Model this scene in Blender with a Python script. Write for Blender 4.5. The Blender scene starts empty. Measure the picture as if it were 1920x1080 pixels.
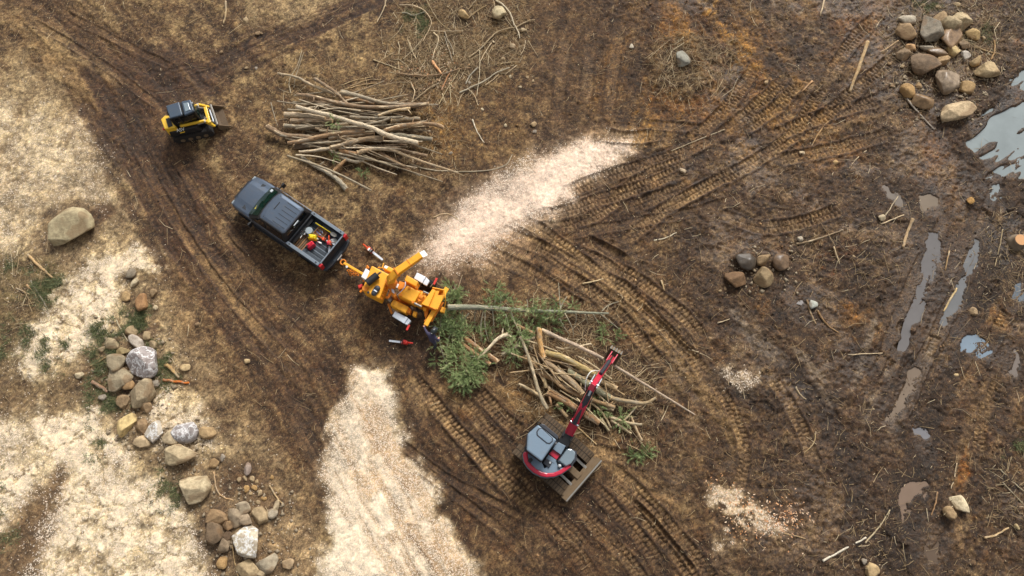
import bpy, math, random
import numpy as np
from mathutils import Vector, Matrix

S = bpy.context.scene
COL = S.collection
R = math.radians
random.seed(7)
RNG = np.random.default_rng(11)

# ------------------------------------------------------------------ camera, sky, sun, exposure
CAM_H, TILT, FOC = 34.0, R(17.0), 1350.0          # height (m), tilt from straight down, focal length in px of a 1920 px frame
cd = bpy.data.cameras.new('camera'); cam = bpy.data.objects.new('camera', cd); COL.objects.link(cam)
cam.location = (0, 0, CAM_H); cam.rotation_euler = (TILT, 0, 0)
cd.sensor_width = 36.0; cd.lens = 36.0 * FOC / 1920.0
cd.clip_start = 0.5; cd.clip_end = 2000.0
S.camera = cam

SUN_EL, SUN_AZ = R(42.0), R(18.0)                 # azimuth clockwise from +Y: up and to the right of the picture
w = bpy.data.worlds.new('World'); S.world = w; w.use_nodes = True
nt = w.node_tree; nt.nodes.clear()
wo = nt.nodes.new('ShaderNodeOutputWorld'); bg = nt.nodes.new('ShaderNodeBackground')
sky = nt.nodes.new('ShaderNodeTexSky'); sky.sky_type = 'NISHITA'; sky.sun_disc = False
sky.sun_elevation = SUN_EL; sky.sun_rotation = SUN_AZ; sky.altitude = 100
sky.air_density = 1.0; sky.dust_density = 4.0; sky.ozone_density = 1.0
hs = nt.nodes.new('ShaderNodeHueSaturation'); hs.inputs['Saturation'].default_value = 0.16   # thin bright cloud
nt.links.new(sky.outputs[0], hs.inputs['Color']); nt.links.new(hs.outputs[0], bg.inputs['Color'])
bg.inputs['Strength'].default_value = 0.075
nt.links.new(bg.outputs[0], wo.inputs['Surface'])
sl = bpy.data.lights.new('sun', 'SUN'); sun = bpy.data.objects.new('sun', sl); COL.objects.link(sun)
sl.energy = 1.5; sl.angle = R(15.0); sl.color = (1.0, 0.975, 0.93)
sd = Vector((math.sin(SUN_AZ) * math.cos(SUN_EL), math.cos(SUN_AZ) * math.cos(SUN_EL), math.sin(SUN_EL)))
sun.rotation_euler = sd.to_track_quat('Z', 'Y').to_euler(); sun.location = (20, 20, 40)
vs = S.view_settings
vs.view_transform = 'Standard'; vs.look = 'None'; vs.gamma = 1.0; vs.use_curve_mapping = False
vs.exposure = 0.98

# ------------------------------------------------------------------ layout helper: a point of the plan, at height z
ct, st = math.cos(TILT), math.sin(TILT)
def P(px, py, z=0.0):
    u, v = (px - 960.0) / FOC, (540.0 - py) / FOC
    s = (CAM_H - z) / (ct - v * st)
    return Vector((u * s, (v * ct + st) * s, z))
def PP(pts, z=0.0): return [P(a, b, z) for a, b in pts]
def mpp(px, py, z=0.0):                            # metres per picture pixel at a place
    return (P(px + 1, py, z) - P(px, py, z)).length
def lin(c):                                        # sRGB 0..255 -> linear
    return tuple(((x / 255.0) / 12.92 if x <= 10.3 else ((x / 255.0 + 0.055) / 1.055) ** 2.4) for x in c[:3])

# ------------------------------------------------------------------ materials
MATS = {}
def _new(name):
    m = bpy.data.materials.new(name); m.use_nodes = True
    n = m.node_tree; b = n.nodes['Principled BSDF']; MATS[name] = m
    return m, n, b
def nd(n, typ, **kw):
    x = n.nodes.new(typ)
    for k, v in kw.items(): setattr(x, k, v)
    return x
def mixc(n, a, b, fac, mode='MIX'):
    x = n.nodes.new('ShaderNodeMix'); x.data_type = 'RGBA'; x.blend_type = mode
    for sock, v in ((x.inputs[0], fac), (x.inputs[6], a), (x.inputs[7], b)):
        if hasattr(v, 'is_linked'): n.links.new(v, sock)
        elif isinstance(v, (int, float)): sock.default_value = v
        else: sock.default_value = (*v, 1)
    return x.outputs[2]
def ramp(n, src, lo, hi):
    x = n.nodes.new('ShaderNodeMapRange'); x.interpolation_type = 'SMOOTHSTEP'
    x.inputs[1].default_value = lo; x.inputs[2].default_value = hi
    n.links.new(src, x.inputs[0]); return x.outputs[0]
def noise(n, scale, detail=4, rough=0.6, stretch=None, coord='Object'):
    tc = n.nodes.new('ShaderNodeTexCoord'); t = n.nodes.new('ShaderNodeTexNoise')
    t.inputs['Scale'].default_value = scale; t.inputs['Detail'].default_value = detail; t.inputs['Roughness'].default_value = rough
    if stretch:
        mp = n.nodes.new('ShaderNodeMapping'); mp.inputs['Scale'].default_value = stretch
        n.links.new(tc.outputs[coord], mp.inputs[0]); n.links.new(mp.outputs[0], t.inputs[0])
    else: n.links.new(tc.outputs[coord], t.inputs[0])
    return t.outputs[0]
def bump(n, b, src, strength, dist):
    x = n.nodes.new('ShaderNodeBump'); x.inputs['Strength'].default_value = strength; x.inputs['Distance'].default_value = dist
    n.links.new(src, x.inputs['Height']); n.links.new(x.outputs[0], b.inputs['Normal'])

def paint(name, col, rough=0.4, metal=0.0, coat=0.0, dirt=0.35, dirtcol=(96, 74, 52), scale=5.0, spec=0.5):
    """painted or bare machine surface with mud film, blotches and a rough grain"""
    m, n, b = _new(name); base = lin(col)
    f1 = noise(n, scale, 6, 0.7); f2 = noise(n, scale * 7, 3, 0.6)
    c = mixc(n, tuple(x * 0.86 for x in base), tuple(min(1, x * 1.1) for x in base), f2)
    mk = n.nodes.new('ShaderNodeMath'); mk.operation = 'MULTIPLY'
    n.links.new(ramp(n, f1, 0.46, 0.78), mk.inputs[0]); mk.inputs[1].default_value = dirt
    c = mixc(n, c, lin(dirtcol), mk.outputs[0])
    n.links.new(c, b.inputs['Base Color'])
    rr = n.nodes.new('ShaderNodeMapRange'); rr.inputs[3].default_value = rough * 0.8; rr.inputs[4].default_value = min(1, rough * 1.5)
    n.links.new(f1, rr.inputs[0]); n.links.new(rr.outputs[0], b.inputs['Roughness'])
    b.inputs['Metallic'].default_value = metal; b.inputs['Coat Weight'].default_value = coat
    b.inputs['Coat Roughness'].default_value = 0.12; b.inputs['Specular IOR Level'].default_value = spec
    bump(n, b, f2, 0.12, 0.004)
    return m

paint('truck_paint', (94, 106, 122), 0.32, 0.75, 0.5, 0.38, (112, 104, 92), 2.6)
paint('truck_trim', (38, 42, 48), 0.55, 0.0, 0.0, 0.3)
paint('bedliner', (62, 70, 78), 0.65, 0.0, 0.0, 0.5, (70, 66, 60), 6)
paint('rail_plastic', (112, 122, 132), 0.5, 0.0, 0.0, 0.4, (90, 86, 80), 6)
paint('black_plastic', (26, 27, 30), 0.5, 0, 0, 0.25)
paint('tyre', (30, 29, 28), 0.85, 0, 0, 0.6)
paint('rim', (110, 112, 115), 0.35, 0.8, 0, 0.5)
paint('chrome', (205, 208, 212), 0.15, 1.0, 0, 0.1)
paint('chip_yellow', (248, 172, 32), 0.5, 0, 0.15, 0.62, (172, 112, 40), 4.0)
paint('chip_yellow_shaded', (228, 134, 28), 0.6, 0, 0.0, 0.7, (120, 78, 36), 5.0)  # deeper chipper yellow: shade put into the colour of the shaded parts
paint('loader_yellow', (238, 190, 52), 0.4, 0, 0.3, 0.22, (150, 112, 50), 4.0)
paint('loader_grey', (62, 76, 92), 0.5, 0.15, 0.1, 0.25, (104, 98, 86), 5)
paint('ex_grey', (116, 134, 150), 0.48, 0.1, 0.1, 0.22, (120, 112, 98), 3)
paint('ex_dark', (44, 48, 56), 0.5, 0.0, 0.1, 0.3)
paint('ex_red', (190, 24, 56), 0.38, 0, 0.4, 0.18, (110, 50, 44), 4)
paint('mud_steel', (118, 98, 74), 0.75, 0.1, 0, 0.85, (104, 80, 54), 4)
paint('mud_dark', (92, 74, 54), 0.8, 0, 0, 0.8, (76, 58, 40), 5)
paint('steel', (150, 146, 138), 0.4, 0.7, 0, 0.4)
paint('aluminium', (214, 220, 228), 0.38, 0.25, 0, 0.18, (150, 140, 122), 3)
paint('white_paint', (236, 236, 230), 0.5, 0, 0, 0.15)
paint('red_paint', (206, 44, 30), 0.45, 0, 0.2, 0.2)
paint('orange_plastic', (236, 84, 28), 0.4, 0, 0.2, 0.15)
paint('yellow_plastic', (244, 214, 20), 0.4, 0, 0.2, 0.12)
paint('red_plastic', (226, 34, 62), 0.4, 0, 0.2, 0.12)
paint('grey_plastic', (150, 160, 164), 0.5, 0, 0, 0.3)
paint('board_wood', (150, 112, 76), 0.8, 0, 0, 0.4)
paint('rubber_track', (92, 76, 58), 0.85, 0, 0, 0.85, (116, 92, 66), 5)
paint('dark_track', (34, 31, 29), 0.8, 0, 0, 0.45)
paint('cloth_navy', (62, 58, 82), 0.95, 0, 0, 0.12, (100, 84, 70), 9)
paint('cloth_jeans', (58, 60, 70), 0.95, 0, 0, 0.3, (92, 76, 58), 9)
paint('cloth_dark', (34, 38, 58), 0.9, 0, 0, 0.1)
paint('boot', (74, 54, 38), 0.85, 0, 0, 0.5)
paint('skin', (204, 152, 124), 0.6, 0, 0, 0.05)
paint('helmet', (30, 38, 40), 0.3, 0, 0.4, 0.15)
paint('tail_red', (190, 22, 34), 0.25, 0, 0.5, 0.1)
paint('lamp_clear', (214, 218, 220), 0.15, 0.3, 0.5, 0.1)

def glass(name, col, rough=0.06):
    m, n, b = _new(name)
    b.inputs['Base Color'].default_value = (*lin(col), 1); b.inputs['Roughness'].default_value = rough
    b.inputs['Coat Weight'].default_value = 1.0; b.inputs['IOR'].default_value = 1.5
glass('glass_green', (18, 42, 34)); glass('glass_dark', (16, 20, 24)); glass('glass_grey', (120, 134, 142), 0.2)

def rock_material():
    m, n, b = _new('rock')
    oi = n.nodes.new('ShaderNodeObjectInfo')
    f1 = noise(n, 3.2, 6, 0.65); f2 = noise(n, 17, 5, 0.7); f3 = noise(n, 1.6, 3, 0.5)
    base = oi.outputs['Color']
    dk = mixc(n, base, (0.66, 0.60, 0.53), 1.0, 'MULTIPLY')
    lt = mixc(n, base, (1.35, 1.3, 1.22), 1.0, 'MULTIPLY')
    c = mixc(n, dk, lt, ramp(n, f1, 0.30, 0.68))
    c = mixc(n, c, dk, ramp(n, f2, 0.56, 0.74))
    sw = n.nodes.new('ShaderNodeMath'); sw.operation = 'MULTIPLY'          # soil and rust stuck on patches
    n.links.new(ramp(n, f3, 0.50, 0.62), sw.inputs[0]); sw.inputs[1].default_value = 0.62
    c = mixc(n, c, lin((112, 82, 50)), sw.outputs[0])
    n.links.new(c, b.inputs['Base Color']); b.inputs['Roughness'].default_value = 0.78
    bump(n, b, f2, 0.9, 0.05)
    m, n, b = _new('rock_scraped')                                          # fresh white scrape marks
    oi = n.nodes.new('ShaderNodeObjectInfo'); f1 = noise(n, 3.2, 6, 0.65); f2 = noise(n, 17, 5, 0.7)
    base = oi.outputs['Color']
    c = mixc(n, mixc(n, base, (0.6, 0.56, 0.54), 1.0, 'MULTIPLY'), mixc(n, base, (1.2, 1.2, 1.2), 1.0, 'MULTIPLY'), ramp(n, f1, 0.3, 0.7))
    f = noise(n, 2.6, 7, 0.62)
    v = n.nodes.new('ShaderNodeMath'); v.operation = 'SUBTRACT'; n.links.new(f, v.inputs[0]); v.inputs[1].default_value = 0.5
    a = n.nodes.new('ShaderNodeMath'); a.operation = 'ABSOLUTE'; n.links.new(v.outputs[0], a.inputs[0])
    inv = n.nodes.new('ShaderNodeMapRange'); inv.inputs[1].default_value = 0.0; inv.inputs[2].default_value = 0.045
    inv.inputs[3].default_value = 0.85; inv.inputs[4].default_value = 0.0; n.links.new(a.outputs[0], inv.inputs[0])
    c = mixc(n, c, (0.86, 0.85, 0.83), inv.outputs[0])
    n.links.new(c, b.inputs['Base Color']); b.inputs['Roughness'].default_value = 0.7
    bump(n, b, f2, 0.9, 0.05)
    m, n, b = _new('rock_wet')
    oi = n.nodes.new('ShaderNodeObjectInfo'); f1 = noise(n, 3.2, 6, 0.65); f2 = noise(n, 17, 5, 0.7)
    base = oi.outputs['Color']
    c = mixc(n, mixc(n, base, (0.6, 0.56, 0.52), 1.0, 'MULTIPLY'), mixc(n, base, (1.35, 1.3, 1.25), 1.0, 'MULTIPLY'), ramp(n, f1, 0.3, 0.65))
    n.links.new(c, b.inputs['Base Color']); b.inputs['Roughness'].default_value = 0.34
    bump(n, b, f2, 0.4, 0.03)
rock_material()

def wood_material(name, dk, lt, peel, peelcol, rough=0.9):
    """bark: grain drawn out along the stem (attribute grain), torn pale strips, lichen grey"""
    m, n, b = _new(name)
    oi = n.nodes.new('ShaderNodeObjectInfo'); base = oi.outputs['Color']
    at = n.nodes.new('ShaderNodeAttribute'); at.attribute_name = 'grain'
    def gn(sc, det, rough_, off):
        mp = n.nodes.new('ShaderNodeMapping'); mp.inputs['Scale'].default_value = sc; mp.inputs['Location'].default_value = (off, off, off)
        t = n.nodes.new('ShaderNodeTexNoise'); t.inputs['Scale'].default_value = 1.0; t.inputs['Detail'].default_value = det; t.inputs['Roughness'].default_value = rough_
        n.links.new(at.outputs['Vector'], mp.inputs[0]); n.links.new(mp.outputs[0], t.inputs[0]); return t.outputs[0]
    f1 = gn((1.6, 7, 7), 5, 0.65, 3.1); f2 = gn((6, 26, 26), 5, 0.7, 9.7); f3 = gn((2.4, 5, 5), 4, 0.6, 17.3)
    c = mixc(n, mixc(n, base, dk, 1.0, 'MULTIPLY'), mixc(n, base, lt, 1.0, 'MULTIPLY'), ramp(n, f2, 0.32, 0.66))
    g = n.nodes.new('ShaderNodeMath'); g.operation = 'MULTIPLY'; n.links.new(ramp(n, f3, 0.50, 0.66), g.inputs[0]); g.inputs[1].default_value = 0.55
    c = mixc(n, c, lin((150, 142, 126)), g.outputs[0])
    c = mixc(n, c, lin(peelcol), ramp(n, f1, *peel))
    n.links.new(c, b.inputs['Base Color']); b.inputs['Roughness'].default_value = rough
    bump(n, b, f2, 0.9, 0.03)
wood_material('bark', (0.42, 0.39, 0.36), (1.3, 1.27, 1.22), (0.56, 0.64), (214, 190, 154))
wood_material('branch_bark', (0.55, 0.52, 0.48), (1.25, 1.22, 1.18), (0.58, 0.70), (212, 192, 158))
wood_material('cut_wood', (0.8, 0.76, 0.7), (1.15, 1.12, 1.08), (0.7, 0.9), (236, 206, 160))

def leaf_material(name, a, bcol, c3):
    m, n, b = _new(name)
    at = n.nodes.new('ShaderNodeAttribute'); at.attribute_name = 'tone'
    c = mixc(n, lin(a), lin(bcol), ramp(n, at.outputs['Fac'], 0.0, 0.7)); c = mixc(n, c, lin(c3), ramp(n, at.outputs['Fac'], 0.72, 1.0))
    n.links.new(c, b.inputs['Base Color']); b.inputs['Roughness'].default_value = 0.7
    b.inputs['Subsurface Weight'].default_value = 0.0
leaf_material('pine_needles', (80, 98, 54), (146, 162, 104), (184, 184, 132))
leaf_material('brown_needles', (84, 70, 40), (128, 110, 66), (150, 128, 76))
leaf_material('grass_blades', (58, 66, 36), (96, 102, 60), (156, 144, 98))
leaf_material('chip_flakes', (200, 168, 132), (246, 226, 200), (253, 240, 222))
leaf_material('straw', (104, 82, 56), (176, 150, 110), (222, 202, 164))
def clod_material():
    m, n, b = _new('clods'); a = n.nodes.new('ShaderNodeVertexColor'); a.layer_name = 'soil'; n.links.new(a.outputs[0], b.inputs['Base Color']); b.inputs['Roughness'].default_value = 0.95
clod_material(); paint('rubble', (150, 134, 110), 0.9, 0, 0, 0.9, (96, 76, 54), 2.2)
leaf_material('fresh_chips', (206, 140, 84), (246, 226, 196), (252, 240, 220))

# ------------------------------------------------------------------ mesh builder
class MB:
    def __init__(s): s.v = []; s.f = []; s.M = Matrix.Identity(4)
    def at(s, loc=(0, 0, 0), rz=0.0, rx=0.0, ry=0.0):
        s.M = Matrix.Translation(Vector(loc)) @ Matrix.Rotation(rz, 4, 'Z') @ Matrix.Rotation(ry, 4, 'Y') @ Matrix.Rotation(rx, 4, 'X'); return s
    def add(s, vs, fs):
        o = len(s.v); s.v += [tuple(s.M @ Vector(p)) for p in vs]; s.f += [tuple(o + i for i in f) for f in fs]; return s
    def box(s, x0, x1, y0, y1, z0, z1, tx=0.0, ty=0.0):
        """box, its top drawn in by tx, ty"""
        return s.add([(x0, y0, z0), (x1, y0, z0), (x1, y1, z0), (x0, y1, z0), (x0 + tx, y0 + ty, z1), (x1 - tx, y0 + ty, z1), (x1 - tx, y1 - ty, z1), (x0 + tx, y1 - ty, z1)],
                     [(3, 2, 1, 0), (4, 5, 6, 7), (0, 1, 5, 4), (1, 2, 6, 5), (2, 3, 7, 6), (3, 0, 4, 7)])
    def prism(s, poly, z0, z1, inset=0.0):
        n = len(poly); cx = sum(p[0] for p in poly) / n; cy = sum(p[1] for p in poly) / n
        a = sum(poly[i][0] * poly[(i + 1) % n][1] - poly[(i + 1) % n][0] * poly[i][1] for i in range(n))
        if a < 0: poly = poly[::-1]
        k = 1 - inset
        vs = [(p[0], p[1], z0) for p in poly] + [(cx + (p[0] - cx) * k, cy + (p[1] - cy) * k, z1) for p in poly]
        return s.add(vs, [tuple(range(n - 1, -1, -1)), tuple(range(n, 2 * n))] + [(i, (i + 1) % n, n + (i + 1) % n, n + i) for i in range(n)])
    def side(s, poly, y0, y1):
        """outline in x,z pushed out along y"""
        n = len(poly); a = sum(poly[i][0] * poly[(i + 1) % n][1] - poly[(i + 1) % n][0] * poly[i][1] for i in range(n))
        if a > 0: poly = poly[::-1]
        vs = [(p[0], y0, p[1]) for p in poly] + [(p[0], y1, p[1]) for p in poly]
        return s.add(vs, [tuple(range(n - 1, -1, -1)), tuple(range(n, 2 * n))] + [(i, (i + 1) % n, n + (i + 1) % n, n + i) for i in range(n)])
    def tube(s, pts, rad, n=8, cap=True, squash=1.0):
        pts = [Vector(p) for p in pts]; m = len(pts)
        if isinstance(rad, (int, float)): rad = [rad] * m
        vs = []; prev = None
        for i, p in enumerate(pts):
            t = (pts[min(i + 1, m - 1)] - pts[max(i - 1, 0)])
            t = t.normalized() if t.length > 1e-9 else Vector((0, 0, 1))
            if prev is None:
                up = Vector((0, 0, 1)) if abs(t.z) < 0.9 else Vector((1, 0, 0)); a = t.cross(up).normalized()
            else:
                a = (prev - t * prev.dot(t)); a = a.normalized() if a.length > 1e-6 else t.orthogonal().normalized()
            prev = a; b = a.cross(t)
            for k in range(n):
                q = 2 * math.pi * k / n; vs.append(p + (a * math.cos(q) + b * math.sin(q) * squash) * rad[i])
        fs = [(i * n + k, i * n + (k + 1) % n, (i + 1) * n + (k + 1) % n, (i + 1) * n + k) for i in range(m - 1) for k in range(n)]
        fs = [f[::-1] for f in fs]
        if cap: fs += [tuple(range(n)), tuple((m - 1) * n + k for k in range(n - 1, -1, -1))]
        return s.add(vs, fs)
    def cyl(s, a, b, r, n=12, r2=None): return s.tube([a, b], [r, r if r2 is None else r2], n)
    def beam(s, a, b, w, h, w2=None, h2=None):
        """rectangular bar from a to b; w across (level), h upright"""
        a, b = Vector(a), Vector(b); t = (b - a).normalized(); side = t.cross(Vector((0, 0, 1)))
        side = side.normalized() if side.length > 1e-6 else Vector((1, 0, 0)); up = side.cross(t)
        w2 = w if w2 is None else w2; h2 = h if h2 is None else h2
        vs = []
        for p, ww, hh in ((a, w, h), (b, w2, h2)):
            for sx, sz in ((-1, -1), (1, -1), (1, 1), (-1, 1)): vs.append(p + side * sx * ww / 2 + up * sz * hh / 2)
        return s.add(vs, [(0, 1, 2, 3), (7, 6, 5, 4), (0, 4, 5, 1), (1, 5, 6, 2), (2, 6, 7, 3), (3, 7, 4, 0)])
    def ball(s, c, r, nu=12, nv=8, sz=(1, 1, 1)):
        vs = [(c[0], c[1], c[2] - r * sz[2])]
        for j in range(1, nv):
            ph = math.pi * j / nv - math.pi / 2
            for i in range(nu):
                th = 2 * math.pi * i / nu; vs.append((c[0] + r * sz[0] * math.cos(ph) * math.cos(th), c[1] + r * sz[1] * math.cos(ph) * math.sin(th), c[2] + r * sz[2] * math.sin(ph)))
        vs.append((c[0], c[1], c[2] + r * sz[2])); fs = [(0, 1 + (i + 1) % nu, 1 + i) for i in range(nu)]
        for j in range(nv - 2):
            for i in range(nu): fs.append((1 + j * nu + i, 1 + j * nu + (i + 1) % nu, 1 + (j + 1) * nu + (i + 1) % nu, 1 + (j + 1) * nu + i))
        l = len(vs) - 1; fs += [(l, 1 + (nv - 2) * nu + i, 1 + (nv - 2) * nu + (i + 1) % nu) for i in range(nu)]
        return s.add(vs, fs)
    def loft(s, rings, cap=True):
        n = len(rings[0]); vs = [p for r in rings for p in r]
        fs = [(i * n + k, i * n + (k + 1) % n, (i + 1) * n + (k + 1) % n, (i + 1) * n + k) for i in range(len(rings) - 1) for k in range(n)]
        if cap: fs += [tuple(range(n - 1, -1, -1)), tuple((len(rings) - 1) * n + k for k in range(n))]
        return s.add(vs, fs)
    def build(s, name, mat, parent=None, bev=0.0, smooth=False, loc=None, color=None, seg=2):
        me = bpy.data.meshes.new(name); me.from_pydata(s.v, [], s.f); me.materials.append(MATS[mat]); me.update()
        o = bpy.data.objects.new(name, me); COL.objects.link(o)
        if parent: o.parent = parent
        if loc is not None: o.location = loc
        if color: o.color = (*color, 1)
        if bev:
            md = o.modifiers.new('edges', 'BEVEL'); md.width = bev; md.segments = seg; md.limit_method = 'ANGLE'; md.angle_limit = R(35)
        if smooth:
            me.polygons.foreach_set('use_smooth', [True] * len(me.polygons)); me.update()
        return o

def add_grain(o, pts, rad, n):
    me = o.data; a = me.attributes.new('grain', 'FLOAT_VECTOR', 'POINT'); out = []; s_ = 0.0; ph = random.uniform(0, 50)
    for i, p in enumerate(pts):
        if i: s_ += (Vector(pts[i]) - Vector(pts[i - 1])).length
        for k in range(n): q = 2 * math.pi * k / n; out += [s_ + ph, rad[i] * math.cos(q) + ph, rad[i] * math.sin(q)]
    out += [0.0] * (3 * len(me.vertices) - len(out)); a.data.foreach_set('vector', out)
def tag(o, label=None, cat=None, group=None, kind=None):
    if label: o['label'] = label
    if cat: o['category'] = cat
    if group: o['group'] = group
    if kind: o['kind'] = kind
    return o
def empty(name, loc, label, cat, group=None, rz=0.0):
    o = bpy.data.objects.new(name, None); COL.objects.link(o); o.location = loc; o.rotation_euler = (0, 0, rz)
    o.empty_display_size = 0.3
    return tag(o, label, cat, group)
# ------------------------------------------------------------------ the ground: one sheet, fine where the yard is, coarse out to the horizon
STEP = 0.048
def axis(a, b):
    core = np.arange(a, b, STEP); out = [STEP]
    while sum(out) < 420: out.append(out[-1] * 1.45)
    o = np.cumsum(out); return np.concatenate([a - o[::-1], core, core[-1] + o])
xs, ys = axis(-29.8, 29.8), axis(-4.2, 28.8)
X, Y = np.meshgrid(xs, ys)

def _hash(ix, iy, seed):
    h = (ix.astype(np.int64) * 374761393 + iy.astype(np.int64) * 668265263 + seed * 974711) & 0x7fffffff
    h = ((h ^ (h >> 13)) * 1274126177) & 0x7fffffff
    return ((h ^ (h >> 16)) & 0xffff) / 65535.0
def vn(x, y, seed=0):
    ix, iy = np.floor(x), np.floor(y); fx, fy = x - ix, y - iy
    ix = ix.astype(np.int64); iy = iy.astype(np.int64)
    fx = fx * fx * (3 - 2 * fx); fy = fy * fy * (3 - 2 * fy)
    a, b = _hash(ix, iy, seed), _hash(ix + 1, iy, seed); c, d = _hash(ix, iy + 1, seed), _hash(ix + 1, iy + 1, seed)
    return (a + (b - a) * fx) * (1 - fy) + (c + (d - c) * fx) * fy
def fbm(x, y, scale, octs=4, seed=0, gain=0.55):
    t = 0; a = 1.0; n = 0
    for o in range(octs):
        ang = 0.6 * o + 0.3
        xr, yr = x * math.cos(ang) - y * math.sin(ang), x * math.sin(ang) + y * math.cos(ang)
        t = t + a * vn(xr * scale * 2 ** o, yr * scale * 2 ** o, seed + o * 17); n += a; a *= gain
    return t / n
def sm(x, lo, hi):
    t = np.clip((x - lo) / (hi - lo), 0, 1); return t * t * (3 - 2 * t)
def streak(ang, along, across, seed, x=None, y=None):
    x = X if x is None else x; y = Y if y is None else y
    c, s = math.cos(ang), math.sin(ang)
    return fbm((x * c + y * s) * along, (-x * s + y * c) * across, 1.0, 3, seed)

N_BIG = fbm(X, Y, 0.16, 4, 3); N_MID = fbm(X, Y, 0.7, 4, 21); N_FINE = fbm(X, Y, 3.0, 3, 41); N_PIX = fbm(X, Y, 11.0, 2, 61)
EDGE = fbm(X, Y, 1.1, 5, 81, 0.62) - 0.5                       # frays every outline

def window(pts, m):
    a = [p[0] for p in pts]; b = [p[1] for p in pts]
    i0, i1 = np.searchsorted(xs, (min(a) - m, max(a) + m)); j0, j1 = np.searchsorted(ys, (min(b) - m, max(b) + m))
    return slice(j0, j1), slice(i0, i1)
def poly_mask(px, soft=0.4, fray=1.2, grow=0.0):
    """0..1 inside an outline given in plan pixels; returns window, mask"""
    pts = [(p.x, p.y) for p in PP(px)]; W = window(pts, 1.6 + soft); x, y = X[W], Y[W]
    inside = np.zeros(x.shape, bool); dist = np.full(x.shape, 1e9)
    for i in range(len(pts)):
        (x0, y0), (x1, y1) = pts[i], pts[(i + 1) % len(pts)]
        dx, dy = x1 - x0, y1 - y0; t = np.clip(((x - x0) * dx + (y - y0) * dy) / (dx * dx + dy * dy + 1e-9), 0, 1)
        dist = np.minimum(dist, (x - x0 - t * dx) ** 2 + (y - y0 - t * dy) ** 2)
        if dy != 0: inside ^= ((y0 > y) != (y1 > y)) & (x < (x1 - x0) * (y - y0) / dy + x0)
    sdist = np.sqrt(dist) * np.where(inside, 1, -1)
    return W, sm(sdist + EDGE[W] * fray + grow, -soft, soft)
def line_coords(px, m):
    """window, distance along, signed distance across a polyline (smoothed)"""
    pts = [(p.x, p.y) for p in PP(px)]
    for _ in range(2):
        q = [pts[0]]
        for a, b in zip(pts, pts[1:]): q += [(a[0] * .75 + b[0] * .25, a[1] * .75 + b[1] * .25), (a[0] * .25 + b[0] * .75, a[1] * .25 + b[1] * .75)]
        pts = q + [pts[-1]]
    W = window(pts, m); x, y = X[W], Y[W]; best = np.full(x.shape, 1e9); S_ = np.zeros(x.shape); D_ = np.zeros(x.shape); E_ = np.full(x.shape, 1e9); acc = 0
    tot = sum(math.hypot(b[0] - a[0], b[1] - a[1]) for a, b in zip(pts, pts[1:]))
    for (x0, y0), (x1, y1) in zip(pts, pts[1:]):
        dx, dy = x1 - x0, y1 - y0; L = math.hypot(dx, dy)
        if L < 1e-6: continue
        t = ((x - x0) * dx + (y - y0) * dy) / (L * L); tc = np.clip(t, 0, 1)
        d2 = (x - x0 - tc * dx) ** 2 + (y - y0 - tc * dy) ** 2; k = d2 < best
        best[k] = d2[k]; S_[k] = acc + (tc * L)[k]; D_[k] = (((x - x0) * -dy + (y - y0) * dx) / L)[k]; acc += L
    return W, S_, D_, np.sqrt(best), tot

HGT = (N_BIG - 0.5) * 0.30 + (N_MID - 0.5) * 0.10 + (N_FINE - 0.5) * 0.035 + (N_PIX - 0.5) * 0.018
far = sm(np.maximum(np.abs(X), np.abs(Y - 12)), 40, 300); HGT *= 1 - far
C = np.zeros(X.shape + (3,)); LIT = np.full(X.shape, 0.25); WET = np.full(X.shape, 0.15); CHIP = np.zeros(X.shape)
def rgb(c): return np.array(c, float)
def over(W, mask, col, keep=0.0):
    m = mask[..., None]; C[W] = C[W] * (1 - m) + (rgb(col)) * m

# soil: damp brown on the right and in the middle, drier and littered with straw towards the left
mixbig = sm(N_BIG * 0.55 + N_MID * 0.45, 0.36, 0.64)[..., None]
C[:] = rgb((76, 57, 39)) * (1 - mixbig) + rgb((108, 85, 59)) * mixbig
dry = sm(-X + (N_BIG - 0.5) * 14 + (Y - 12) * 0.12, 0.5, 11.5)
C[:] = C * (1 - dry[..., None]) + rgb((150, 126, 92)) * dry[..., None]
LIT += 0.35 * dry
dark_r = sm(X + (N_BIG - 0.5) * 9, 2, 13)[..., None] * 0.65
C[:] = C * (1 - dark_r) + rgb((74, 56, 38)) * dark_r
WET += 0.25 * dark_r[..., 0]
# blotches of a different soil, at several sizes
for sc, lo, hi, col, amt, sd_ in ((0.55, 0.54, 0.64, (60, 43, 30), 0.75, 201), (0.9, 0.57, 0.66, (128, 104, 78), 0.5, 202), (1.9, 0.57, 0.66, (58, 42, 30), 0.75, 203), (2.6, 0.60, 0.70, (138, 114, 84), 0.5, 204), (1.2, 0.62, 0.72, (118, 78, 36), 0.35, 205)):
    m = sm(fbm(X, Y, sc, 4, sd_), lo, hi) * amt
    C[:] = C * (1 - m[..., None]) + rgb(col) * m[..., None]

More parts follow.
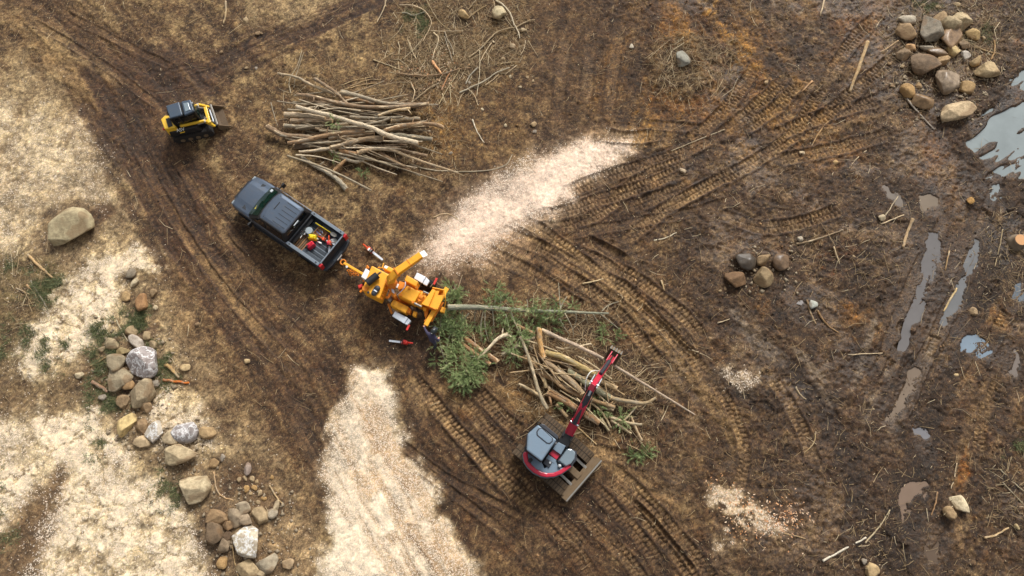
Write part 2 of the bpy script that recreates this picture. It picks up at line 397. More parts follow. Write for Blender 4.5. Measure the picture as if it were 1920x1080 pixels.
ALLW = (slice(None), slice(None))
def patch(px, col, amt=1.0, soft=0.6, fray=2.0, lit=None, wet=None, chip=None, bumpy=0.0, flat=0.0, raise_=0.0, dapple=0.0, dap_scale=2.0, seed=5, cracks=0.0):
    W, m = poly_mask(px, soft, fray); m = m * amt
    if dapple: m = m * (1 - dapple * sm(fbm(X[W], Y[W], dap_scale, 6, seed, 0.68), 0.47, 0.63))
    if cracks: m = m * (1 - cracks * sm(0.035 - np.abs(fbm(X[W], Y[W], 0.9, 5, seed + 40, 0.6) - 0.5), 0.0, 0.03))
    over(W, m, col)
    if lit is not None: LIT[W] = LIT[W] * (1 - m) + lit * m
    if wet is not None: WET[W] = WET[W] * (1 - m) + wet * m
    if chip is not None: CHIP[W] = np.maximum(CHIP[W], chip * m)
    if bumpy: HGT[W] += m * (fbm(X[W], Y[W], 2.2, 4, 77) - 0.5) * bumpy
    if raise_: HGT[W] += m * raise_
    if flat: HGT[W] *= 1 - m * flat
    return W, m
def smear(px, width, col, amt=0.8, soft=0.5, wet=None, fray=0.9, lit=None, along=0.25, seed=9, dh=0.0):
    """streaky band of soil dragged along a path"""
    mp_ = mpp(*px[0]); hw = width * mp_ / 2; W, s_, d_, e_, tot = line_coords(px, hw + 1.5)
    st_ = fbm(s_ * along, d_ * 3.5, 1.0, 3, seed)
    m = sm(hw - e_ + EDGE[W] * fray + (st_ - 0.5) * 1.1, -soft, soft) * amt * (0.55 + 0.45 * sm(st_, 0.35, 0.6))
    over(W, m, col)
    if wet is not None: WET[W] = WET[W] * (1 - m) + wet * m
    if lit is not None: LIT[W] = LIT[W] * (1 - m) + lit * m
    if dh: HGT[W] += m * dh * (0.5 + st_)
    return W, m

# --- left: top corner streaks, pale straw, dark haul road
patch([(-80, -60), (430, -60), (420, 60), (330, 120), (250, 170), (200, 270), (-80, 260)], (122, 100, 72), 0.7, lit=0.55)
m = sm(streak(R(-42), 0.3, 1.6, 301), 0.52, 0.66) * sm(-X, 8, 14) * 0.6
C[:] = C * (1 - m[..., None]) + rgb((72, 54, 38)) * m[..., None]; HGT -= m * 0.05
patch([(440, -40), (680, -40), (640, 20), (540, 60), (460, 30)], (168, 144, 112), 0.8, lit=0.7)
patch([(420, 180), (520, 110), (640, 80), (760, 60), (760, 200), (560, 200), (480, 300), (430, 260)], (122, 98, 68), 0.6, lit=0.5)
patch([(-60, 90), (100, 150), (230, 300), (290, 480), (440, 780), (600, 1000), (640, 1140), (-60, 1140)], (190, 166, 130), 0.9, 1.4, 3.2, lit=0.7, chip=0.35, dapple=0.3, dap_scale=0.9)
patch([(-60, 170), (80, 200), (150, 230), (205, 300), (220, 390), (150, 395), (70, 400), (40, 480), (-60, 540)], (216, 194, 160), 0.9, 0.9, 3.0, lit=0.7, chip=0.7, dapple=0.4)
patch([(215, 110), (330, 80), (400, 130), (400, 170), (330, 200), (300, 240), (230, 200)], (62, 42, 27), 0.9, wet=0.3, lit=0.1)
smear([(760, -40), (640, 25), (520, 75), (400, 135), (340, 150)], 52, (58, 39, 26), 0.95, wet=0.3, lit=0.1, dh=-0.06)
smear([(210, 150), (300, 330), (400, 500), (520, 650), (620, 780), (680, 900)], 125, (74, 51, 33), 0.92, 1.0, wet=0.25, lit=0.15, fray=2.6)
smear([(190, 190), (250, 290), (310, 400), (380, 500), (480, 620), (600, 740), (640, 830)], 64, (58, 39, 25), 0.95, wet=0.3, lit=0.15, dh=-0.05, fray=2.2)
smear([(300, 280), (330, 360), (360, 440), (430, 530)], 30, (58, 40, 27), 0.9, wet=0.3, lit=0.15, dh=-0.05)
smear([(420, 250), (520, 340)], 26, (74, 54, 37), 0.7, lit=0.2)
smear([(440, 560), (520, 660), (590, 790)], 46, (62, 43, 29), 0.9, wet=0.3, lit=0.1, dh=-0.04)
smear([(460, 480), (540, 560), (640, 640)], 22, (160, 134, 100), 0.75, lit=0.6)
smear([(330, 560), (450, 690), (540, 800), (600, 900)], 40, (140, 114, 82), 0.55, lit=0.5)
patch([(430, 330), (700, 480), (740, 640), (620, 620), (480, 520)], (96, 74, 52), 0.5, lit=0.35)
patch([(660, 560), (780, 560), (830, 640), (800, 690), (700, 670)], (74, 55, 39), 0.7, wet=0.25, lit=0.2)
patch([(150, 395), (210, 380), (215, 400), (170, 440), (160, 415)], (80, 58, 40), 0.9, 0.2, 0.5, lit=0.1)
patch([(-60, 480), (90, 470), (125, 520), (100, 590), (50, 650), (-60, 720)], (98, 84, 54), 0.85, lit=0.6, bumpy=0.14)
patch([(-60, 690), (60, 700), (200, 680), (190, 760), (110, 765), (-60, 800)], (106, 86, 60), 0.85, lit=0.6, bumpy=0.12)
patch([(300, 490), (450, 520), (640, 760), (580, 830), (430, 780), (330, 640)], (126, 100, 71), 0.45, lit=0.5)
# chip fields at the left
for pg, s_ in (([(30, 650), (70, 600), (110, 545), (140, 500), (225, 462), (280, 480), (295, 505), (240, 530), (225, 600), (200, 630), (160, 670), (110, 690), (55, 715)], 11),
               ([(-60, 800), (90, 765), (190, 770), (235, 830), (300, 900), (360, 960), (390, 1040), (410, 1140), (60, 1140), (50, 1040), (90, 940), (-60, 1030)], 12),
               ([(280, 700), (340, 740), (390, 800), (420, 850), (300, 850), (280, 790)], 13)):
    patch(pg, (240, 220, 186), 0.97, 0.6, 2.4, lit=0.4, wet=0.0, chip=1.0, bumpy=0.06, raise_=0.07, dapple=0.42, dap_scale=1.3, seed=s_, cracks=0.5)
patch([(40, 940), (90, 920), (110, 880), (100, 1000), (70, 1120), (-60, 1120), (-60, 1040), (20, 1010)], (104, 80, 56), 0.85, 0.5, 1.6, lit=0.4, bumpy=0.1)
patch([(400, 850), (480, 860), (540, 960), (500, 950), (420, 940)], (84, 62, 42), 0.8, lit=0.2)
patch([(370, 960), (430, 930), (440, 1080), (400, 1100)], (74, 56, 40), 0.75, lit=0.2)
patch([(470, 1000), (600, 960), (620, 1120), (480, 1120)], (170, 140, 104), 0.7, lit=0.6, chip=0.3, dapple=0.5)

# --- the two fresh chip sprays
W, m = patch([(662, 692), (700, 680), (738, 692), (750, 760), (766, 850), (810, 910), (845, 980), (880, 1050), (940, 1140), (600, 1140), (612, 1000), (606, 900), (612, 820), (640, 760)], (250, 232, 202), 1.0, 0.5, 1.7, lit=0.2, wet=0.0, chip=1.0, bumpy=0.03, raise_=0.08)
for pth, wd, col, am in (([(640, 700), (690, 790), (740, 880), (830, 1000), (880, 1080)], 22, (204, 166, 122), 0.8), ([(690, 860), (740, 940), (800, 1030), (840, 1090)], 24, (198, 160, 116), 0.75), ([(600, 780), (650, 850), (690, 930)], 12, (206, 172, 128), 0.7),
                        ([(700, 830), (760, 905), (800, 975)], 8, (112, 82, 54), 0.75), ([(745, 960), (790, 1030), (830, 1085)], 9, (108, 80, 54), 0.8), ([(720, 1020), (745, 1050), (770, 1090)], 26, (150, 122, 90), 0.9), ([(560, 820), (610, 900), (660, 980)], 7, (150, 120, 86), 0.6)):
    smear(pth, wd, col, am, 0.25, fray=1.2, lit=0.5)
for pth in ([(655, 725), (615, 690)], [(640, 770), (600, 730)], [(610, 820), (560, 770)], [(600, 870), (560, 830)]):
    smear(pth, 14, (178, 156, 126), 0.6, 0.4, fray=1.5, lit=0.6)
patch([(560, 800), (600, 830), (610, 960), (600, 1010), (575, 930)], (150, 122, 88), 0.5, lit=0.6, chip=0.3)
patch([(770, 700), (830, 700), (830, 820), (780, 840)], (128, 100, 70), 0.5, lit=0.3)
W, m = patch([(785, 495), (800, 452), (835, 398), (885, 352), (935, 322), (985, 300), (1040, 275), (1110, 252), (1185, 258), (1180, 290), (1135, 315), (1095, 348), (1080, 382), (1030, 405), (1000, 425), (955, 455), (920, 482), (850, 508)], (248, 220, 198), 1.0, 0.9, 1.6, lit=0.2, wet=0.0, chip=1.0, bumpy=0.05, raise_=0.07)
patch([(860, 470), (940, 430), (1000, 430), (980, 500), (880, 520), (800, 510)], (160, 128, 100), 0.6, 0.8, lit=0.5, chip=0.35)
patch([(790, 400), (880, 330), (960, 270), (1060, 235), (1120, 235), (1000, 300), (880, 380), (810, 460)], (136, 114, 96), 0.55, 0.9, lit=0.4, chip=0.2)
patch([(940, 340), (930, 310), (1000, 290), (1000, 320)], (176, 150, 126), 0.5, 0.5)
for pg in ([(1335, 910), (1390, 920), (1430, 945), (1470, 985), (1450, 1005), (1400, 980), (1350, 955), (1328, 935)], [(1345, 985), (1358, 990), (1365, 1030), (1350, 1030)], [(1355, 695), (1420, 705), (1410, 730), (1360, 725)]):
    patch(pg, (226, 200, 164), 0.9, 0.3, 1.6, lit=0.3, chip=1.0, dapple=0.8, dap_scale=2.4, seed=33, bumpy=0.1)
patch([(1450, 950), (1490, 955), (1480, 985), (1450, 980)], (176, 106, 56), 0.7, 0.3, 1.0, chip=0.3)

# --- top middle: brush floor, ochre clay
patch([(740, 180), (980, 150), (990, 300), (860, 330), (820, 280)], (112, 86, 52), 0.6, lit=0.4)
patch([(760, -40), (1010, -40), (1000, 140), (860, 200), (740, 200), (720, 80)], (98, 78, 52), 0.6, lit=0.9, bumpy=0.10)
patch([(1010, -40), (1230, -40), (1220, 230), (1100, 240), (1000, 220)], (88, 68, 48), 0.6, lit=0.2)
for pth, wd, am in (([(1270, -30), (1270, 60), (1255, 180), (1230, 240)], 60, 0.8), ([(1330, -30), (1350, 40), (1390, 110)], 70, 0.75), ([(1400, 60), (1430, 120), (1440, 200)], 40, 0.5), ([(1130, 200), (1150, 120), (1200, 20)], 24, 0.35), ([(830, 180), (830, 280)], 50, 0.35)):
    smear(pth, wd, (158, 110, 42), min(1, am * 1.3), 0.8, fray=2.0)
patch([(1300, -30), (1350, -30), (1340, 70), (1290, 80)], (168, 122, 50), 0.8, 0.7)
for pg, am, col in (([(1590, 30), (1660, 20), (1660, 70), (1600, 80)], 0.8, (136, 84, 34)), ([(1440, 190), (1520, 160), (1545, 220), (1530, 260), (1470, 270), (1420, 230)], 0.75, (138, 98, 46)), ([(1280, 170), (1400, 140), (1390, 210), (1290, 230)], 0.7, (106, 68, 32)), ([(1480, 280), (1620, 265), (1600, 300), (1500, 310)], 0.6, (130, 90, 42)),
                    ([(1710, 240), (1780, 230), (1800, 330), (1730, 360)], 0.7, (112, 68, 32)), ([(1740, 380), (1800, 370), (1800, 420), (1760, 440), (1735, 420)], 0.85, (112, 76, 38)), ([(1570, 575), (1620, 565), (1655, 615), (1640, 640), (1590, 640)], 0.9, (150, 100, 38)), ([(1540, 640), (1660, 640), (1640, 690), (1560, 690)], 0.6, (110, 74, 36)),
                    ([(1820, 590), (1890, 570), (1900, 620), (1830, 625)], 0.8, (136, 92, 42)), ([(1740, 870), (1800, 840), (1820, 890), (1760, 910)], 0.85, (142, 86, 28)), ([(1400, 560), (1450, 560), (1440, 590), (1410, 590)], 0.6, (136, 92, 42)), ([(1540, 470), (1590, 470), (1580, 500), (1545, 500)], 0.6, (120, 72, 30)), ([(1260, 770), (1420, 740), (1440, 830), (1330, 850)], 0.4, (112, 84, 52))):
    patch(pg, col, am, 0.5, 2.2, lit=0.3, dapple=0.5, dap_scale=2.6)
patch([(1220, 80), (1290, 60), (1370, 80), (1370, 150), (1290, 190), (1230, 160)], (92, 74, 50), 0.8, 0.4, 1.4, lit=0.9, raise_=0.22, bumpy=0.3)
patch([(1240, 90), (1330, 90), (1320, 150), (1250, 140)], (58, 44, 32), 0.6, 0.4, 1.2)
patch([(1660, -40), (1960, -40), (1960, 130), (1880, 160), (1820, 250), (1700, 220), (1650, 110)], (86, 64, 44), 0.6, lit=0.6, bumpy=0.16)
patch([(1860, -40), (1960, -40), (1960, 70), (1880, 60)], (48, 36, 27), 0.8)
# smooth pale silt pans
for pg in ([(1300, 455), (1345, 458), (1375, 490), (1350, 510), (1310, 485)], [(1360, 640), (1400, 600), (1420, 640), (1450, 680), (1400, 690)], [(1285, 862), (1300, 872), (1255, 930), (1240, 925)], [(1540, 760), (1575, 755), (1580, 790), (1540, 800)], [(1745, 360), (1770, 370), (1760, 410), (1740, 400)], [(1500, 680), (1560, 680), (1580, 730), (1520, 740)],
           [(1340, 1030), (1410, 1000), (1400, 1020), (1340, 1065)], [(1160, 450), (1200, 470), (1210, 500), (1180, 480)], [(1500, 820), (1560, 780), (1560, 840), (1500, 880)], [(1540, 940), (1620, 900), (1640, 960), (1560, 1000)], [(1620, 420), (1660, 400), (1680, 440), (1640, 460)], [(1440, 1020), (1520, 1000), (1530, 1060), (1450, 1060)]):
    patch(pg, (138, 114, 88), 0.75, 0.35, 1.0, lit=0.05, wet=0.5, flat=0.85)
smear([(1745, 705), (1715, 760), (1680, 800)], 14, (142, 118, 96), 0.85, 0.2, wet=0.6, fray=0.4)
patch([(1660, 430), (1860, 430), (1780, 620), (1700, 760), (1620, 760), (1660, 600)], (92, 74, 60), 0.6, 0.8, wet=0.75, lit=0.1)
patch([(1480, 640), (1700, 640), (1700, 1100), (1480, 1100)], (72, 54, 40), 0.5, 1.0, wet=0.4, bumpy=0.10)
patch([(1820, 420), (1960, 400), (1960, 560), (1860, 560)], (126, 106, 76), 0.6, 0.6, lit=0.8)
# pressed pale silt and dark seepage all over the wet side
wetside = sm(X + (N_BIG - 0.5) * 8, 4, 12)
m = sm(fbm(X, Y, 0.45, 5, 171, 0.6), 0.55, 0.62) * wetside * 0.55
C[:] = C * (1 - m[..., None]) + rgb((126, 102, 76)) * m[..., None]; HGT *= 1 - 0.6 * m; WET[:] = np.maximum(WET, 0.75 * m / 0.55); LIT *= 1 - 0.8 * m
m = sm(fbm(X, Y, 0.6, 5, 172, 0.6), 0.55, 0.64) * (0.35 + 0.65 * wetside) * 0.6
C[:] = C * (1 - m[..., None]) + rgb((50, 37, 27)) * m[..., None]
m = sm(fbm(X, Y, 0.5, 4, 173), 0.58, 0.66) * sm(Y + (N_BIG - .5) * 8, 14, 20) * sm(X, 4, 9) * 0.45
C[:] = C * (1 - m[..., None]) + rgb((118, 76, 34)) * m[..., None]
# clods where the mud is churned
rough = sm(X + (N_BIG - 0.5) * 10, 1, 9)
HGT += rough * (np.abs(fbm(X, Y, 1.1, 5, 91) - 0.5) * -0.36 + 0.05) + (0.45 + 0.55 * rough) * ((fbm(X, Y, 4.2, 2, 92) - 0.5) * 0.07 + (fbm(X, Y, 7.5, 2, 93) - 0.5) * 0.07 - np.abs(fbm(X, Y, 2.4, 3, 94) - 0.5) * 0.16 + 0.02)

# small-scale scatter of soil colour: crisp dark crumbs with tuft shadows painted in, pale trodden litter
keep_ = 1 - 0.85 * CHIP
for sc, lo, hi, col, amt, sd_ in ((2.3, 0.555, 0.60, (58, 41, 27), 0.42, 501), (4.6, 0.575, 0.62, (52, 37, 25), 0.38, 502), (3.2, 0.575, 0.62, (160, 138, 100), 0.25, 503), (6.0, 0.59, 0.63, (170, 146, 106), 0.25, 504), (1.1, 0.56, 0.60, (66, 48, 32), 0.40, 505)):
    f_ = fbm(X, Y, sc, 5, sd_, 0.68); a_ = amt * keep_ * (1 if col[0] < 100 else 0.45 + 0.8 * LIT)
    m = sm(f_, lo, hi) * np.clip(a_, 0, 1); C[:] = C * (1 - m[..., None]) + rgb(col) * m[..., None]; HGT += m * (-0.025 if col[0] < 100 else 0.012) * (1 - far)
# --- sweeps: soil dragged into long streaks by passing machines, along the lines they drove
def sweep(px, width, amt, dh, seed, along=0.08, across=1.15, cols=((54, 38, 25), (146, 118, 82)), split=(0.40, 0.62)):
    hw = width * mpp(*px[len(px) // 2]) / 2; W, s_, d_, e_, tot = line_coords(px, hw + 1.0)
    f = fbm(s_ * along + EDGE[W] * 0.25, d_ * across + EDGE[W] * 0.5, 1.0, 4, seed, 0.6); fall = sm(hw - e_ + EDGE[W] * 2.0, -0.3, 1.6) * sm(s_, 0, 2) * sm(tot - s_, 0, 2)
    fall = fall * (1 - 0.9 * CHIP[W])
    lo = (1 - sm(f, split[0] - 0.10, split[0] + 0.03)) * fall * amt; hi = sm(f, split[1] - 0.05, split[1] + 0.10) * fall * amt * 0.8
    C[W] = C[W] * (1 - lo[..., None]) + rgb(cols[0]) * lo[..., None]; C[W] = C[W] * (1 - hi[..., None]) + rgb(cols[1]) * hi[..., None]
    HGT[W] += fall * (f - 0.5) * dh; return W, lo, hi
sweep([(60, -40), (180, 100), (260, 260), (360, 430), (500, 620), (640, 800), (760, 1000), (830, 1120)], 250, 0.8, 0.22, 401)
sweep([(150, -60), (230, 60), (330, 180), (450, 300), (640, 420)], 170, 0.6, 0.2, 402, cols=((66, 48, 33), (150, 124, 90)))
sweep([(-60, -20), (100, 60), (260, 160)], 200, 0.6, 0.2, 403, cols=((80, 60, 42), (150, 126, 92)))
sweep([(700, 640), (800, 770), (930, 900), (1080, 1010), (1200, 1120)], 260, 0.8, 0.24, 404)
sweep([(820, 660), (960, 790), (1100, 900), (1250, 1020), (1340, 1120)], 220, 0.75, 0.24, 405)
sweep([(1720, 150), (1560, 215), (1380, 280), (1200, 350), (1040, 430), (880, 510)], 200, 0.65, 0.22, 406)
sweep([(880, 400), (1000, 450), (1120, 520), (1240, 620), (1340, 740), (1420, 880)], 190, 0.8, 0.26, 407)
sweep([(1900, 300), (1840, 430), (1760, 600), (1680, 760), (1620, 940), (1590, 1100)], 280, 0.85, 0.26, 408, cols=((50, 37, 26), (136, 112, 86)))
sweep([(1180, -60), (1130, 60), (1090, 170), (1060, 270)], 260, 0.6, 0.2, 409, cols=((60, 44, 31), (128, 104, 76)))
sweep([(1290, -60), (1350, 60), (1420, 180), (1500, 300)], 220, 0.6, 0.22, 410, cols=((62, 43, 26), (164, 116, 52)))
sweep([(1340, 620), (1440, 700), (1520, 800), (1560, 920), (1560, 1100)], 240, 0.75, 0.26, 411, cols=((50, 37, 26), (130, 106, 76)))
sweep([(1960, 640), (1840, 720), (1780, 860), (1800, 1100)], 240, 0.75, 0.26, 412, cols=((48, 35, 25), (120, 96, 68)))
sweep([(1300, 380), (1420, 420), (1560, 450), (1700, 470)], 180, 0.7, 0.24, 413, cols=((46, 34, 25), (124, 100, 74)))
sweep([(640, 660), (700, 800), (780, 940), (850, 1080)], 110, 0.0, 0.10, 414)
W, s_, d_, e_, tot = line_coords([(640, 640), (690, 780), (760, 930), (860, 1120)], 6.0)          # the machines also dragged soil through the chips
f = fbm(s_ * 0.12 + EDGE[W] * 0.2, d_ * 1.6 + EDGE[W] * 0.6, 1.0, 4, 415, 0.62); k_ = sm(f, 0.56, 0.70) * CHIP[W] * 0.6 * sm(s_, 1, 5)
C[W] = C[W] * (1 - k_[..., None]) + rgb((176, 142, 102)) * k_[..., None]; HGT[W] -= k_ * 0.06
# --- machine tracks: a pressed trough with two staggered rows of cleat marks and a squeezed-up edge
def track(px, width=23, depth=0.065, lug=0.10, pitch=0.215, tint=0.62, wet=0.3, slope=0.0):
    mp_ = mpp(*px[len(px) // 2]); hw = width * mp_ / 2; W, s_, d_, e_, tot = line_coords(px, hw + 0.6)
    wob = (fbm(X[W], Y[W], 1.3, 2, 55) - 0.5) * 0.12
    a = np.abs(d_ + wob) / hw; ends = sm(s_, 0.0, 0.8) * sm(tot - s_, 0.0, 0.8) * (e_ <= np.abs(d_) + 0.12)
    ends = ends * (0.7 + 0.3 * sm(fbm(X[W], Y[W], 0.6, 3, 56), 0.34, 0.52))
    inn = sm(1.14 - a, 0.0, 0.34) * ends
    brk = 0.45 + 0.55 * sm(fbm(X[W], Y[W], 0.9, 3, 58), 0.36, 0.56)
    ph = ((s_ + (fbm(X[W], Y[W], 0.8, 2, 59) - 0.5) * 0.10) / pitch + np.where(d_ > 0, 0.5, 0.0)) % 1.0
    groove = sm(ph, 0.0, 0.22) * sm(1 - ph, 0.0, 0.30); mid = sm(a, 0.0, 0.14)
    HGT[W] = HGT[W] * (1 - 0.55 * inn) - inn * depth + inn * lug * brk * (groove * mid - 0.5)
    HGT[W] += ends * np.exp(-((a - 1.28) / 0.17) ** 2) * depth * 0.9 * (0.5 + fbm(X[W], Y[W], 2.5, 2, 57))
    cm = inn * tint * (0.4 + 0.9 * groove * mid); C[W] = C[W] * (1 - cm[..., None]) + (C[W] * 0.55 + rgb((142, 116, 86)) * 0.6) * cm[..., None]
    LIT[W] *= 1 - 0.6 * inn; WET[W] = np.maximum(WET[W], wet * inn)
    rim_ = ends * sm(1.55 - a, 0, 0.2) * sm(a - 1.0, 0, 0.12) * 0.4            # damp soil turned up from below
    C[W] = C[W] * (1 - rim_[..., None]) + rgb((58, 43, 31)) * rim_[..., None]
TRACKS = [
 [(1345, 254), (1285, 285), (1235, 302), (1185, 317), (1135, 332), (1085, 352), (1055, 366)],
 [(1290, 300), (1235, 320), (1197, 340), (1160, 370), (1130, 395), (1097, 412), (1040, 432)],
 [(1350, 338), (1297, 365), (1247, 390), (1222, 412), (1185, 440), (1172, 462)],
 [(1300, 344), (1240, 368), (1180, 390)],
 [(965, 404), (1000, 425), (1030, 442), (1080, 482), (1120, 508), (1155, 530), (1192, 562), (1230, 600), (1267, 637), (1296, 668), (1330, 715)],
 [(935, 432), (997, 458), (1042, 477), (1092, 507)],
 [(1085, 440), (1130, 490), (1175, 512), (1217, 540), (1255, 568), (1292, 602), (1320, 640)],
 [(900, 462), (947, 488), (980, 503), (1030, 534), (1067, 564), (1110, 590)],
 [(1475, 145), (1442, 180), (1405, 210), (1375, 235), (1345, 258)],
 [(1500, 150), (1460, 200), (1425, 224), (1390, 246)],
 [(1552, 150), (1520, 200), (1492, 250), (1455, 280), (1405, 310), (1342, 340), (1280, 374), (1230, 400)],
 [(1655, 185), (1592, 205), (1542, 219), (1500, 235), (1450, 256)],
 [(1672, 250), (1605, 270), (1555, 283), (1505, 293), (1450, 302)],
 [(1125, 885), (1180, 937), (1230, 997), (1280, 1055), (1320, 1110)],
 [(1080, 945), (1130, 1002), (1180, 1050), (1220, 1110)],
 [(1105, 905), (1155, 960), (1205, 1012), (1250, 1080)],
 [(1080, 842), (1117, 847), (1175, 857), (1235, 872)],
 [(880, 718), (940, 780), (985, 820)], [(860, 745), (910, 800), (950, 840)],
 [(815, 760), (890, 847), (935, 895)],
 [(1660, 20), (1600, 70), (1552, 150)],
 [(990, 950), (1060, 1010), (1120, 1090)],
 [(1140, 870), (1200, 925), (1255, 985), (1310, 1050), (1350, 1110)], [(930, 860), (1000, 930), (1060, 985), (1110, 1040)], [(770, 700), (850, 800), (920, 880), (1000, 960)],
 [(1000, 405), (1060, 400), (1130, 372), (1200, 352), (1280, 320)], [(1010, 480), (1070, 520), (1130, 560), (1190, 620), (1240, 690)], [(1700, 90), (1640, 140), (1580, 190), (1520, 240)],
 [(1420, 120), (1380, 180), (1330, 240), (1280, 270)], [(1240, 250), (1180, 262), (1120, 250)], [(1330, 700), (1380, 780), (1400, 860), (1380, 930)], [(1440, 700), (1500, 790), (1530, 880)], [(1350, 400), (1420, 430), (1500, 420), (1580, 390)],
 [(1880, 700), (1840, 780), (1830, 860)], [(1900, 560), (1860, 640), (1800, 740)],
]
for t in TRACKS: track(t)
for t, wd in (([(1260, 990), (1300, 982), (1345, 975)], 16), ([(1330, 1076), (1370, 1064), (1405, 1050)], 14), ([(1300, 1030), (1345, 1022)], 16), ([(1060, 60), (1050, 160), (1045, 250)], 22), ([(1165, 30), (1150, 130), (1140, 225)], 20), ([(1110, 40), (1098, 200)], 20), ([(1180, 232), (1260, 236), (1340, 245)], 18), ([(760, 700), (790, 760), (800, 820)], 26), ([(610, 900), (570, 830), (530, 770)], 18), ([(1060, 440), (1120, 430), (1300, 400), (1400, 365)], 18)):
    track(t, wd, 0.035, 0.03, 0.125, 0.3)
for t, wd, dp in (([(750, 830), (840, 900), (923, 937), (987, 970)], 14, 0.06), ([(780, 870), (870, 940), (960, 1010), (1010, 1080)], 16, 0.06), ([(860, 900), (960, 960), (1040, 1000)], 12, 0.05), ([(1092, 446), (1140, 470), (1182, 496)], 20, 0.14), ([(1180, 930), (1250, 1000), (1310, 1080)], 9, 0.14), ([(1190, 560), (1260, 625), (1320, 690)], 8, 0.10), ([(330, 300), (420, 420), (520, 520)], 16, 0.05), ([(250, 260), (330, 420), (430, 560), (560, 700)], 18, 0.06), ([(300, 250), (390, 400), (480, 520), (600, 640)], 14, 0.05), ([(60, 40), (180, 110), (300, 200)], 14, 0.05), ([(110, 20), (250, 90), (330, 130)], 12, 0.05)):
    track(t, wd, dp, 0.012, 0.16, 0.25)
# --- long ruts on the wet right side
RUTS = [([(1775, 395), (1750, 460), (1715, 560), (1690, 640), (1660, 720)], 22), ([(1840, 430), (1815, 500), (1775, 590), (1725, 680), (1680, 790)], 24), ([(1735, 470), (1690, 570), (1650, 690)], 20), ([(1880, 300), (1850, 400), (1835, 440)], 20)]
for t, wd in RUTS: track(t, wd, 0.10, 0.055, 0.2, 0.5, 0.8)

# --- wet silt lying in the bottoms of the ruts
for pth, wd in (([(1752, 440), (1728, 510), (1700, 600), (1660, 700)], 13), ([(1832, 440), (1800, 540), (1750, 640), (1700, 740), (1665, 830)], 15), ([(1795, 480), (1765, 560), (1735, 640)], 8), ([(1690, 620), (1650, 720), (1610, 810)], 10), ([(1725, 690), (1690, 770), (1650, 860)], 8), ([(1500, 670), (1530, 700), (1560, 740)], 16), ([(1655, 350), (1700, 400), (1740, 440)], 12), ([(1760, 360), (1775, 410), (1755, 445)], 12), ([(1640, 600), (1620, 680), (1580, 760)], 8), ([(1380, 590), (1420, 640), (1460, 680)], 18), ([(1880, 640), (1895, 700)], 12), ([(1730, 980), (1745, 1040), (1730, 1090)], 14), ([(1710, 770), (1730, 830)], 9), ([(1690, 300), (1660, 345)], 8)):
    smear(pth, wd * .8, (124, 108, 92), 0.7, 0.25, wet=1.0, fray=1.0, lit=0.0, along=0.5, seed=int(pth[0][0]))
# --- pits under standing water
PUDDLES = [  # outline in plan pixels, level, depth, tone
 ('muddy_pool', [(1805, 235), (1840, 215), (1870, 185), (1900, 150), (1960, 100), (1960, 330), (1900, 335), (1850, 330), (1838, 300), (1820, 275)], 'silty grey-blue pool between mud ridges beside the boulders', 0.10),
 ('puddle', [(1855, 345), (1875, 338), (1880, 360), (1862, 370)], 'small pale puddle just below the big grey-blue pool', 0.07),
 ('puddle', [(1740, 432), (1762, 434), (1770, 465), (1748, 535), (1722, 600), (1698, 655), (1685, 650), (1705, 580), (1726, 510)], 'long narrow blue puddle lying in a cleated wheel rut', 0.11),
 ('puddle', [(1826, 440), (1842, 448), (1832, 505), (1806, 555), (1772, 610), (1760, 602), (1790, 545), (1812, 490)], 'narrow puddle in the rut nearest the tree stump', 0.11),
 ('puddle', [(1462, 545), (1480, 535), (1505, 560), (1505, 578), (1470, 572)], 'cloudy white puddle below the five brown boulders', 0.08),
 ('puddle', [(1805, 635), (1835, 630), (1862, 645), (1858, 668), (1825, 670), (1808, 655)], 'bright blue puddle with a dark clod at its rim', 0.08),
 ('puddle', [(1695, 905), (1725, 892), (1750, 905), (1735, 930), (1705, 950), (1698, 985), (1685, 980), (1680, 945)], 'large tan puddle shaped like a boot near two stones', 0.09),
 ('puddle', [(1720, 800), (1738, 798), (1742, 825), (1728, 838), (1718, 820)], 'small blue-grey puddle above the rusty moss patch', 0.06),
 ('puddle', [(1730, 855), (1755, 850), (1756, 868), (1735, 872)], 'tiny grey puddle touching the rusty moss patch', 0.06),
 ('puddle', [(1742, 1010), (1765, 1005), (1762, 1045), (1740, 1060)], 'murky brown puddle along the bottom edge of the clearing', 0.06),
 ('puddle', [(1725, 365), (1752, 372), (1762, 395), (1738, 400)], 'pale silty puddle at the head of the wheel ruts', 0.05),
 ('puddle', [(1905, 520), (1960, 520), (1960, 570), (1905, 560)], 'dark blue puddle cut by the edge of the picture', 0.07),
 ('puddle', [(1500, 585), (1515, 590), (1518, 625), (1505, 610)], 'sliver of lilac water beside a forked root', 0.06),
 ('puddle', [(1880, 660), (1905, 655), (1905, 700), (1885, 700)], 'grey smear of water below the ochre grass patch', 0.05),
 ('puddle', [(1712, 690), (1722, 694), (1700, 745), (1672, 800), (1662, 795), (1688, 740)], 'thin silty streak of water at the foot of the wheel ruts', 0.09),
 ('puddle', [(1655, 345), (1690, 365), (1690, 385), (1662, 372)], 'shallow grey puddle crossed by a thin stick', 0.05),
]
ridge = fbm(X, Y, 1.0, 4, 131)
LEVEL = {}
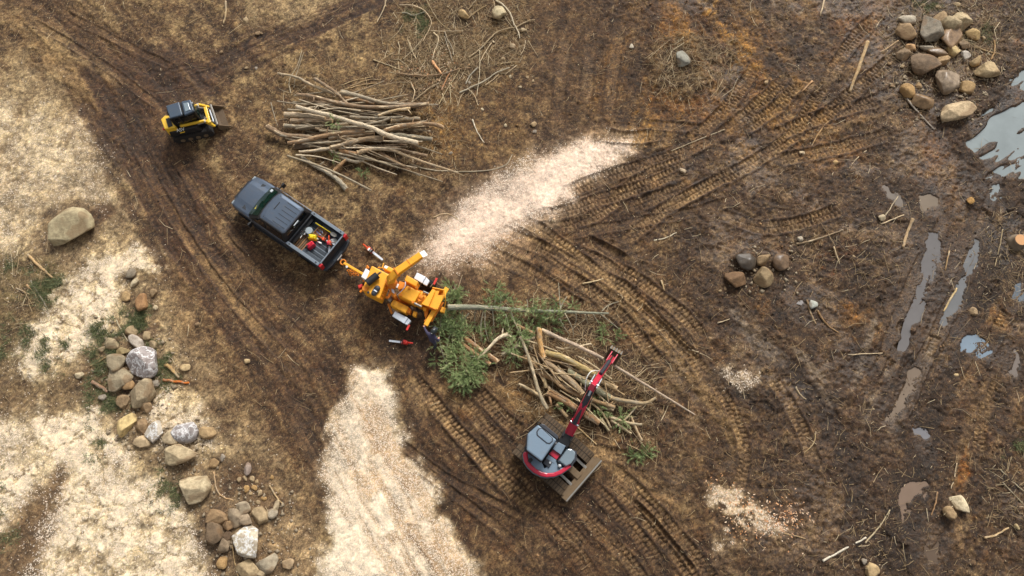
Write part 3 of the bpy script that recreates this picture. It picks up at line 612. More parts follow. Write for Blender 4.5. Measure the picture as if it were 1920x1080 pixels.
for k, (nm, pg, lab, dp) in list(enumerate(PUDDLES))[::-1]:
    W, m = poly_mask(pg, 0.22, 1.1); big = nm == 'muddy_pool'
    base = float(np.median(HGT[W])) if not big else -0.10
    lvl = min(base, 0.0) - 0.03; LEVEL[k] = lvl
    rg = fbm((X[W] + Y[W] * 1.3) * 0.35, (Y[W] - X[W] * 0.75) * 1.5, 0.75, 3, 140 + k)
    bed = lvl - dp + sm(rg, 0.46, 0.57) * (0.20 if big else 0.03 if k == 6 else 0.09) + (N_FINE[W] - 0.5) * 0.05
    keep = HGT[W] * 0.35 if not big else 0
    HGT[W] = np.where(m > 0.02, HGT[W] * (1 - m) + (bed + keep * 0.3) * m, HGT[W])
    W2, m2 = poly_mask(pg, 0.22, 0.7, 1.5 if big else 0.75)
    HGT[W] = np.where((m < 0.45) & (m2 > 0.05), np.maximum(HGT[W], lvl + 0.03 + 0.03 * N_FINE[W]), HGT[W])
    WET[W] = np.maximum(WET[W], 0.85 * sm(m, 0.0, 0.6)); rim_ = (m2 * 0.5)[..., None] if m2.shape == m.shape else 0
    C[W] = C[W] * (1 - rim_) + rgb((56, 42, 30)) * rim_

# level stands for the machines
for pg, s_ in (([(430, 370), (480, 325), (670, 450), (620, 525)], 0.5), ([(300, 215), (360, 180), (430, 215), (440, 260), (340, 280), (300, 265)], 0.4), ([(690, 520), (740, 480), (850, 550), (800, 640), (700, 590)], 0.5), ([(1000, 780), (1060, 760), (1150, 860), (1080, 950), (1000, 920), (970, 860)], 0.4), ([(795, 630), (835, 630), (835, 665), (795, 665)], 0.2)):
    W, m = poly_mask(pg, s_, 0.2); HGT[W] = HGT[W] * (1 - m) + (N_FINE[W] - 0.5) * 0.03 * m

# ------------------------------------------------------------------ where the boulders lie (plan pixels, size, turn, colour, words)
TAN, CREAM, GREY, BRN, DRK, GOLD, WETB, OLV = (168, 146, 112), (204, 190, 160), (148, 142, 136), (132, 106, 76), (84, 68, 54), (182, 142, 84), (118, 98, 88), (172, 162, 130)
BOULDERS = [
 (125, 432, 98, 70, -28, OLV, 'huge pale olive boulder alone among straw, scuffed white on top', 0.55, 'rock'),
 (267, 682, 64, 62, 20, (150, 142, 146), 'purple-grey boulder scratched all over with white scrapes', 0.6, 'rock_scraped'),
 (217, 682, 38, 36, 0, (142, 132, 110), 'domed brown-grey boulder against the left side of the white-scratched one', 0.8, 'rock'),
 (222, 710, 48, 52, 80, (150, 140, 118), 'banded tan boulder under the domed one in the cluster', 0.55, 'rock'),
 (264, 737, 58, 46, -52, (158, 144, 118), 'angular tan boulder directly below the white-scratched one', 0.7, 'rock'),
 (238, 795, 48, 30, 96, (214, 190, 130), 'upright cream-yellow boulder blotched with brown patches', 0.7, 'rock'),
 (265, 798, 34, 22, 80, BRN, 'narrow brown boulder right of the blotched yellow one', 0.7, 'rock'),
 (291, 815, 50, 34, -75, (188, 178, 164), 'egg shaped pale grey boulder with a white scrape', 0.7, 'rock_scraped'),
 (266, 832, 30, 28, 0, (188, 166, 132), 'dusty tan boulder tucked under the pale grey egg shaped one', 0.6, 'rock'),
 (346, 809, 50, 42, 15, (156, 152, 158), 'blue-grey boulder with a brown lump, right of the egg shaped one', 0.65, 'rock_scraped'),
 (390, 809, 30, 28, 0, (164, 136, 96), 'faceted brown boulder at the right end of its row', 0.75, 'rock'),
 (320, 822, 34, 28, 30, (184, 168, 140), 'dusty pale boulder wedged between the egg shaped and blue-grey ones', 0.5, 'rock'),
 (337, 852, 72, 38, -4, (184, 168, 136), 'long flat tan slab boulder with a dark lower face', 0.55, 'rock'),
 (360, 913, 64, 58, 10, (206, 192, 160), 'large round cream boulder standing alone in the chips', 0.6, 'rock'),
 (464, 1017, 60, 54, 40, (202, 190, 168), 'large white-grey boulder with a tan lower half', 0.7, 'rock_scraped'),
 (404, 971, 46, 28, 15, (132, 104, 72), 'cracked brown boulder with a pale broken end', 0.6, 'rock'),
 (439, 970, 36, 30, 40, (134, 120, 102), 'lumpy grey-brown boulder above the white-grey one', 0.6, 'rock'),
 (461, 976, 26, 24, 0, (140, 124, 106), 'smaller grey boulder squeezed in just above the white-grey one', 0.6, 'rock'),
 (456, 952, 28, 25, -20, (150, 138, 120), 'rounded grey-brown boulder topmost in the lower heap', 0.7, 'rock'),
 (488, 966, 34, 28, 70, (158, 138, 106), 'tan-brown boulder next to a round pale stone', 0.65, 'rock'),
 (398, 1001, 46, 38, 60, (88, 70, 52), 'dark soil-covered boulder left of the white-grey one', 0.6, 'rock'),
 (420, 1025, 32, 25, 80, (112, 96, 78), 'dark grey-brown boulder below the soil-covered one', 0.6, 'rock'),
 (464, 1068, 48, 38, 0, (166, 146, 112), 'dusty tan boulder under the white-grey one at the bottom edge', 0.5, 'rock'),
 (502, 1055, 40, 38, 0, (150, 142, 126), 'dusty grey boulder at the bottom, right of the white-grey one', 0.5, 'rock'),
 (267, 568, 36, 25, 78, (150, 106, 64), 'pointed brown boulder shaped like an arrowhead beside the grass', 0.6, 'rock'),
 (1397, 490, 37, 34, 0, (30, 24, 20), 'blackish wet boulder in the group of five', 0.7, 'rock_wet'),
 (1431, 486, 30, 25, 0, (128, 104, 72), 'tan boulder with one dark half, smallest of the group of five', 0.7, 'rock'),
 (1381, 524, 44, 32, 32, (96, 66, 40), 'smooth brown oval boulder, lowest and leftmost of five', 0.75, 'rock'),
 (1430, 519, 40, 36, 50, (136, 116, 84), 'pocked tan boulder at the bottom of the group of five', 0.7, 'rock'),
 (1467, 493, 37, 32, 30, (82, 60, 42), 'shiny wet brown boulder, rightmost of the group of five', 0.6, 'rock_wet'),
 (1697, 56, 44, 36, 60, (146, 118, 84), 'brown boulder under a pale grey block, left end of the big heap', 0.5, 'rock'),
 (1700, 38, 30, 24, 0, (182, 176, 164), 'pale grey block perched on the left end of the heap', 0.7, 'rock'),
 (1743, 55, 62, 46, -65, (112, 108, 100), 'tall dark grey boulder at the top of the heap', 0.7, 'rock'),
 (1765, 34, 28, 26, 0, (144, 118, 84), 'brown boulder behind the tall dark grey one', 0.7, 'rock'),
 (1803, 40, 46, 38, 10, (190, 172, 136), 'pale tan boulder at the back right of the heap', 0.7, 'rock'),
 (1782, 44, 36, 34, 0, (172, 156, 124), 'round tan boulder in front of the pale one at the back', 0.9, 'rock'),
 (1785, 74, 56, 46, -55, (112, 84, 56), 'rust-stained boulder in the middle of the heap', 0.45, 'rock_wet'),
 (1825, 64, 28, 20, 40, (180, 150, 96), 'golden oval boulder at the right flank of the heap', 0.6, 'rock'),
 (1710, 89, 22, 17, 0, (196, 152, 104), 'small orange-tan boulder above the pocked dark one', 0.7, 'rock'),
 (1733, 122, 58, 46, 15, (96, 76, 58), 'large pocked dark brown boulder in the heap', 0.55, 'rock'),
 (1757, 100, 36, 22, 10, (104, 82, 60), 'wet red-brown boulder between the rust-stained and pocked ones', 0.5, 'rock_wet'),
 (1789, 96, 24, 23, 0, (202, 178, 124), 'yellowish squarish boulder right of the wet red-brown one', 0.8, 'rock'),
 (1808, 107, 22, 20, 0, (160, 156, 152), 'small shiny grey boulder below the yellowish squarish one', 0.7, 'rock_wet'),
 (1767, 115, 28, 23, 0, (158, 128, 88), 'brown-and-tan boulder just above the glossy purple one', 0.7, 'rock'),
 (1775, 148, 62, 46, -50, (128, 112, 96), 'glossy wet purple-brown boulder low in the heap', 0.6, 'rock_wet'),
 (1853, 128, 48, 33, -5, (204, 180, 138), 'clean pale tan boulder nearest the pool', 0.6, 'rock'),
 (1701, 171, 29, 26, 70, (166, 128, 74), 'golden brown boulder left of the dark rusty one', 0.75, 'rock'),
 (1728, 191, 36, 31, 10, (112, 84, 52), 'dark rusty boulder with a pale underside', 0.7, 'rock_wet'),
 (1812, 165, 28, 26, 0, (164, 132, 84), 'tan boulder above the long slab by the pool', 0.7, 'rock'),
 (1789, 208, 78, 36, -8, (198, 176, 142), 'long pale slab boulder stained rust on top, by the pool', 0.55, 'rock'),
 (1278, 113, 36, 30, 80, (136, 142, 140), 'blue-grey boulder half buried in the brushy mound', 0.6, 'rock'),
 (935, 26, 30, 27, 60, (196, 184, 150), 'pale round boulder among the brush under a long branch', 0.7, 'rock'),
 (868, 28, 22, 18, 40, (190, 160, 110), 'tan egg shaped boulder among the brush', 0.7, 'rock'),
 (1798, 945, 38, 27, 65, (218, 206, 176), 'bright cream boulder leaning on a brown one near the boot-shaped puddle', 0.6, 'rock'),
 (1783, 962, 27, 24, 20, (150, 124, 88), 'brown boulder touching the bright cream one', 0.7, 'rock'),
 (1633, 1070, 30, 28, 0, (176, 150, 108), 'tan boulder cut off by the bottom edge', 0.7, 'rock'),
 (1808, 85, 22, 20, 0, (112, 92, 70), 'muddy lump boulder between the golden and shiny grey ones', 0.6, 'rock'),
 (1831, 114, 28, 18, -35, (172, 146, 104), 'narrow tan boulder left of the clean pale one', 0.6, 'rock'),
 (1737, 91, 28, 13, 5, (190, 184, 172), 'flat pale grey boulder lying under the tall dark grey one', 0.6, 'rock'),
 (1692, 102, 34, 26, -30, (104, 84, 62), 'mud-caked boulder at the left foot of the heap', 0.5, 'rock'),
]
STONES = [
 (247, 619, 24, 22, TAN, 'round tan stone at the grass edge, upper of the cluster'), (277, 627, 21, 17, TAN, 'tan stone right of the round one at the grass edge'), (257, 642, 38, 18, (176, 170, 166), 'flat stone streaked white above the scratched boulder'),
 (209, 644, 30, 22, (150, 136, 108), 'brown-grey stone with a pale top on the grass'), (191, 655, 13, 14, (150, 132, 104), 'small stone at the left tip of the cluster, on grass'), (231, 659, 25, 17, (168, 150, 106), 'speckled yellowish stone above the domed boulder'),
 (287, 648, 19, 15, (150, 132, 102), 'dirty stone at the upper right of the scratched boulder'), (293, 718, 15, 18, GREY, 'small grey stone right of the angular tan boulder'), (347, 689, 15, 19, (196, 172, 128), 'tan egg shaped stone beside an orange splinter'),
 (192, 744, 15, 12, GREY, 'small grey stone below a chunk of wood'), (230, 753, 26, 24, (142, 118, 88), 'dusty brown stone left below the angular boulder'), (150, 703, 17, 13, CREAM, 'small cream stone alone in the litter'),
 (240, 722, 19, 23, (150, 116, 76), 'squarish brown stone between the banded and angular boulders'), (369, 608, 13, 10, BRN, 'small brown stone on open soil beside the haul road'), (272, 760, 28, 20, (140, 114, 84), 'soil covered stone under the angular boulder'),
 (401, 869, 19, 18, (150, 120, 80), 'brown stone right of the flat slab boulder'), (417, 859, 15, 12, GREY, 'grey pebble beside the brown stone near the slab'), (464, 880, 14, 25, (146, 132, 130), 'purple-grey upright stone on dark soil'),
 (510, 962, 20, 20, (166, 158, 144), 'round pale grey stone at the right end of the lower heap'), (518, 948, 20, 10, (188, 172, 144), 'flat pale stone above the round pale grey one'), (428, 985, 19, 18, (120, 92, 62), 'brown stone wedged left of the white-grey boulder'),
 (427, 1003, 17, 16, (88, 66, 48), 'dark brown stone against the white-grey boulder'), (417, 1054, 22, 25, (178, 140, 86), 'golden brown cubic stone at the foot of the heap'), (540, 1056, 22, 23, (162, 138, 108), 'tan stone alone at the lower right of the heap'),
 (486, 1076, 36, 18, (160, 142, 112), 'dusty stone cut by the bottom edge between two boulders'), (244, 512, 21, 20, (128, 120, 108), 'grey stone sunk into the chip field'), (254, 529, 23, 11, (200, 188, 160), 'long pale stone next to the sunken grey one'),
 (238, 555, 21, 17, (196, 162, 112), 'round tan stone left of the arrowhead boulder'), (291, 577, 10, 10, CREAM, 'little pale stone right of the arrowhead boulder'), (286, 550, 18, 15, (140, 116, 84), 'earthy stone above the little pale one'),
 (463, 677, 12, 9, (202, 176, 132), 'lone tan stone on the open haul road'), (980, 57, 15, 10, (190, 172, 140), 'pale flat stone beside the end of the long branch'), (961, 87, 11, 11, (190, 170, 140), 'pale stone below the flat one, in the brush'),
 (1184, 87, 9, 10, (220, 214, 200), 'white stone on the striped mud at the top'), (1001, 233, 13, 11, (188, 160, 120), 'tan stone just above the chip spray'), (1525, 570, 20, 16, (176, 190, 192), 'pale blue-white stone between puddle and root'),
 (1500, 448, 12, 10, (190, 184, 172), 'pale stone at the end of a mottled pole'), (1652, 408, 14, 14, (214, 200, 170), 'cream stone where two sticks meet'), (1820, 377, 15, 14, (176, 128, 56), 'orange stone at the rim of the orange soil'),
 (1827, 585, 18, 14, (178, 152, 118), 'tan stone on the ochre grass patch'), (1793, 703, 9, 12, (206, 180, 132), 'yellowish stone on dark mud right of the ruts'), (1907, 988, 8, 12, (206, 186, 140), 'yellowish stone near the right edge, low in the picture'),
 (1620, 1053, 11, 10, GREY, 'grey stone touching the bottom-edge boulder'), (1567, 304, 9, 8, (222, 184, 124), 'round yellow stone beside the lowest cleat marks'), (1503, 287, 7, 12, (210, 190, 160), 'cream stone between the cleat marks'),
 (1280, 320, 13, 9, (188, 170, 146), 'pale stone below the double cleat marks'), (1723, 160, 13, 13, (166, 134, 92), 'small tan stone between the golden brown and rusty boulders'), (1437, 155, 9, 9, (176, 148, 110), 'small tan stone above the ochre cleat marks'),
]
# soil banked up round each boulder, darker and glossier at its foot
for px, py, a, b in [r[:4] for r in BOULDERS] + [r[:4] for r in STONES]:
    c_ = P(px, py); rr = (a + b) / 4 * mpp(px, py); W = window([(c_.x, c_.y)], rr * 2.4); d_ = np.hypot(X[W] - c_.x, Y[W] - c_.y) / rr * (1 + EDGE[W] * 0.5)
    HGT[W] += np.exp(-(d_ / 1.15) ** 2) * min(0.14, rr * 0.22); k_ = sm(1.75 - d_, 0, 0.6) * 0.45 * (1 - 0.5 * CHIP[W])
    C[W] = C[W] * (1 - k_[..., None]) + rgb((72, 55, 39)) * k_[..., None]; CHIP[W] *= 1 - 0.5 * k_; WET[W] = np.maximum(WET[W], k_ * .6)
# grain
g = (N_PIX - 0.5) * 0.6 + (N_FINE - 0.5) * 0.50 + (fbm(X, Y, 1.6, 3, 153) - 0.5) * 0.35 + (fbm(X, Y, 6.5, 2, 151) - 0.5) * 0.35
C *= (1 + g * (1 - 0.55 * CHIP))[..., None]
pale = sm(fbm(X, Y, 9.0, 2, 152), 0.60, 0.74) * (0.06 + 0.6 * LIT) * (1 - CHIP)
C[:] = C * (1 - pale[..., None]) + rgb((170, 142, 104)) * pale[..., None]
C *= (1 + (_hash(np.arange(X.size).reshape(X.shape) % 4099, np.arange(X.size).reshape(X.shape) // 4099, 77) - 0.5) * (0.30 - 0.18 * CHIP))[..., None]
HGT += (_hash(np.arange(X.size).reshape(X.shape) % 4093, np.arange(X.size).reshape(X.shape) // 4093, 78) - 0.5) * 0.030 * (0.4 + 0.6 * rough) * (1 - far) * (1 - 0.6 * CHIP)
soil_only = (1 - CHIP)[..., None]
lum = sm(C.mean(-1) / 255.0, 0.20, 0.50)[..., None]; tone = np.array([0.93, 0.87, 0.78]) * (1 - lum) + np.array([0.945, 0.94, 0.885]) * lum
C *= 1 + soil_only * (tone - 1)
C *= (1 - 0.05 * (1 - CHIP) * sm(X + (N_BIG - 0.5) * 6, 3, 10))[..., None]
C[:] = np.clip(C, 8, 250)

def ground_h(x, y):
    i = int(np.clip(np.searchsorted(xs, x), 1, len(xs) - 1)); j = int(np.clip(np.searchsorted(ys, y), 1, len(ys) - 1))
    return float(HGT[j, i])

def build_ground():
    ny, nx = X.shape; me = bpy.data.meshes.new('ground')
    co = np.stack([X, Y, HGT], -1).reshape(-1, 3).astype(np.float32); me.vertices.add(ny * nx); me.vertices.foreach_set('co', co.ravel())
    j, i = np.meshgrid(np.arange(ny - 1), np.arange(nx - 1), indexing='ij'); a = (j * nx + i)
    q = np.stack([a, a + 1, a + nx + 1, a + nx], -1).reshape(-1, 4).astype(np.int32); nf = len(q)
    me.loops.add(nf * 4); me.loops.foreach_set('vertex_index', q.ravel()); me.polygons.add(nf)
    me.polygons.foreach_set('loop_start', np.arange(0, nf * 4, 4, dtype=np.int32)); me.polygons.foreach_set('loop_total', np.full(nf, 4, np.int32))
    me.update(calc_edges=True)
    c = C / 255.0; c = np.where(c <= 0.04045, c / 12.92, ((c + 0.055) / 1.055) ** 2.4)
    ca = me.color_attributes.new('soil', 'FLOAT_COLOR', 'POINT'); ca.data.foreach_set('color', np.concatenate([c, np.ones(X.shape + (1,))], -1).astype(np.float32).ravel())
    cb = me.color_attributes.new('cover', 'FLOAT_COLOR', 'POINT'); cb.data.foreach_set('color', np.stack([LIT, WET, CHIP, np.ones(X.shape)], -1).astype(np.float32).ravel())
    me.polygons.foreach_set('use_smooth', np.ones(nf, bool))
    m, n, b = _new('soil')
    at = n.nodes.new('ShaderNodeVertexColor'); at.layer_name = 'soil'; cv = n.nodes.new('ShaderNodeVertexColor'); cv.layer_name = 'cover'
    sp = n.nodes.new('ShaderNodeSeparateColor'); n.links.new(cv.outputs[0], sp.inputs[0])
    f1 = noise(n, 16, 6, 0.72); f2 = noise(n, 48, 3, 0.6); f3 = noise(n, 30, 2, 0.5, (1, 0.35, 1))
    c_ = mixc(n, mixc(n, at.outputs[0], (0.42, 0.39, 0.36), 1.0, 'MULTIPLY'), mixc(n, at.outputs[0], (1.5, 1.48, 1.44), 1.0, 'MULTIPLY'), ramp(n, f1, 0.30, 0.70))
    kp = n.nodes.new('ShaderNodeMath'); kp.operation = 'MULTIPLY'; n.links.new(sp.outputs[2], kp.inputs[0]); kp.inputs[1].default_value = 0.65
    c_ = mixc(n, c_, at.outputs[0], kp.outputs[0])
    fl = n.nodes.new('ShaderNodeMath'); fl.operation = 'MULTIPLY'; n.links.new(ramp(n, f3, 0.62, 0.72), fl.inputs[0]); n.links.new(sp.outputs[0], fl.inputs[1])
    c_ = mixc(n, c_, lin((186, 160, 122)), fl.outputs[0])
    ch = n.nodes.new('ShaderNodeMath'); ch.operation = 'MULTIPLY'; n.links.new(ramp(n, f2, 0.55, 0.75), ch.inputs[0]); n.links.new(sp.outputs[2], ch.inputs[1])
    c_ = mixc(n, c_, lin((250, 234, 206)), ch.outputs[0])
    n.links.new(c_, b.inputs['Base Color'])
    rr = n.nodes.new('ShaderNodeMapRange'); rr.inputs[3].default_value = 0.97; rr.inputs[4].default_value = 0.24; n.links.new(sp.outputs[1], rr.inputs[0]); n.links.new(rr.outputs[0], b.inputs['Roughness'])
    b.inputs['Specular IOR Level'].default_value = 0.4
    bump(n, b, f1, 0.9, 0.045)
    me.materials.append(m); o = bpy.data.objects.new('ground', me); COL.objects.link(o); o['kind'] = 'structure'
build_ground()

def water_material(name, col):
    m, n, b = _new(name); f = noise(n, 0.9, 4, 0.6)
    n.links.new(mixc(n, lin(tuple(x * 0.86 for x in col)), lin(tuple(min(255, x * 1.08) for x in col)), f), b.inputs['Base Color'])
    b.inputs['Roughness'].default_value = 0.05; b.inputs['IOR'].default_value = 1.33; b.inputs['Specular IOR Level'].default_value = 0.6
    bump(n, b, noise(n, 6, 2, 0.5), 0.05, 0.01)
WCOL = {0: (138, 146, 146), 1: (136, 142, 142), 2: (112, 108, 106), 3: (116, 116, 116), 4: (156, 150, 146), 5: (126, 140, 152), 6: (128, 108, 92), 7: (124, 122, 124), 8: (130, 128, 128), 9: (100, 84, 70), 10: (128, 114, 98), 11: (108, 116, 124), 12: (126, 118, 116), 13: (122, 112, 104), 14: (128, 112, 96), 15: (124, 114, 104)}
for k, (nm, pg, lab, dp) in enumerate(PUDDLES):
    pts = PP(pg, LEVEL[k]); cx = sum(p.x for p in pts) / len(pts); cy = sum(p.y for p in pts) / len(pts)
    ring = []
    for p in pts:
        d = Vector((p.x - cx, p.y - cy, 0)); gr = 1.1 if k == 0 else 0.45; ring.append((p.x + d.normalized().x * gr, p.y + d.normalized().y * gr))
    water_material('water_%d' % k, WCOL[k])
    b_ = MB(); b_.add([(x, y, LEVEL[k]) for x, y in ring], [tuple(range(len(ring)))])
    a = sum(ring[i][0] * ring[(i + 1) % len(ring)][1] - ring[(i + 1) % len(ring)][0] * ring[i][1] for i in range(len(ring)))
    if a < 0: b_.f = [f[::-1] for f in b_.f]
    o = b_.build(nm, 'water_%d' % k); tag(o, lab, None, None, 'structure')
# ------------------------------------------------------------------ boulders and stones
def ico(sub):
    t = (1 + 5 ** .5) / 2
    v = [(-1, t, 0), (1, t, 0), (-1, -t, 0), (1, -t, 0), (0, -1, t), (0, 1, t), (0, -1, -t), (0, 1, -t), (t, 0, -1), (t, 0, 1), (-t, 0, -1), (-t, 0, 1)]
    v = [Vector(p).normalized() for p in v]
    f = [(0, 11, 5), (0, 5, 1), (0, 1, 7), (0, 7, 10), (0, 10, 11), (1, 5, 9), (5, 11, 4), (11, 10, 2), (10, 7, 6), (7, 1, 8), (3, 9, 4), (3, 4, 2), (3, 2, 6), (3, 6, 8), (3, 8, 9), (4, 9, 5), (2, 4, 11), (6, 2, 10), (8, 6, 7), (9, 8, 1)]
    for _ in range(sub):
        mid = {}; g = []
        def mp(a, b):
            k = (min(a, b), max(a, b))
            if k not in mid: mid[k] = len(v); v.append(((v[a] + v[b]) / 2).normalized())
            return mid[k]
        for a, b, c in f:
            x, y, z = mp(a, b), mp(b, c), mp(c, a); g += [(a, x, z), (b, y, x), (c, z, y), (x, y, z)]
        f = g
    return np.array([tuple(p) for p in v]), f
ICO = {2: ico(2), 3: ico(3), 4: ico(4)}
def n3(p, sc, seed):
    return (fbm(p[:, 0] * sc + p[:, 2] * 0.7 * sc + 7.1 * seed, p[:, 1] * sc - p[:, 2] * 0.6 * sc + 3.7 * seed, 1.0, 3, seed) + fbm(p[:, 2] * sc + 5.3 * seed, (p[:, 0] - p[:, 1]) * 0.8 * sc, 1.0, 2, seed + 5)) / 2 - 0.5
def rock_mesh(sx, sy, sz, seed, sub, facets=9, lumpy=0.07):
    d, f = ICO[sub]; rg = np.random.default_rng(seed * 31 + 5)
    nrm = rg.normal(size=(facets, 3)); nrm /= np.linalg.norm(nrm, axis=1)[:, None]; off = rg.uniform(0.52, 0.95, facets)
    r = np.full(len(d), 1.12)
    for n_, o_ in zip(nrm, off):
        dp = d @ n_; rr = np.where(dp > 0.05, o_ / np.maximum(dp, 0.05), 9.0)
        h = np.clip(0.5 + 0.5 * (rr - r) / 0.028, 0, 1); r = rr * (1 - h) + r * h - 0.028 * h * (1 - h)      # rounded edges between faces
    p = d * r[:, None]; p = p * (1 + lumpy * n3(p, 1.3, seed % 97) + 0.10 * n3(p, 4.5, seed % 89) + 0.05 * n3(p, 11.0, seed % 83))[:, None]
    p = p / np.abs(p).max(axis=0) * np.array([sx / 2, sy / 2, sz / 2])
    me = bpy.data.meshes.new('rock'); me.from_pydata([tuple(q) for q in p], [], f)
    me.polygons.foreach_set('use_smooth', [True] * len(f)); me.update(); return me
def rock(name, px, py, a, b, ang, col, label, hr=0.62, mat='rock', group=None, sink=0.40, lift=0.0, cat=None):
    """a, b: long and short side in plan pixels, ang: turn in the plan (degrees, clockwise)"""
    sc = mpp(px, py); sx, sy = a * sc * 1.07, b * sc * 1.07; sz = hr * (sx + sy) / 2
    seed = int(px * 7 + py * 13); big = max(a, b)
    me = rock_mesh(sx, sy, sz, seed, 4 if big > 44 else 3 if big > 15 else 2)
    me.materials.append(MATS[mat]); o = bpy.data.objects.new(name, me); COL.objects.link(o)
    zc = lift + sz * (0.5 - sink); p = P(px, py, zc); g = ground_h(p.x, p.y)
    p = P(px, py, g + zc); o.location = p
    o.rotation_euler = (random.uniform(-.12, .12), random.uniform(-.12, .12), -R(ang)); o.color = (*lin(tuple(c * .72 + g_ * .28 for c, g_ in zip(col, (172, 156, 128)))), 1)
    return tag(o, label, cat or ('boulder' if 'boulder' in name else 'stone'), group)
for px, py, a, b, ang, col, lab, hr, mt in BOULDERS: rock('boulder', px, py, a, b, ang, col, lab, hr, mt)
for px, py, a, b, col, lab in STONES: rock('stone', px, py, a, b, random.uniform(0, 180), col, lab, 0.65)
PEB = [(472, 899, 13), (460, 897, 11), (448, 899, 10), (481, 903, 9), (461, 915, 16), (510, 895, 9), (477, 915, 12), (487, 925, 13), (495, 935, 11), (470, 925, 8), (484, 941, 10)]
for x, y, s_ in PEB: rock('pebble', x, y, s_, s_ * 0.8, random.uniform(0, 180), random.choice([TAN, GOLD, (176, 150, 110)]), 'yellowish pebble in the scatter above the lower boulder heap', 0.6, group='pebbles above the lower boulder heap', cat='pebble')
for x, y, s_ in [(942, 110, 10), (957, 144, 8), (1000, 152, 7), (989, 145, 6), (948, 235, 7), (905, 205, 7), (925, 78, 6), (975, 163, 6), (880, 155, 7), (1003, 247, 9)]:
    rock('pebble', x, y, s_, s_ * 0.85, random.uniform(0, 180), random.choice([CREAM, TAN, GREY]), 'little pale pebble on the soil beside the brush', 0.6, group='pebbles beside the brush', cat='pebble')
for x, y, s_ in [(1680, 138, 10), (1692, 125, 8), (1672, 160, 12), (1650, 130, 9), (1845, 72, 10), (1730, 10, 10), (1760, 14, 12), (1795, 10, 14), (1740, 22, 8), (1668, 120, 8), (1815, 130, 9), (1705, 190, 9), (1790, 170, 8)]:
    rock('pebble', x, y, s_, s_ * 0.85, random.uniform(0, 180), random.choice([BRN, TAN, (150, 120, 84)]), 'muddy pebble at the foot of the big boulder heap', 0.6, group='pebbles round the big boulder heap', cat='pebble')
for x, y, s_ in [(480, 128, 9), (462, 127, 8), (483, 62, 11), (415, 97, 9), (462, 38, 14), (490, 62, 7), (845, 287, 8), (1350, 545, 7), (1360, 541, 8), (1600, 480, 9)]:
    rock('pebble', x, y, s_, s_ * 0.75, random.uniform(0, 180), random.choice([TAN, BRN, GREY]), 'lone small pebble half sunk in trampled soil', 0.55, group='pebbles in trampled soil', cat='pebble')

# ------------------------------------------------------------------ logs, poles, sticks
def smooth_path(pts, n=2):
    for _ in range(n):
        q = [pts[0]]
        for a, b in zip(pts, pts[1:]): q += [a.lerp(b, .25), a.lerp(b, .75)]
        pts = q + [pts[-1]]
    return pts
def log(name, px, wd, label, cat, col=(142, 122, 98), z=None, w1=None, group=None, cut=None, mat='bark', sides=9, stubs=0, lift=0.0, bend=0.0):
    """px: path in plan pixels; wd, w1: thickness in pixels at both ends; z: height(s) of the axis above the ground"""
    w1 = wd if w1 is None else w1; k = len(px)
    if not isinstance(z, (list, tuple)): z = [z] * k
    pts = []
    for i, (x, y) in enumerate(px):
        r = (wd + (w1 - wd) * i / max(1, k - 1)) * mpp(x, y) / 2
        zz = r * 0.72 if z[i] is None else z[i]
        p = P(x, y, zz); g = ground_h(p.x, p.y); pts.append(P(x, y, max(zz, r * 0.7) + g + lift))
    pts = smooth_path(pts, 2 if k > 2 else 1)
    if k == 2: a, b = pts[0], pts[-1]; pts = [a.lerp(b, t / 5) for t in range(6)]
    m = len(pts); rs = random.Random(int(px[0][0] * 3 + px[0][1] * 5)); rad = []
    s0 = mpp(*px[0])
    for i in range(m):
        r = (wd + (w1 - wd) * i / (m - 1)) * s0 / 2; rad.append(r * 0.88 * rs.uniform(0.84, 1.12)); j = r * 0.09 + bend
        if 0 < i < m - 1: pts[i] = pts[i] + Vector((rs.uniform(-j, j), rs.uniform(-j, j), rs.uniform(-j, j) * 0.3))
    o0 = pts[0].copy(); b = MB(); b.tube([p - o0 for p in pts], rad, sides, cap=not cut)
    v = rs.uniform(0.88, 1.12)
    o = b.build(name, mat, None, smooth=True, loc=o0, color=tuple(c * v for c in lin(col)))
    add_grain(o, pts, rad, sides)
    if cut:
        for e in cut:
            i = 0 if e == 0 else m - 1; nb = pts[1] if e == 0 else pts[-2]; t = (pts[i] - nb).normalized(); c = MB()
            c.cyl(pts[i] - o0 - t * rad[i] * 0.3, pts[i] - o0 + t * 0.006, rad[i] * 0.97, sides)
            c.build('cut_end', 'cut_wood', o, color=lin((222, 186, 136)))
    for q in range(stubs):
        i = rs.randint(1, m - 2); t = (pts[i + 1] - pts[i]).normalized(); sd_ = Vector((-t.y, t.x, 0)) * rs.choice((-1, 1)); c = MB(); L = rad[i] * rs.uniform(2.2, 5)
        e = pts[i] - o0 + (sd_ + t * 0.5 + Vector((0, 0, rs.uniform(0, .5)))).normalized() * L
        c.tube([pts[i] - o0, (pts[i] - o0).lerp(e, .6) + Vector((0, 0, .02)), e], [rad[i] * 0.42, rad[i] * .33, rad[i] * 0.18], 6)
        sb_ = c.build('branch_stub', mat, o, smooth=True, color=tuple(c_ * v for c_ in lin(col))); add_grain(sb_, [pts[i] - o0, (pts[i] - o0).lerp(e, .6), e], [rad[i] * .4] * 3, 6)
    return tag(o, label, cat, group)
GB, BB, PB, OB, MB_ = (152, 140, 120), (146, 122, 96), (206, 184, 150), (196, 138, 84), (126, 118, 90)
def Z4(pts): return [(480 + x / 4.321, 120 + y / 4.321) for x, y in pts]
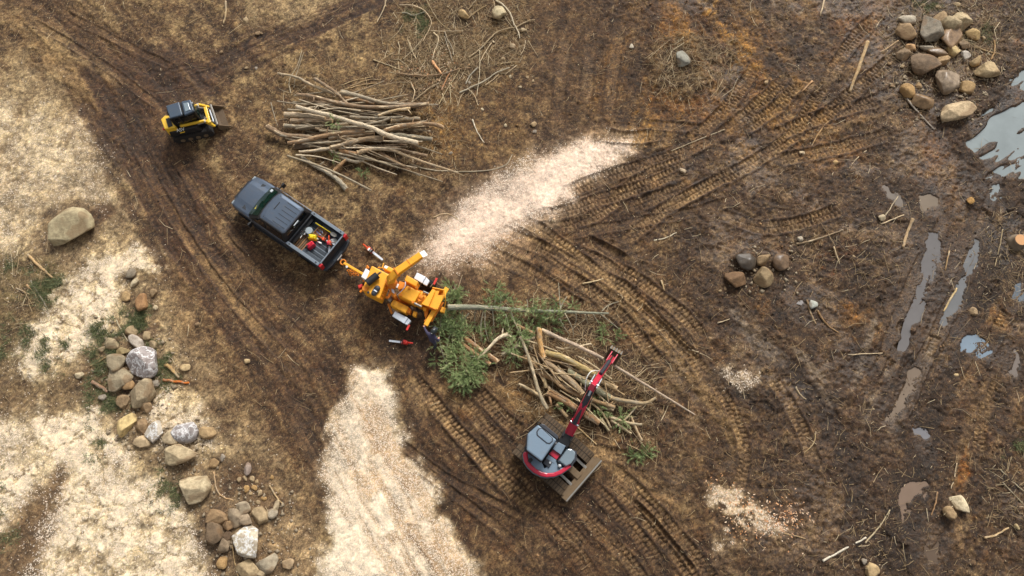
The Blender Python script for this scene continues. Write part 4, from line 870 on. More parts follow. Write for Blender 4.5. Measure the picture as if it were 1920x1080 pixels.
PILE1 = [
 ([(175, 75), (340, 105), (430, 165), (560, 215), (640, 245)], 16, 34, (196, 176, 146), .30, 'pale curved log sweeping off the top of the large log pile', 1),
 ([(475, 120), (590, 190), (660, 240), (735, 320)], 28, 26, BB, .55, 'short brown pole slanting across the top of the large log pile', 0),
 ([(690, 230), (860, 265), (1010, 315), (1180, 330), (1475, 330)], 50, 10, GB, .45, 'grey log tapering to a thin point along the pile top', 2),
 ([(330, 245), (450, 260), (600, 300), (800, 345), (1090, 355), (1400, 325)], 26, 40, BB, .55, 'long brown log with splintered left end below the tapering grey one', 2),
 ([(170, 300), (330, 325), (560, 330)], 10, 18, GB, .50, 'thin pole sticking out of the pile at its upper left', 0),
 ([(325, 345), (480, 390), (640, 425), (800, 480), (930, 510), (1040, 570), (1180, 610), (1315, 640)], 32, 46, (206, 190, 164), .95, 'long pale stripped log lying slantwise over the whole pile', 1),
 ([(230, 410), (400, 415), (560, 440)], 44, 40, (178, 160, 134), .60, 'grey log with a white cut end at the left of the pile', 0),
 ([(280, 460), (450, 455), (620, 462)], 36, 34, BB, .60, 'straight brown log under the white-ended one', 0),
 ([(225, 500), (330, 505), (500, 512)], 40, 32, GB, .50, 'grey-brown log third from the left end top of the pile', 0),
 ([(90, 505), (180, 560), (250, 585), (420, 590), (600, 640)], 44, 48, BB, .40, 'bent brown log poking out furthest at the left of the pile', 1),
 ([(260, 640), (400, 620), (500, 590), (680, 560), (880, 545)], 32, 42, (158, 128, 96), .62, 'peeling brown log rising to the right in the pile front', 2),
 ([(350, 712), (480, 702), (600, 682)], 22, 34, (190, 174, 150), .42, 'pale split log lying lowest at the pile front', 0),
 ([(610, 680), (750, 640), (900, 600), (1030, 600)], 40, 46, (150, 128, 100), .65, 'thick brown log with splintered end in the pile front', 1),
 ([(1040, 540), (1180, 500), (1400, 475), (1520, 515)], 38, 36, (152, 122, 90), .70, 'knobbly brown log bending down at the right end of the pile', 2),
 ([(1090, 572), (1250, 590), (1430, 612)], 46, 44, (126, 118, 100), .50, 'mossy grey log with sawn end at the right of the pile', 0),
 ([(1100, 460), (1220, 450), (1330, 447)], 46, 46, (128, 110, 84), .60, 'thick dark log with sawn end above the knobbly one', 0),
 ([(760, 430), (1000, 440), (1190, 430)], 26, 26, GB, .70, 'slim grey log in the upper middle of the pile', 1),
 ([(990, 420), (1110, 375), (1250, 360)], 22, 28, (190, 164, 124), .78, 'split yellowish log lying on the pile top at right', 1),
 ([(820, 720), (920, 690), (1080, 685), (1210, 740), (1370, 800), (1540, 850), (1640, 885)], 40, 12, (170, 148, 118), .55, 'long crooked branch trailing off the pile at lower right', 2),
 ([(1100, 680), (1250, 715), (1385, 745)], 28, 32, BB, .45, 'brown log with sawn end above the trailing branch', 0),
 ([(1000, 715), (1100, 780), (1250, 860)], 32, 34, (140, 114, 86), .32, 'brown log sliding off the pile below the trailing branch', 0),
 ([(940, 770), (1080, 825), (1180, 840), (1330, 905)], 20, 12, GB, .18, 'thin bent branch lowest at the right of the pile', 1),
 ([(360, 730), (380, 770), (520, 850), (600, 890), (680, 950), (735, 1020)], 26, 50, (170, 160, 140), None, 'crooked grey log alone in front of the large log pile', 1),
 ([(630, 865), (700, 800), (770, 740)], 32, 30, (168, 132, 92), .30, 'short brown log with torn end bridging pile and crooked grey log', 0),
 ([(650, 735), (740, 775), (830, 800), (905, 745)], 34, 28, GB, .28, 'bent grey log at the bottom of the pile front', 1),
 ([(310, 665), (450, 660), (610, 640)], 56, 52, (116, 98, 78), .25, 'thick dark log underneath the pile front at left', 0),
 ([(590, 600), (760, 585), (960, 562)], 40, 40, (136, 112, 84), .50, 'brown log hidden under the pale stripped one', 0),
 ([(880, 490), (1000, 470), (1080, 440)], 18, 22, GB, .80, 'thin stick resting across the pile middle', 0),
 ([(720, 275), (860, 292), (960, 322)], 26, 28, (150, 118, 84), .40, 'brown log just beneath the tapering grey one', 0),
 ([(440, 275), (520, 320), (580, 345)], 24, 30, BB, .45, 'short brown log under the splintered long one', 0),
 ([(680, 700), (760, 720), (850, 740)], 40, 36, (164, 126, 88), .45, 'torn reddish log stump in the middle of the pile front', 0),
 ([(1150, 640), (1220, 660)], 26, 22, BB, .4, 'short dark log end below the mossy grey log', 0),
]
for pts, w0, w1, col, z, lab, stb in PILE1:
    log('log', Z4(pts), w0 / 4.321 * 1.12, lab, 'log', col, z, w1 / 4.321, cut=(0, 1) if max(w0, w1) >= 30 else None, stubs=stb)
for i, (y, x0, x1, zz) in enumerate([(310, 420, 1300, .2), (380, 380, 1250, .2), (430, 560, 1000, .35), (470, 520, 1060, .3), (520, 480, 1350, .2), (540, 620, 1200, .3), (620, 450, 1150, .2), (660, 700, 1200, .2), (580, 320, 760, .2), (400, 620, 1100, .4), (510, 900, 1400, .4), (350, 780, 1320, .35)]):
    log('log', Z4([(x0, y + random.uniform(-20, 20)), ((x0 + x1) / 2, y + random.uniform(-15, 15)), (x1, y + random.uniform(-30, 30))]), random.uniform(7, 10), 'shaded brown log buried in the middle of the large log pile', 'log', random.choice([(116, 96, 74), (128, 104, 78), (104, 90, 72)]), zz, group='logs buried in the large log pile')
for i in range(46):
    rs = random.Random(i); y = rs.uniform(250, 760); x0 = rs.uniform(150, 700) + abs(y - 500) * .4; L = rs.uniform(350, 800); sl = rs.gauss(.03, .24); x1 = min(1560, x0 + L); y1 = y + (x1 - x0) * sl
    log('pole', Z4([(x0, y), ((x0 + x1) / 2, (y + y1) / 2 + rs.uniform(-34, 34)), (x1, y1)]), rs.uniform(2.6, 5.6), 'thin weathered pole lying among the logs of the large pile', 'pole', rs.choice([(178, 164, 140), (156, 142, 118), (198, 182, 156), (140, 120, 94)]), rs.uniform(.20, .62), rs.uniform(1.4, 3.5), group='thin poles among the logs of the large pile', mat='branch_bark', sides=7, stubs=rs.choice((0, 0, 1)))
for i in range(30):
    rs = random.Random(i + 60); x = rs.uniform(985, 1150); y = 660 + (x - 985) * .55 + rs.uniform(-45, 50); L = rs.uniform(35, 85); a = rs.gauss(.62, .35); dx, dy = L / 2 * math.cos(a), L / 2 * math.sin(a)
    log('pole', [(x - dx, y - dy), (x, y + rs.uniform(-4, 4)), (x + dx, y + dy)], rs.uniform(2.2, 4.6), 'thin pale pole lying loose in the tangled pile by the excavator', 'pole', rs.choice([(190, 168, 130), (170, 144, 106), (206, 186, 150), (150, 124, 92)]), rs.uniform(.35, .75), rs.uniform(1.4, 3), group='thin poles loose in the tangled pile', mat='branch_bark', sides=7, stubs=rs.choice((0, 1, 2)))
def Z6(pts): return [(940 + x / 2.92, 590 + y / 2.92) for x, y in pts]
def Z5(pts): return [(780 + x / 5.053, 530 + y / 5.053) for x, y in pts]
PILE2 = [
 (Z6([(222, 85), (400, 165), (570, 245), (620, 280), (800, 390), (1060, 548)]), 10, 3.5, (176, 156, 136), [.75, .85, .8, .75, .5, .2], 'long straight pole with orange scrapes under the excavator bucket', 1),
 (Z6([(207, 72), (210, 150), (232, 235)]), 11, 11, (216, 170, 110), [.95, .8, .6], 'short peeled orange log propped on end of the tangled pile', 0),
 (Z6([(240, 205), (330, 228), (450, 292), (525, 330)]), 14, 13, (172, 150, 100), .62, 'thick mossy yellow-brown log near the excavator arm', 1),
 (Z6([(240, 255), (330, 320), (400, 380), (445, 435)]), 13, 12, (164, 140, 108), .60, 'straight tan log with sawn upper end in the tangled pile', 0),
 (Z6([(118, 225), (200, 290), (280, 350), (350, 410), (450, 450), (622, 508)]), 8, 8, (176, 144, 104), .45, 'long thin tan log crossing under the excavator boom', 1),
 (Z6([(250, 425), (350, 470), (450, 540), (538, 592)]), 16, 13, (178, 138, 98), .30, 'thick peeling log lowest of the tangled pile', 1),
 (Z6([(105, 120), (150, 230), (185, 350), (210, 440), (250, 515)]), 5, 9, (158, 144, 118), .75, 'thin grey pole standing out along the left of the tangled pile', 1),
 (Z6([(95, 378), (150, 405), (222, 452)]), 5, 7, (186, 164, 128), .2, 'short forked stick at the lower left of the tangled pile', 2),
 (Z6([(430, 300), (540, 360), (632, 405)]), 10, 11, (186, 160, 120), .5, 'tan log with a bright sawn end right of the boom', 0),
 (Z6([(400, 330), (500, 385), (600, 460), (700, 475), (790, 490), (845, 455)]), 14, 5, (176, 154, 118), .40, 'curving log that forks into bare twigs at right', 2),
 (Z6([(590, 560), (700, 595), (770, 602)]), 7, 5, (190, 170, 136), .22, 'pale branch level with the twiggy end of the pile', 1),
 (Z6([(600, 575), (655, 615), (712, 652)]), 8, 5, (186, 166, 132), .16, 'pale branch pointing down below the level one', 1),
 (Z6([(710, 555), (735, 620), (770, 690)]), 5, 5, (176, 152, 118), .2, 'thin twig hanging lowest at the right of the pile', 0),
 (Z6([(545, 570), (590, 637)]), 7, 6, (170, 156, 120), .2, 'short grey stick beside the end of the thick peeling log', 0),
 (Z6([(190, 310), (300, 360), (425, 435)]), 10, 9, (160, 130, 96), .35, 'brown log between the straight tan and long thin ones', 0),
 (Z6([(388, 590), (450, 645), (522, 712)]), 4, 3, (202, 172, 124), None, 'thin pale stick on the ground beside the excavator track', 0),
 (Z5([(440, 510), (620, 640), (775, 752)]), 10, 11, (158, 118, 80), .30, 'brown log under the pine foliage, upper of two', 0),
 (Z5([(425, 570), (560, 670), (702, 775)]), 9, 10, (166, 128, 90), .25, 'brown log under the pine foliage, lower of two', 0),
 (Z5([(950, 400), (1120, 486)]), 8, 8, (150, 118, 84), .35, 'brown log half hidden by the felled pine', 0),
 (Z5([(810, 682), (980, 592), (1125, 518)]), 8, 8, (150, 138, 114), .45, 'grey pole slanting up under a pine spray', 0),
 (Z5([(585, 725), (700, 610), (780, 520), (872, 488)]), 5, 9, (224, 208, 178), .50, 'white split branch with frayed ends in front of the pine', 3),
 (Z6([(160, 218), (225, 320), (245, 400)]), 9, 8, (168, 148, 112), .3, 'tan log standing across the left side of the tangled pile', 0),
 (Z6([(300, 490), (360, 562)]), 8, 8, (158, 134, 100), .2, 'short tan log sticking out toward the excavator', 0),
 (Z6([(345, 184), (420, 175), (492, 160)]), 3, 5, (196, 178, 146), .7, 'thin pale branch crossing the orange-scraped pole', 1),
 (Z6([(300, 180), (430, 215), (512, 242)]), 5, 5, (176, 152, 116), .6, 'slim branch just under the orange-scraped pole', 0),
 (Z6([(365, 308), (430, 350), (520, 410), (600, 455)]), 14, 12, (138, 136, 110), .45, 'grey-green log beneath the excavator boom', 0),
 (Z6([(655, 596), (720, 530), (745, 495)]), 4, 3, (196, 176, 140), .3, 'bare forked twig off the curving log', 2),
 (Z6([(430, 420), (520, 470), (560, 520)]), 8, 8, (150, 124, 92), .25, 'brown log in the shade right of the boom', 0),
 (Z6([(480, 470), (560, 540), (600, 620)]), 5, 4, (176, 156, 120), .3, 'frayed branch below the curving log', 2),
]
for pts, w0, w1, col, z, lab, stb in PILE2:
    log('log' if max(w0, w1) >= 7 else 'branch', pts, w0, lab, 'log' if max(w0, w1) >= 7 else 'branch', col, z, w1, cut=(0, 1) if max(w0, w1) >= 9 else None, stubs=stb)
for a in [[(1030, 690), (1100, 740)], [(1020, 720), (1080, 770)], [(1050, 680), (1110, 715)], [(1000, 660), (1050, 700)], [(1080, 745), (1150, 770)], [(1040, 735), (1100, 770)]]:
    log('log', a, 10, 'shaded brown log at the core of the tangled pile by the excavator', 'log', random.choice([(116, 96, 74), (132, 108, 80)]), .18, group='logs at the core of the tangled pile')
def Z7(pts): return [(700 + x / 5.4, y / 5.4) for x, y in pts]
BRUSH = [
 (Z7([(265, 50), (390, 48), (500, 90), (570, 160), (595, 250), (500, 415)]), 2.4, PB, 'pale branch bent into a hook in the brush'), (Z7([(290, 130), (350, 135), (395, 165), (520, 120)]), 4, (150, 144, 124), 'grey boomerang shaped branch over a green tuft'),
 (Z7([(130, 0), (110, 80), (35, 225)]), 3, PB, 'pale stick at the left edge of the brush'), (Z7([(0, 605), (140, 655), (285, 710)]), 3.2, (190, 168, 130), 'straight tan stick pointing into the brush from the left'),
 (Z7([(240, 745), (400, 760), (520, 770), (700, 750), (900, 690), (980, 685)]), 4, (146, 120, 90), 'long level brown branch through the middle of the brush'), (Z7([(595, 625), (640, 680), (690, 748)]), 7, (226, 170, 120), 'split orange slab of wood in the brush'),
 (Z7([(725, 325), (750, 400), (800, 490), (815, 560)]), 3.4, GB, 'grey branch forking down into the splintered wood'), (Z7([(720, 370), (770, 520), (800, 620)]), 2.8, GB, 'thin grey branch left of the forking one'),
 (Z7([(965, 585), (1090, 490), (1170, 400), (1250, 320), (1370, 285), (1450, 275), (1560, 210), (1635, 200)]), 3.4, (168, 148, 116), 'longest curved branch, reaching right toward the pale boulder'), (Z7([(1240, 0), (1340, 70), (1390, 140), (1420, 240), (1470, 320), (1480, 390)]), 4, (196, 182, 156), 'pale forked branch hanging past the pale round boulder'),
 (Z7([(1195, 435), (1130, 530), (1085, 620)]), 2.4, PB, 'pale straight stick leaning on an upright one'), (Z7([(1075, 510), (1080, 640), (1075, 780), (1045, 970)]), 2.4, (196, 180, 150), 'upright pale stick right of the brush middle'),
 (Z7([(870, 940), (1000, 880), (1150, 810), (1240, 735), (1380, 685)]), 3.8, (176, 166, 144), 'grey crooked branch at the lower right of the brush'), (Z7([(1060, 680), (970, 770), (935, 850)]), 3.4, (176, 168, 150), 'short grey branch with a frayed lower end'),
 (Z7([(380, 1045), (470, 970), (580, 880), (665, 840)]), 3, (178, 158, 126), 'tan forked stick above the log pile'), (Z7([(610, 330), (660, 370), (655, 430), (620, 510), (600, 600)]), 3, (200, 180, 146), 'crooked pale stick above the orange slab'),
 (Z7([(370, 430), (380, 480), (430, 590)]), 2.6, (190, 170, 136), 'bent stick beside the level brown branch'), (Z7([(375, 830), (430, 930), (385, 1040)]), 2.6, PB, 'pale fork standing over the log pile'),
 (Z7([(1135, 862), (1210, 810), (1270, 750)]), 1.8, PB, 'thin twig below the grey crooked branch'), (Z7([(1450, 660), (1330, 760)]), 1.8, PB, 'thin twig at the right tip of the grey crooked branch'), (Z7([(1280, 650), (1350, 630), (1475, 625)]), 1.8, (190, 170, 130), 'thin level twig right of the brush'),
 (Z7([(950, 895), (1020, 950), (1060, 1065)]), 1.8, PB, 'thin twig dropping from the grey crooked branch'), (Z7([(540, 0), (590, 100), (650, 200), (720, 270), (790, 310)]), 1.8, (180, 160, 120), 'thin arching twig at the top of the brush'), (Z7([(580, 310), (730, 318), (910, 308)]), 1.8, PB, 'thin level twig above the dark hollow'),
 (Z7([(690, 915), (730, 820), (790, 700)]), 3.4, (206, 150, 104), 'orange splinter standing in the brush middle'), (Z7([(660, 1060), (760, 880), (880, 700)]), 1.8, (190, 170, 130), 'thin straight twig slanting over the pile top'), (Z7([(1040, 0), (990, 60), (960, 100)]), 2.4, (160, 140, 110), 'short stick near the egg shaped boulder'),
 (Z7([(950, 190), (1050, 110), (1150, 50)]), 2.8, (176, 150, 108), 'tan branch between the two boulders in the brush'), (Z7([(1540, 410), (1530, 490), (1490, 560)]), 1.8, PB, 'forked twig at the far right of the brush'), (Z7([(855, 1075), (880, 980), (920, 935)]), 1.8, PB, 'small twig below the grey crooked branch tip'), (Z7([(775, 880), (780, 960), (785, 1055)]), 1.9, (200, 180, 140), 'short upright twig above the log pile'),
 ([(545, 175), (540, 150), (558, 125), (566, 95)], 2.6, (170, 156, 130), 'bundle stick at the far left of the log pile'), ([(551, 165), (555, 140), (570, 98)], 2.4, (160, 146, 122), 'second bundle stick at the far left of the log pile'),
 ([(640, 160), (665, 150), (700, 144)], 2.4, (190, 164, 120), 'uppermost stick of the bundle above the log pile'), ([(645, 168), (680, 158), (710, 156)], 2.4, (180, 152, 110), 'middle stick of the bundle above the log pile'), ([(655, 163), (690, 148), (715, 150)], 2, (186, 160, 120), 'crossing stick of the bundle above the log pile'),
 ([(508, 192), (514, 215), (521, 238)], 2.4, GB, 'thin stick standing at the left end of the log pile'),
 ([(1627, 78), (1611, 125), (1593, 172)], 9, (178, 150, 110), 'thick straight pole lying left of the boulder heap'), ([(1523, 152), (1503, 172)], 4.2, (190, 150, 108), 'short tan stick left of the thick pole'), ([(1547, -5), (1538, 30)], 3.6, PB, 'pale stick cut by the top edge'),
 ([(1358, 243), (1310, 262), (1258, 283)], 2.6, (176, 160, 132), 'long thin stick along the double cleat marks'), ([(1553, 228), (1532, 252), (1522, 274)], 3.4, (182, 146, 100), 'crooked tan stick between cleat marks'), ([(1624, 282), (1605, 297), (1592, 316)], 2.8, PB, 'curved pale stick below the lowest cleat marks'),
 ([(1700, 185), (1715, 203), (1730, 220), (1752, 243)], 4.2, (166, 154, 140), 'grey branch with side twigs below the rusty boulder'), ([(1684, 76), (1656, 96), (1632, 104)], 3.2, (190, 160, 124), 'curved branch from the heap to the thick pole'), ([(1864, 76), (1866, 95), (1858, 112)], 4.2, (176, 142, 98), 'upright branch at the right of the heap'), ([(1828, 88), (1850, 96), (1874, 101)], 3.4, (186, 158, 116), 'level branch meeting the upright one at the heap'),
 ([(1493, 458), (1537, 447), (1581, 431)], 5.4, (150, 128, 100), 'mottled pole lying above the five boulders'), ([(1712, 411), (1703, 430), (1693, 464)], 8, (190, 162, 124), 'club shaped tan root beside the wheel ruts'), ([(1652, 420), (1695, 403)], 3.6, PB, 'pale stick near the cream stone'), ([(1657, 409), (1684, 368)], 3.4, (184, 168, 140), 'thin stick crossing the shallow grey puddle'),
 ([(1563, 462), (1574, 494)], 4, (186, 164, 130), 'short stick on a small orange soil spot'), ([(1794, 541), (1780, 563), (1769, 584)], 5, (196, 170, 122), 'tan stick between the two wet ruts'), ([(1780, 470), (1772, 508)], 4, (170, 140, 100), 'brown stick beside the long narrow puddle'), ([(1513, 562), (1520, 587), (1529, 608)], 5.4, (150, 122, 88), 'left arm of a forked root below the blue-white stone'), ([(1533, 582), (1547, 607), (1572, 624)], 4.6, (146, 114, 76), 'right arm of a forked root below the blue-white stone'),
 ([(1543, 1052), (1573, 1035), (1624, 1008)], 5.4, (204, 196, 178), 'pale grey branch in the lower right mud'), ([(1622, 1018), (1648, 990), (1669, 956)], 3.6, (180, 164, 132), 'curved branch leaning against the pale grey one'), ([(1757, 922), (1754, 945), (1746, 966)], 3.8, (170, 134, 96), 'brown stick right of the boot-shaped puddle'), ([(1794, 868), (1790, 895), (1783, 916)], 2.8, PB, 'pale stick on the rusty moss patch'),
 ([(1846, 1008), (1870, 1003), (1891, 989)], 5, (186, 158, 116), 'tan root near the right edge, low in the picture'), ([(1492, 726), (1500, 740), (1511, 749)], 4.2, (176, 156, 124), 'short curved stick on dark mud right of the long pole'), ([(1529, 809), (1527, 833), (1507, 850)], 2.6, (170, 146, 106), 'bent stick above a pale silt pan'),
 ([(423, 2), (424, 22), (419, 44)], 4.2, (190, 166, 128), 'stick at the top edge beside the haul road'), ([(886, 224), (893, 245), (908, 268)], 3, (220, 208, 184), 'curved white stick between log pile and chip spray'), ([(1226, 451), (1250, 446), (1268, 436)], 3, (208, 196, 170), 'curved pale stick amid the crossing tracks'), ([(1092, 532), (1112, 528), (1131, 523)], 4, (200, 178, 138), 'straight pale stick above the felled pine'), ([(812, 408), (836, 397), (868, 418)], 2.6, (184, 160, 124), 'angled twig left of the chip spray'),
 ([(770, 308), (800, 318), (850, 322), (905, 322), (950, 312), (960, 290)], 3.2, (180, 168, 144), 'long thin branch trailing from the log pile toward the chips'),
 ([(52, 478), (75, 500), (99, 521)], 6.6, (186, 156, 112), 'thick tan stick below the huge olive boulder'), ([(58, 526), (71, 548), (88, 577)], 4, (150, 138, 122), 'grey bent stick in the green litter'), ([(50, 534), (72, 560)], 4, (176, 140, 100), 'brown stick left of the grey bent one'), ([(30, 540), (56, 552)], 3, (186, 158, 120), 'short stick at the left of the green litter'), ([(173, 716), (188, 724), (202, 735)], 9, (146, 112, 86), 'chunky brown piece of wood left of the banded boulder'), ([(170, 687), (190, 675), (206, 665)], 4.6, (166, 140, 100), 'tan branch left of the domed boulder'),
 ([(311, 683), (324, 695), (336, 708)], 9, (178, 146, 96), 'stubby log with an orange end right of the scratched boulder'), ([(306, 712), (330, 716), (355, 718)], 7, (206, 116, 44), 'bright orange splinter right of the scratched boulder'), ([(288, 703), (305, 721)], 3.6, (120, 92, 66), 'dark stick touching the orange splinter'), ([(401, 884), (404, 916), (417, 933), (438, 938)], 4, (184, 150, 108), 'hooked root right of the large cream boulder'), ([(505, 910), (520, 935), (530, 945)], 4, (186, 160, 120), 'pale stick at the edge of the lower heap'),
 ([(218, 600), (232, 628), (240, 640)], 3, (176, 164, 136), 'thin pale stick across the grass'), ([(436, 1020), (440, 1060), (448, 1085)], 2.6, (190, 160, 112), 'thin root running down beside the white-grey boulder'), ([(1183, 780), (1177, 795)], 3, PB, 'tiny pale stick at the twiggy end of the tangled pile'),
 ([(1240, 525), (1246, 545)], 4, (206, 176, 128), 'short split stick standing by the long ruts'), ([(1290, 655), (1310, 660)], 3, PB, 'short pale stick at the end of the long ruts'), ([(1345, 606), (1368, 598)], 2.6, PB, 'thin pale stick at the edge of a silt pan'), ([(1590, 665), (1655, 662)], 2.6, PB, 'thin straight stick under the ochre moss'),
 ([(1470, 1000), (1510, 1010)], 2.6, (176, 150, 110), 'thin brown stick by the small chip heap'), ([(1880, 430), (1875, 460), (1865, 500)], 2.8, (186, 166, 130), 'thin branch below the tree stump'), ([(1875, 880), (1900, 905), (1925, 925)], 3, (170, 158, 130), 'grey forked branch at the right edge'), ([(1880, 905), (1905, 930), (1930, 960)], 3, (170, 156, 128), 'grey branch just under the forked one at the edge'),
]
for pts, wd, col, lab in BRUSH:
    log('log' if wd >= 8 else 'branch' if len(pts) > 3 or wd > 4.5 else 'stick', pts, wd, lab, 'log' if wd >= 8 else 'branch' if len(pts) > 3 or wd > 4.5 else 'stick', col, 0.10 if pts[0][1] < 200 and 700 < pts[0][0] < 1000 else None, wd * 0.6, mat='branch_bark', sides=7, stubs=2 if len(pts) > 3 else 0, bend=0.012)

# the sawn stump at the right edge
p = P(1906, 454, 0); g = ground_h(p.x, p.y); b = MB(); n = 16; rs = random.Random(4)
prof = [(0.0, .50), (.12, .36), (.30, .31), (.42, .30)]
b.loft([[((r + .05 * math.sin(3 * k * 2 * math.pi / n + i)) * math.cos(2 * math.pi * k / n), (r + .04 * math.sin(2 * k * 2 * math.pi / n)) * math.sin(2 * math.pi * k / n), z) for k in range(n)] for i, (z, r) in enumerate(prof)])
st_ = b.build('tree_stump', 'bark', None, smooth=True, loc=(p.x, p.y, g - .05), color=lin((120, 96, 70)))
b = MB(); b.cyl((0, 0, .40), (0, 0, .435), .285, 16); b.build('cut_face', 'cut_wood', st_, color=lin((226, 164, 104)))
tag(st_, 'freshly cut tree stump with an orange face at the edge', 'stump')
# ------------------------------------------------------------------ machines. T(x, y, z): plan pixel at height z, relative to the machine's base
def maker(root):
    o = root.location.copy()
    return lambda x, y, z: P(x, y, z) - o
def slab(b, T, F, poly, z1, z0, inset=0.0):
    q = [T(*F(*p), z1) for p in poly]; b.prism([(p.x, p.y) for p in q], z0, z1, inset); return b
def wheel(root, c, ax, r, wd, rim='rim'):
    ax = Vector(ax).normalized(); c = Vector(c); b = MB()
    u = ax.orthogonal().normalized(); v = ax.cross(u); n = 24
    prof = [(-.5, .62), (-.5, .88), (-.36, 1.0), (.36, 1.0), (.5, .88), (.5, .62)]
    b.loft([[tuple(c + ax * wd * a + (u * math.cos(2 * math.pi * k / n) + v * math.sin(2 * math.pi * k / n)) * r * q) for k in range(n)] for a, q in prof], cap=False)
    w_ = b.build('wheel', 'tyre', root)
    b = MB(); b.cyl(c - ax * wd * .42, c + ax * wd * .42, r * .64, 20); b.build('rim', rim, w_)
    b = MB(); b.cyl(c - ax * wd * .47, c + ax * wd * .47, r * .18, 10); b.build('hub', 'steel', w_)
    return w_

# ---- pickup truck
def build_truck():
    F = lambda x, y: (420 + x / 4.91, 310 + y / 4.91)
    pf, pr = P(*F(165, 218), 1.0), P(*F(1040, 832), 0.6); d = pf - pr; d.z = 0
    k = d.length / 5.80; rz = math.atan2(d.y, d.x); c = (pf + pr) / 2; c.z = 0.0
    t = empty('pickup_truck', c, 'dark grey-blue crew cab pickup truck with tools in its open bed', 'pickup truck', rz=rz)
    t.scale = (k, k, k)
    def ring(x, hw, z0, z1, rd=.13):
        pts = []
        for (cy, cz, a0) in ((hw - rd, z1 - rd, 0), (-hw + rd, z1 - rd, 90), (-hw + .04, z0 + .04, 180), (hw - .04, z0 + .04, 270)):
            rr = rd if a0 < 180 else .04
            for s_ in range(5): a = R(a0 + s_ * 22.5); pts.append((x, cy + rr * math.cos(a), cz + rr * math.sin(a)))
        return pts
    b = MB(); b.loft([ring(x, hw, z0, z1) for x, hw, z0, z1 in ((2.90, .62, .62, .86), (2.84, .80, .48, 1.00), (2.70, .93, .40, 1.05), (2.3, .985, .36, 1.10), (1.7, 1.0, .34, 1.17), (1.2, 1.0, .34, 1.20), (0.0, 1.0, .34, 1.22), (-.84, 1.0, .34, 1.22))][::-1])
    body = b.build('body', 'truck_paint', t, smooth=False); body.data.polygons.foreach_set('use_smooth', [True] * len(body.data.polygons))
    # hood with a raised middle and two vent panels
    b = MB(); ny = 9; rows = []
    for x, hw, z in ((2.72, .80, 1.075), (2.5, .86, 1.11), (2.1, .88, 1.15), (1.72, .88, 1.185), (1.66, .88, 1.19)):
        rows.append([(x - .05 * abs(-1 + 2 * j / (ny - 1)) ** 2, hw * (-1 + 2 * j / (ny - 1)), z + .035 * (1 - (-1 + 2 * j / (ny - 1)) ** 2) + (.022 if abs(j - 4) <= 2 else 0)) for j in range(ny)])
    b.add([p for r_ in rows for p in r_], [(i * ny + j, (i + 1) * ny + j, (i + 1) * ny + j + 1, i * ny + j + 1) for i in range(4) for j in range(ny - 1)])
    hood = b.build('hood', 'truck_paint', t, smooth=False)
    md = hood.modifiers.new('t', 'SOLIDIFY'); md.thickness = .03
    for s_ in (-1, 1):
        b = MB(); b.box(1.80, 2.12, s_ * .62 - .15, s_ * .62 + .15, 1.17, 1.205); b.build('hood_vent', 'truck_trim', hood, .01)
    # cabin
    b = MB()
    def lvl(x0, x1, hw, z, rd): return [(x + 0, y, z) for x, y in ((x1 - rd, -hw), (x1, -hw + rd), (x1 + .06, -hw * .5), (x1 + .08, 0), (x1 + .06, hw * .5), (x1, hw - rd), (x1 - rd, hw), (x0 + rd, hw), (x0, hw - rd), (x0, 0), (x0, -hw + rd), (x0 + rd, -hw))]
    b.loft([lvl(-.82, 1.60, .97, 1.18, .10), lvl(-.74, .86, .80, 1.80, .09), lvl(-.70, .76, .76, 1.86, .09)])
    cab = b.build('cabin', 'black_plastic', t)
    b = MB(); b.loft([lvl(-.73, .80, .775, 1.845, .10), lvl(-.69, .74, .735, 1.90, .10), lvl(-.55, .58, .60, 1.925, .1)])
    roof = b.build('roof', 'truck_paint', t, smooth=False)
    for i in range(6):
        y = -.55 + i * .22; b = MB(); b.box(-.62, .10, y - .012, y + .012, 1.905, 1.936); b.build('roof_rib', 'truck_trim', roof)
    b = MB(); b.box(.40, .44, -.36, .08, 1.91, 1.935); b.build('roof_slot', 'black_plastic', roof)
    for y in (-.60, .60): b = MB(); b.box(.50, .62, y - .05, y + .05, 1.89, 1.915); b.build('clearance_lamp', 'black_plastic', roof, .01)
    b = MB(); b.add([(1.66, -.84, 1.215), (1.74, 0, 1.225), (1.66, .84, 1.215), (.92, .74, 1.80), (.98, 0, 1.81), (.92, -.74, 1.80)], [(0, 1, 4, 5), (1, 2, 3, 4)])
    ws = b.build('windshield', 'glass_green', t); md = ws.modifiers.new('t', 'SOLIDIFY'); md.thickness = .02
    b = MB(); b.tube([(1.45, .50, 1.40), (1.50, .3, 1.37), (1.42, .22, 1.43), (1.38, .34, 1.45), (1.45, .50, 1.40)], .016, 6); b.build('dash_cord', 'yellow_plastic', t)
    b = MB(); b.box(1.30, 1.42, -.74, -.60, 1.47, 1.50); b.build('sticker', 'lamp_clear', t)
    b = MB(); b.add([(-.80, -.72, 1.30), (-.80, .72, 1.30), (-.755, .66, 1.74), (-.755, -.66, 1.74)], [(0, 3, 2, 1)])
    rw = b.build('rear_window', 'glass_dark', t); md = rw.modifiers.new('t', 'SOLIDIFY'); md.thickness = .02
    b = MB(); b.box(-.83, -.79, -.16, .16, 1.76, 1.79); b.build('high_brake_lamp', 'lamp_clear', t)
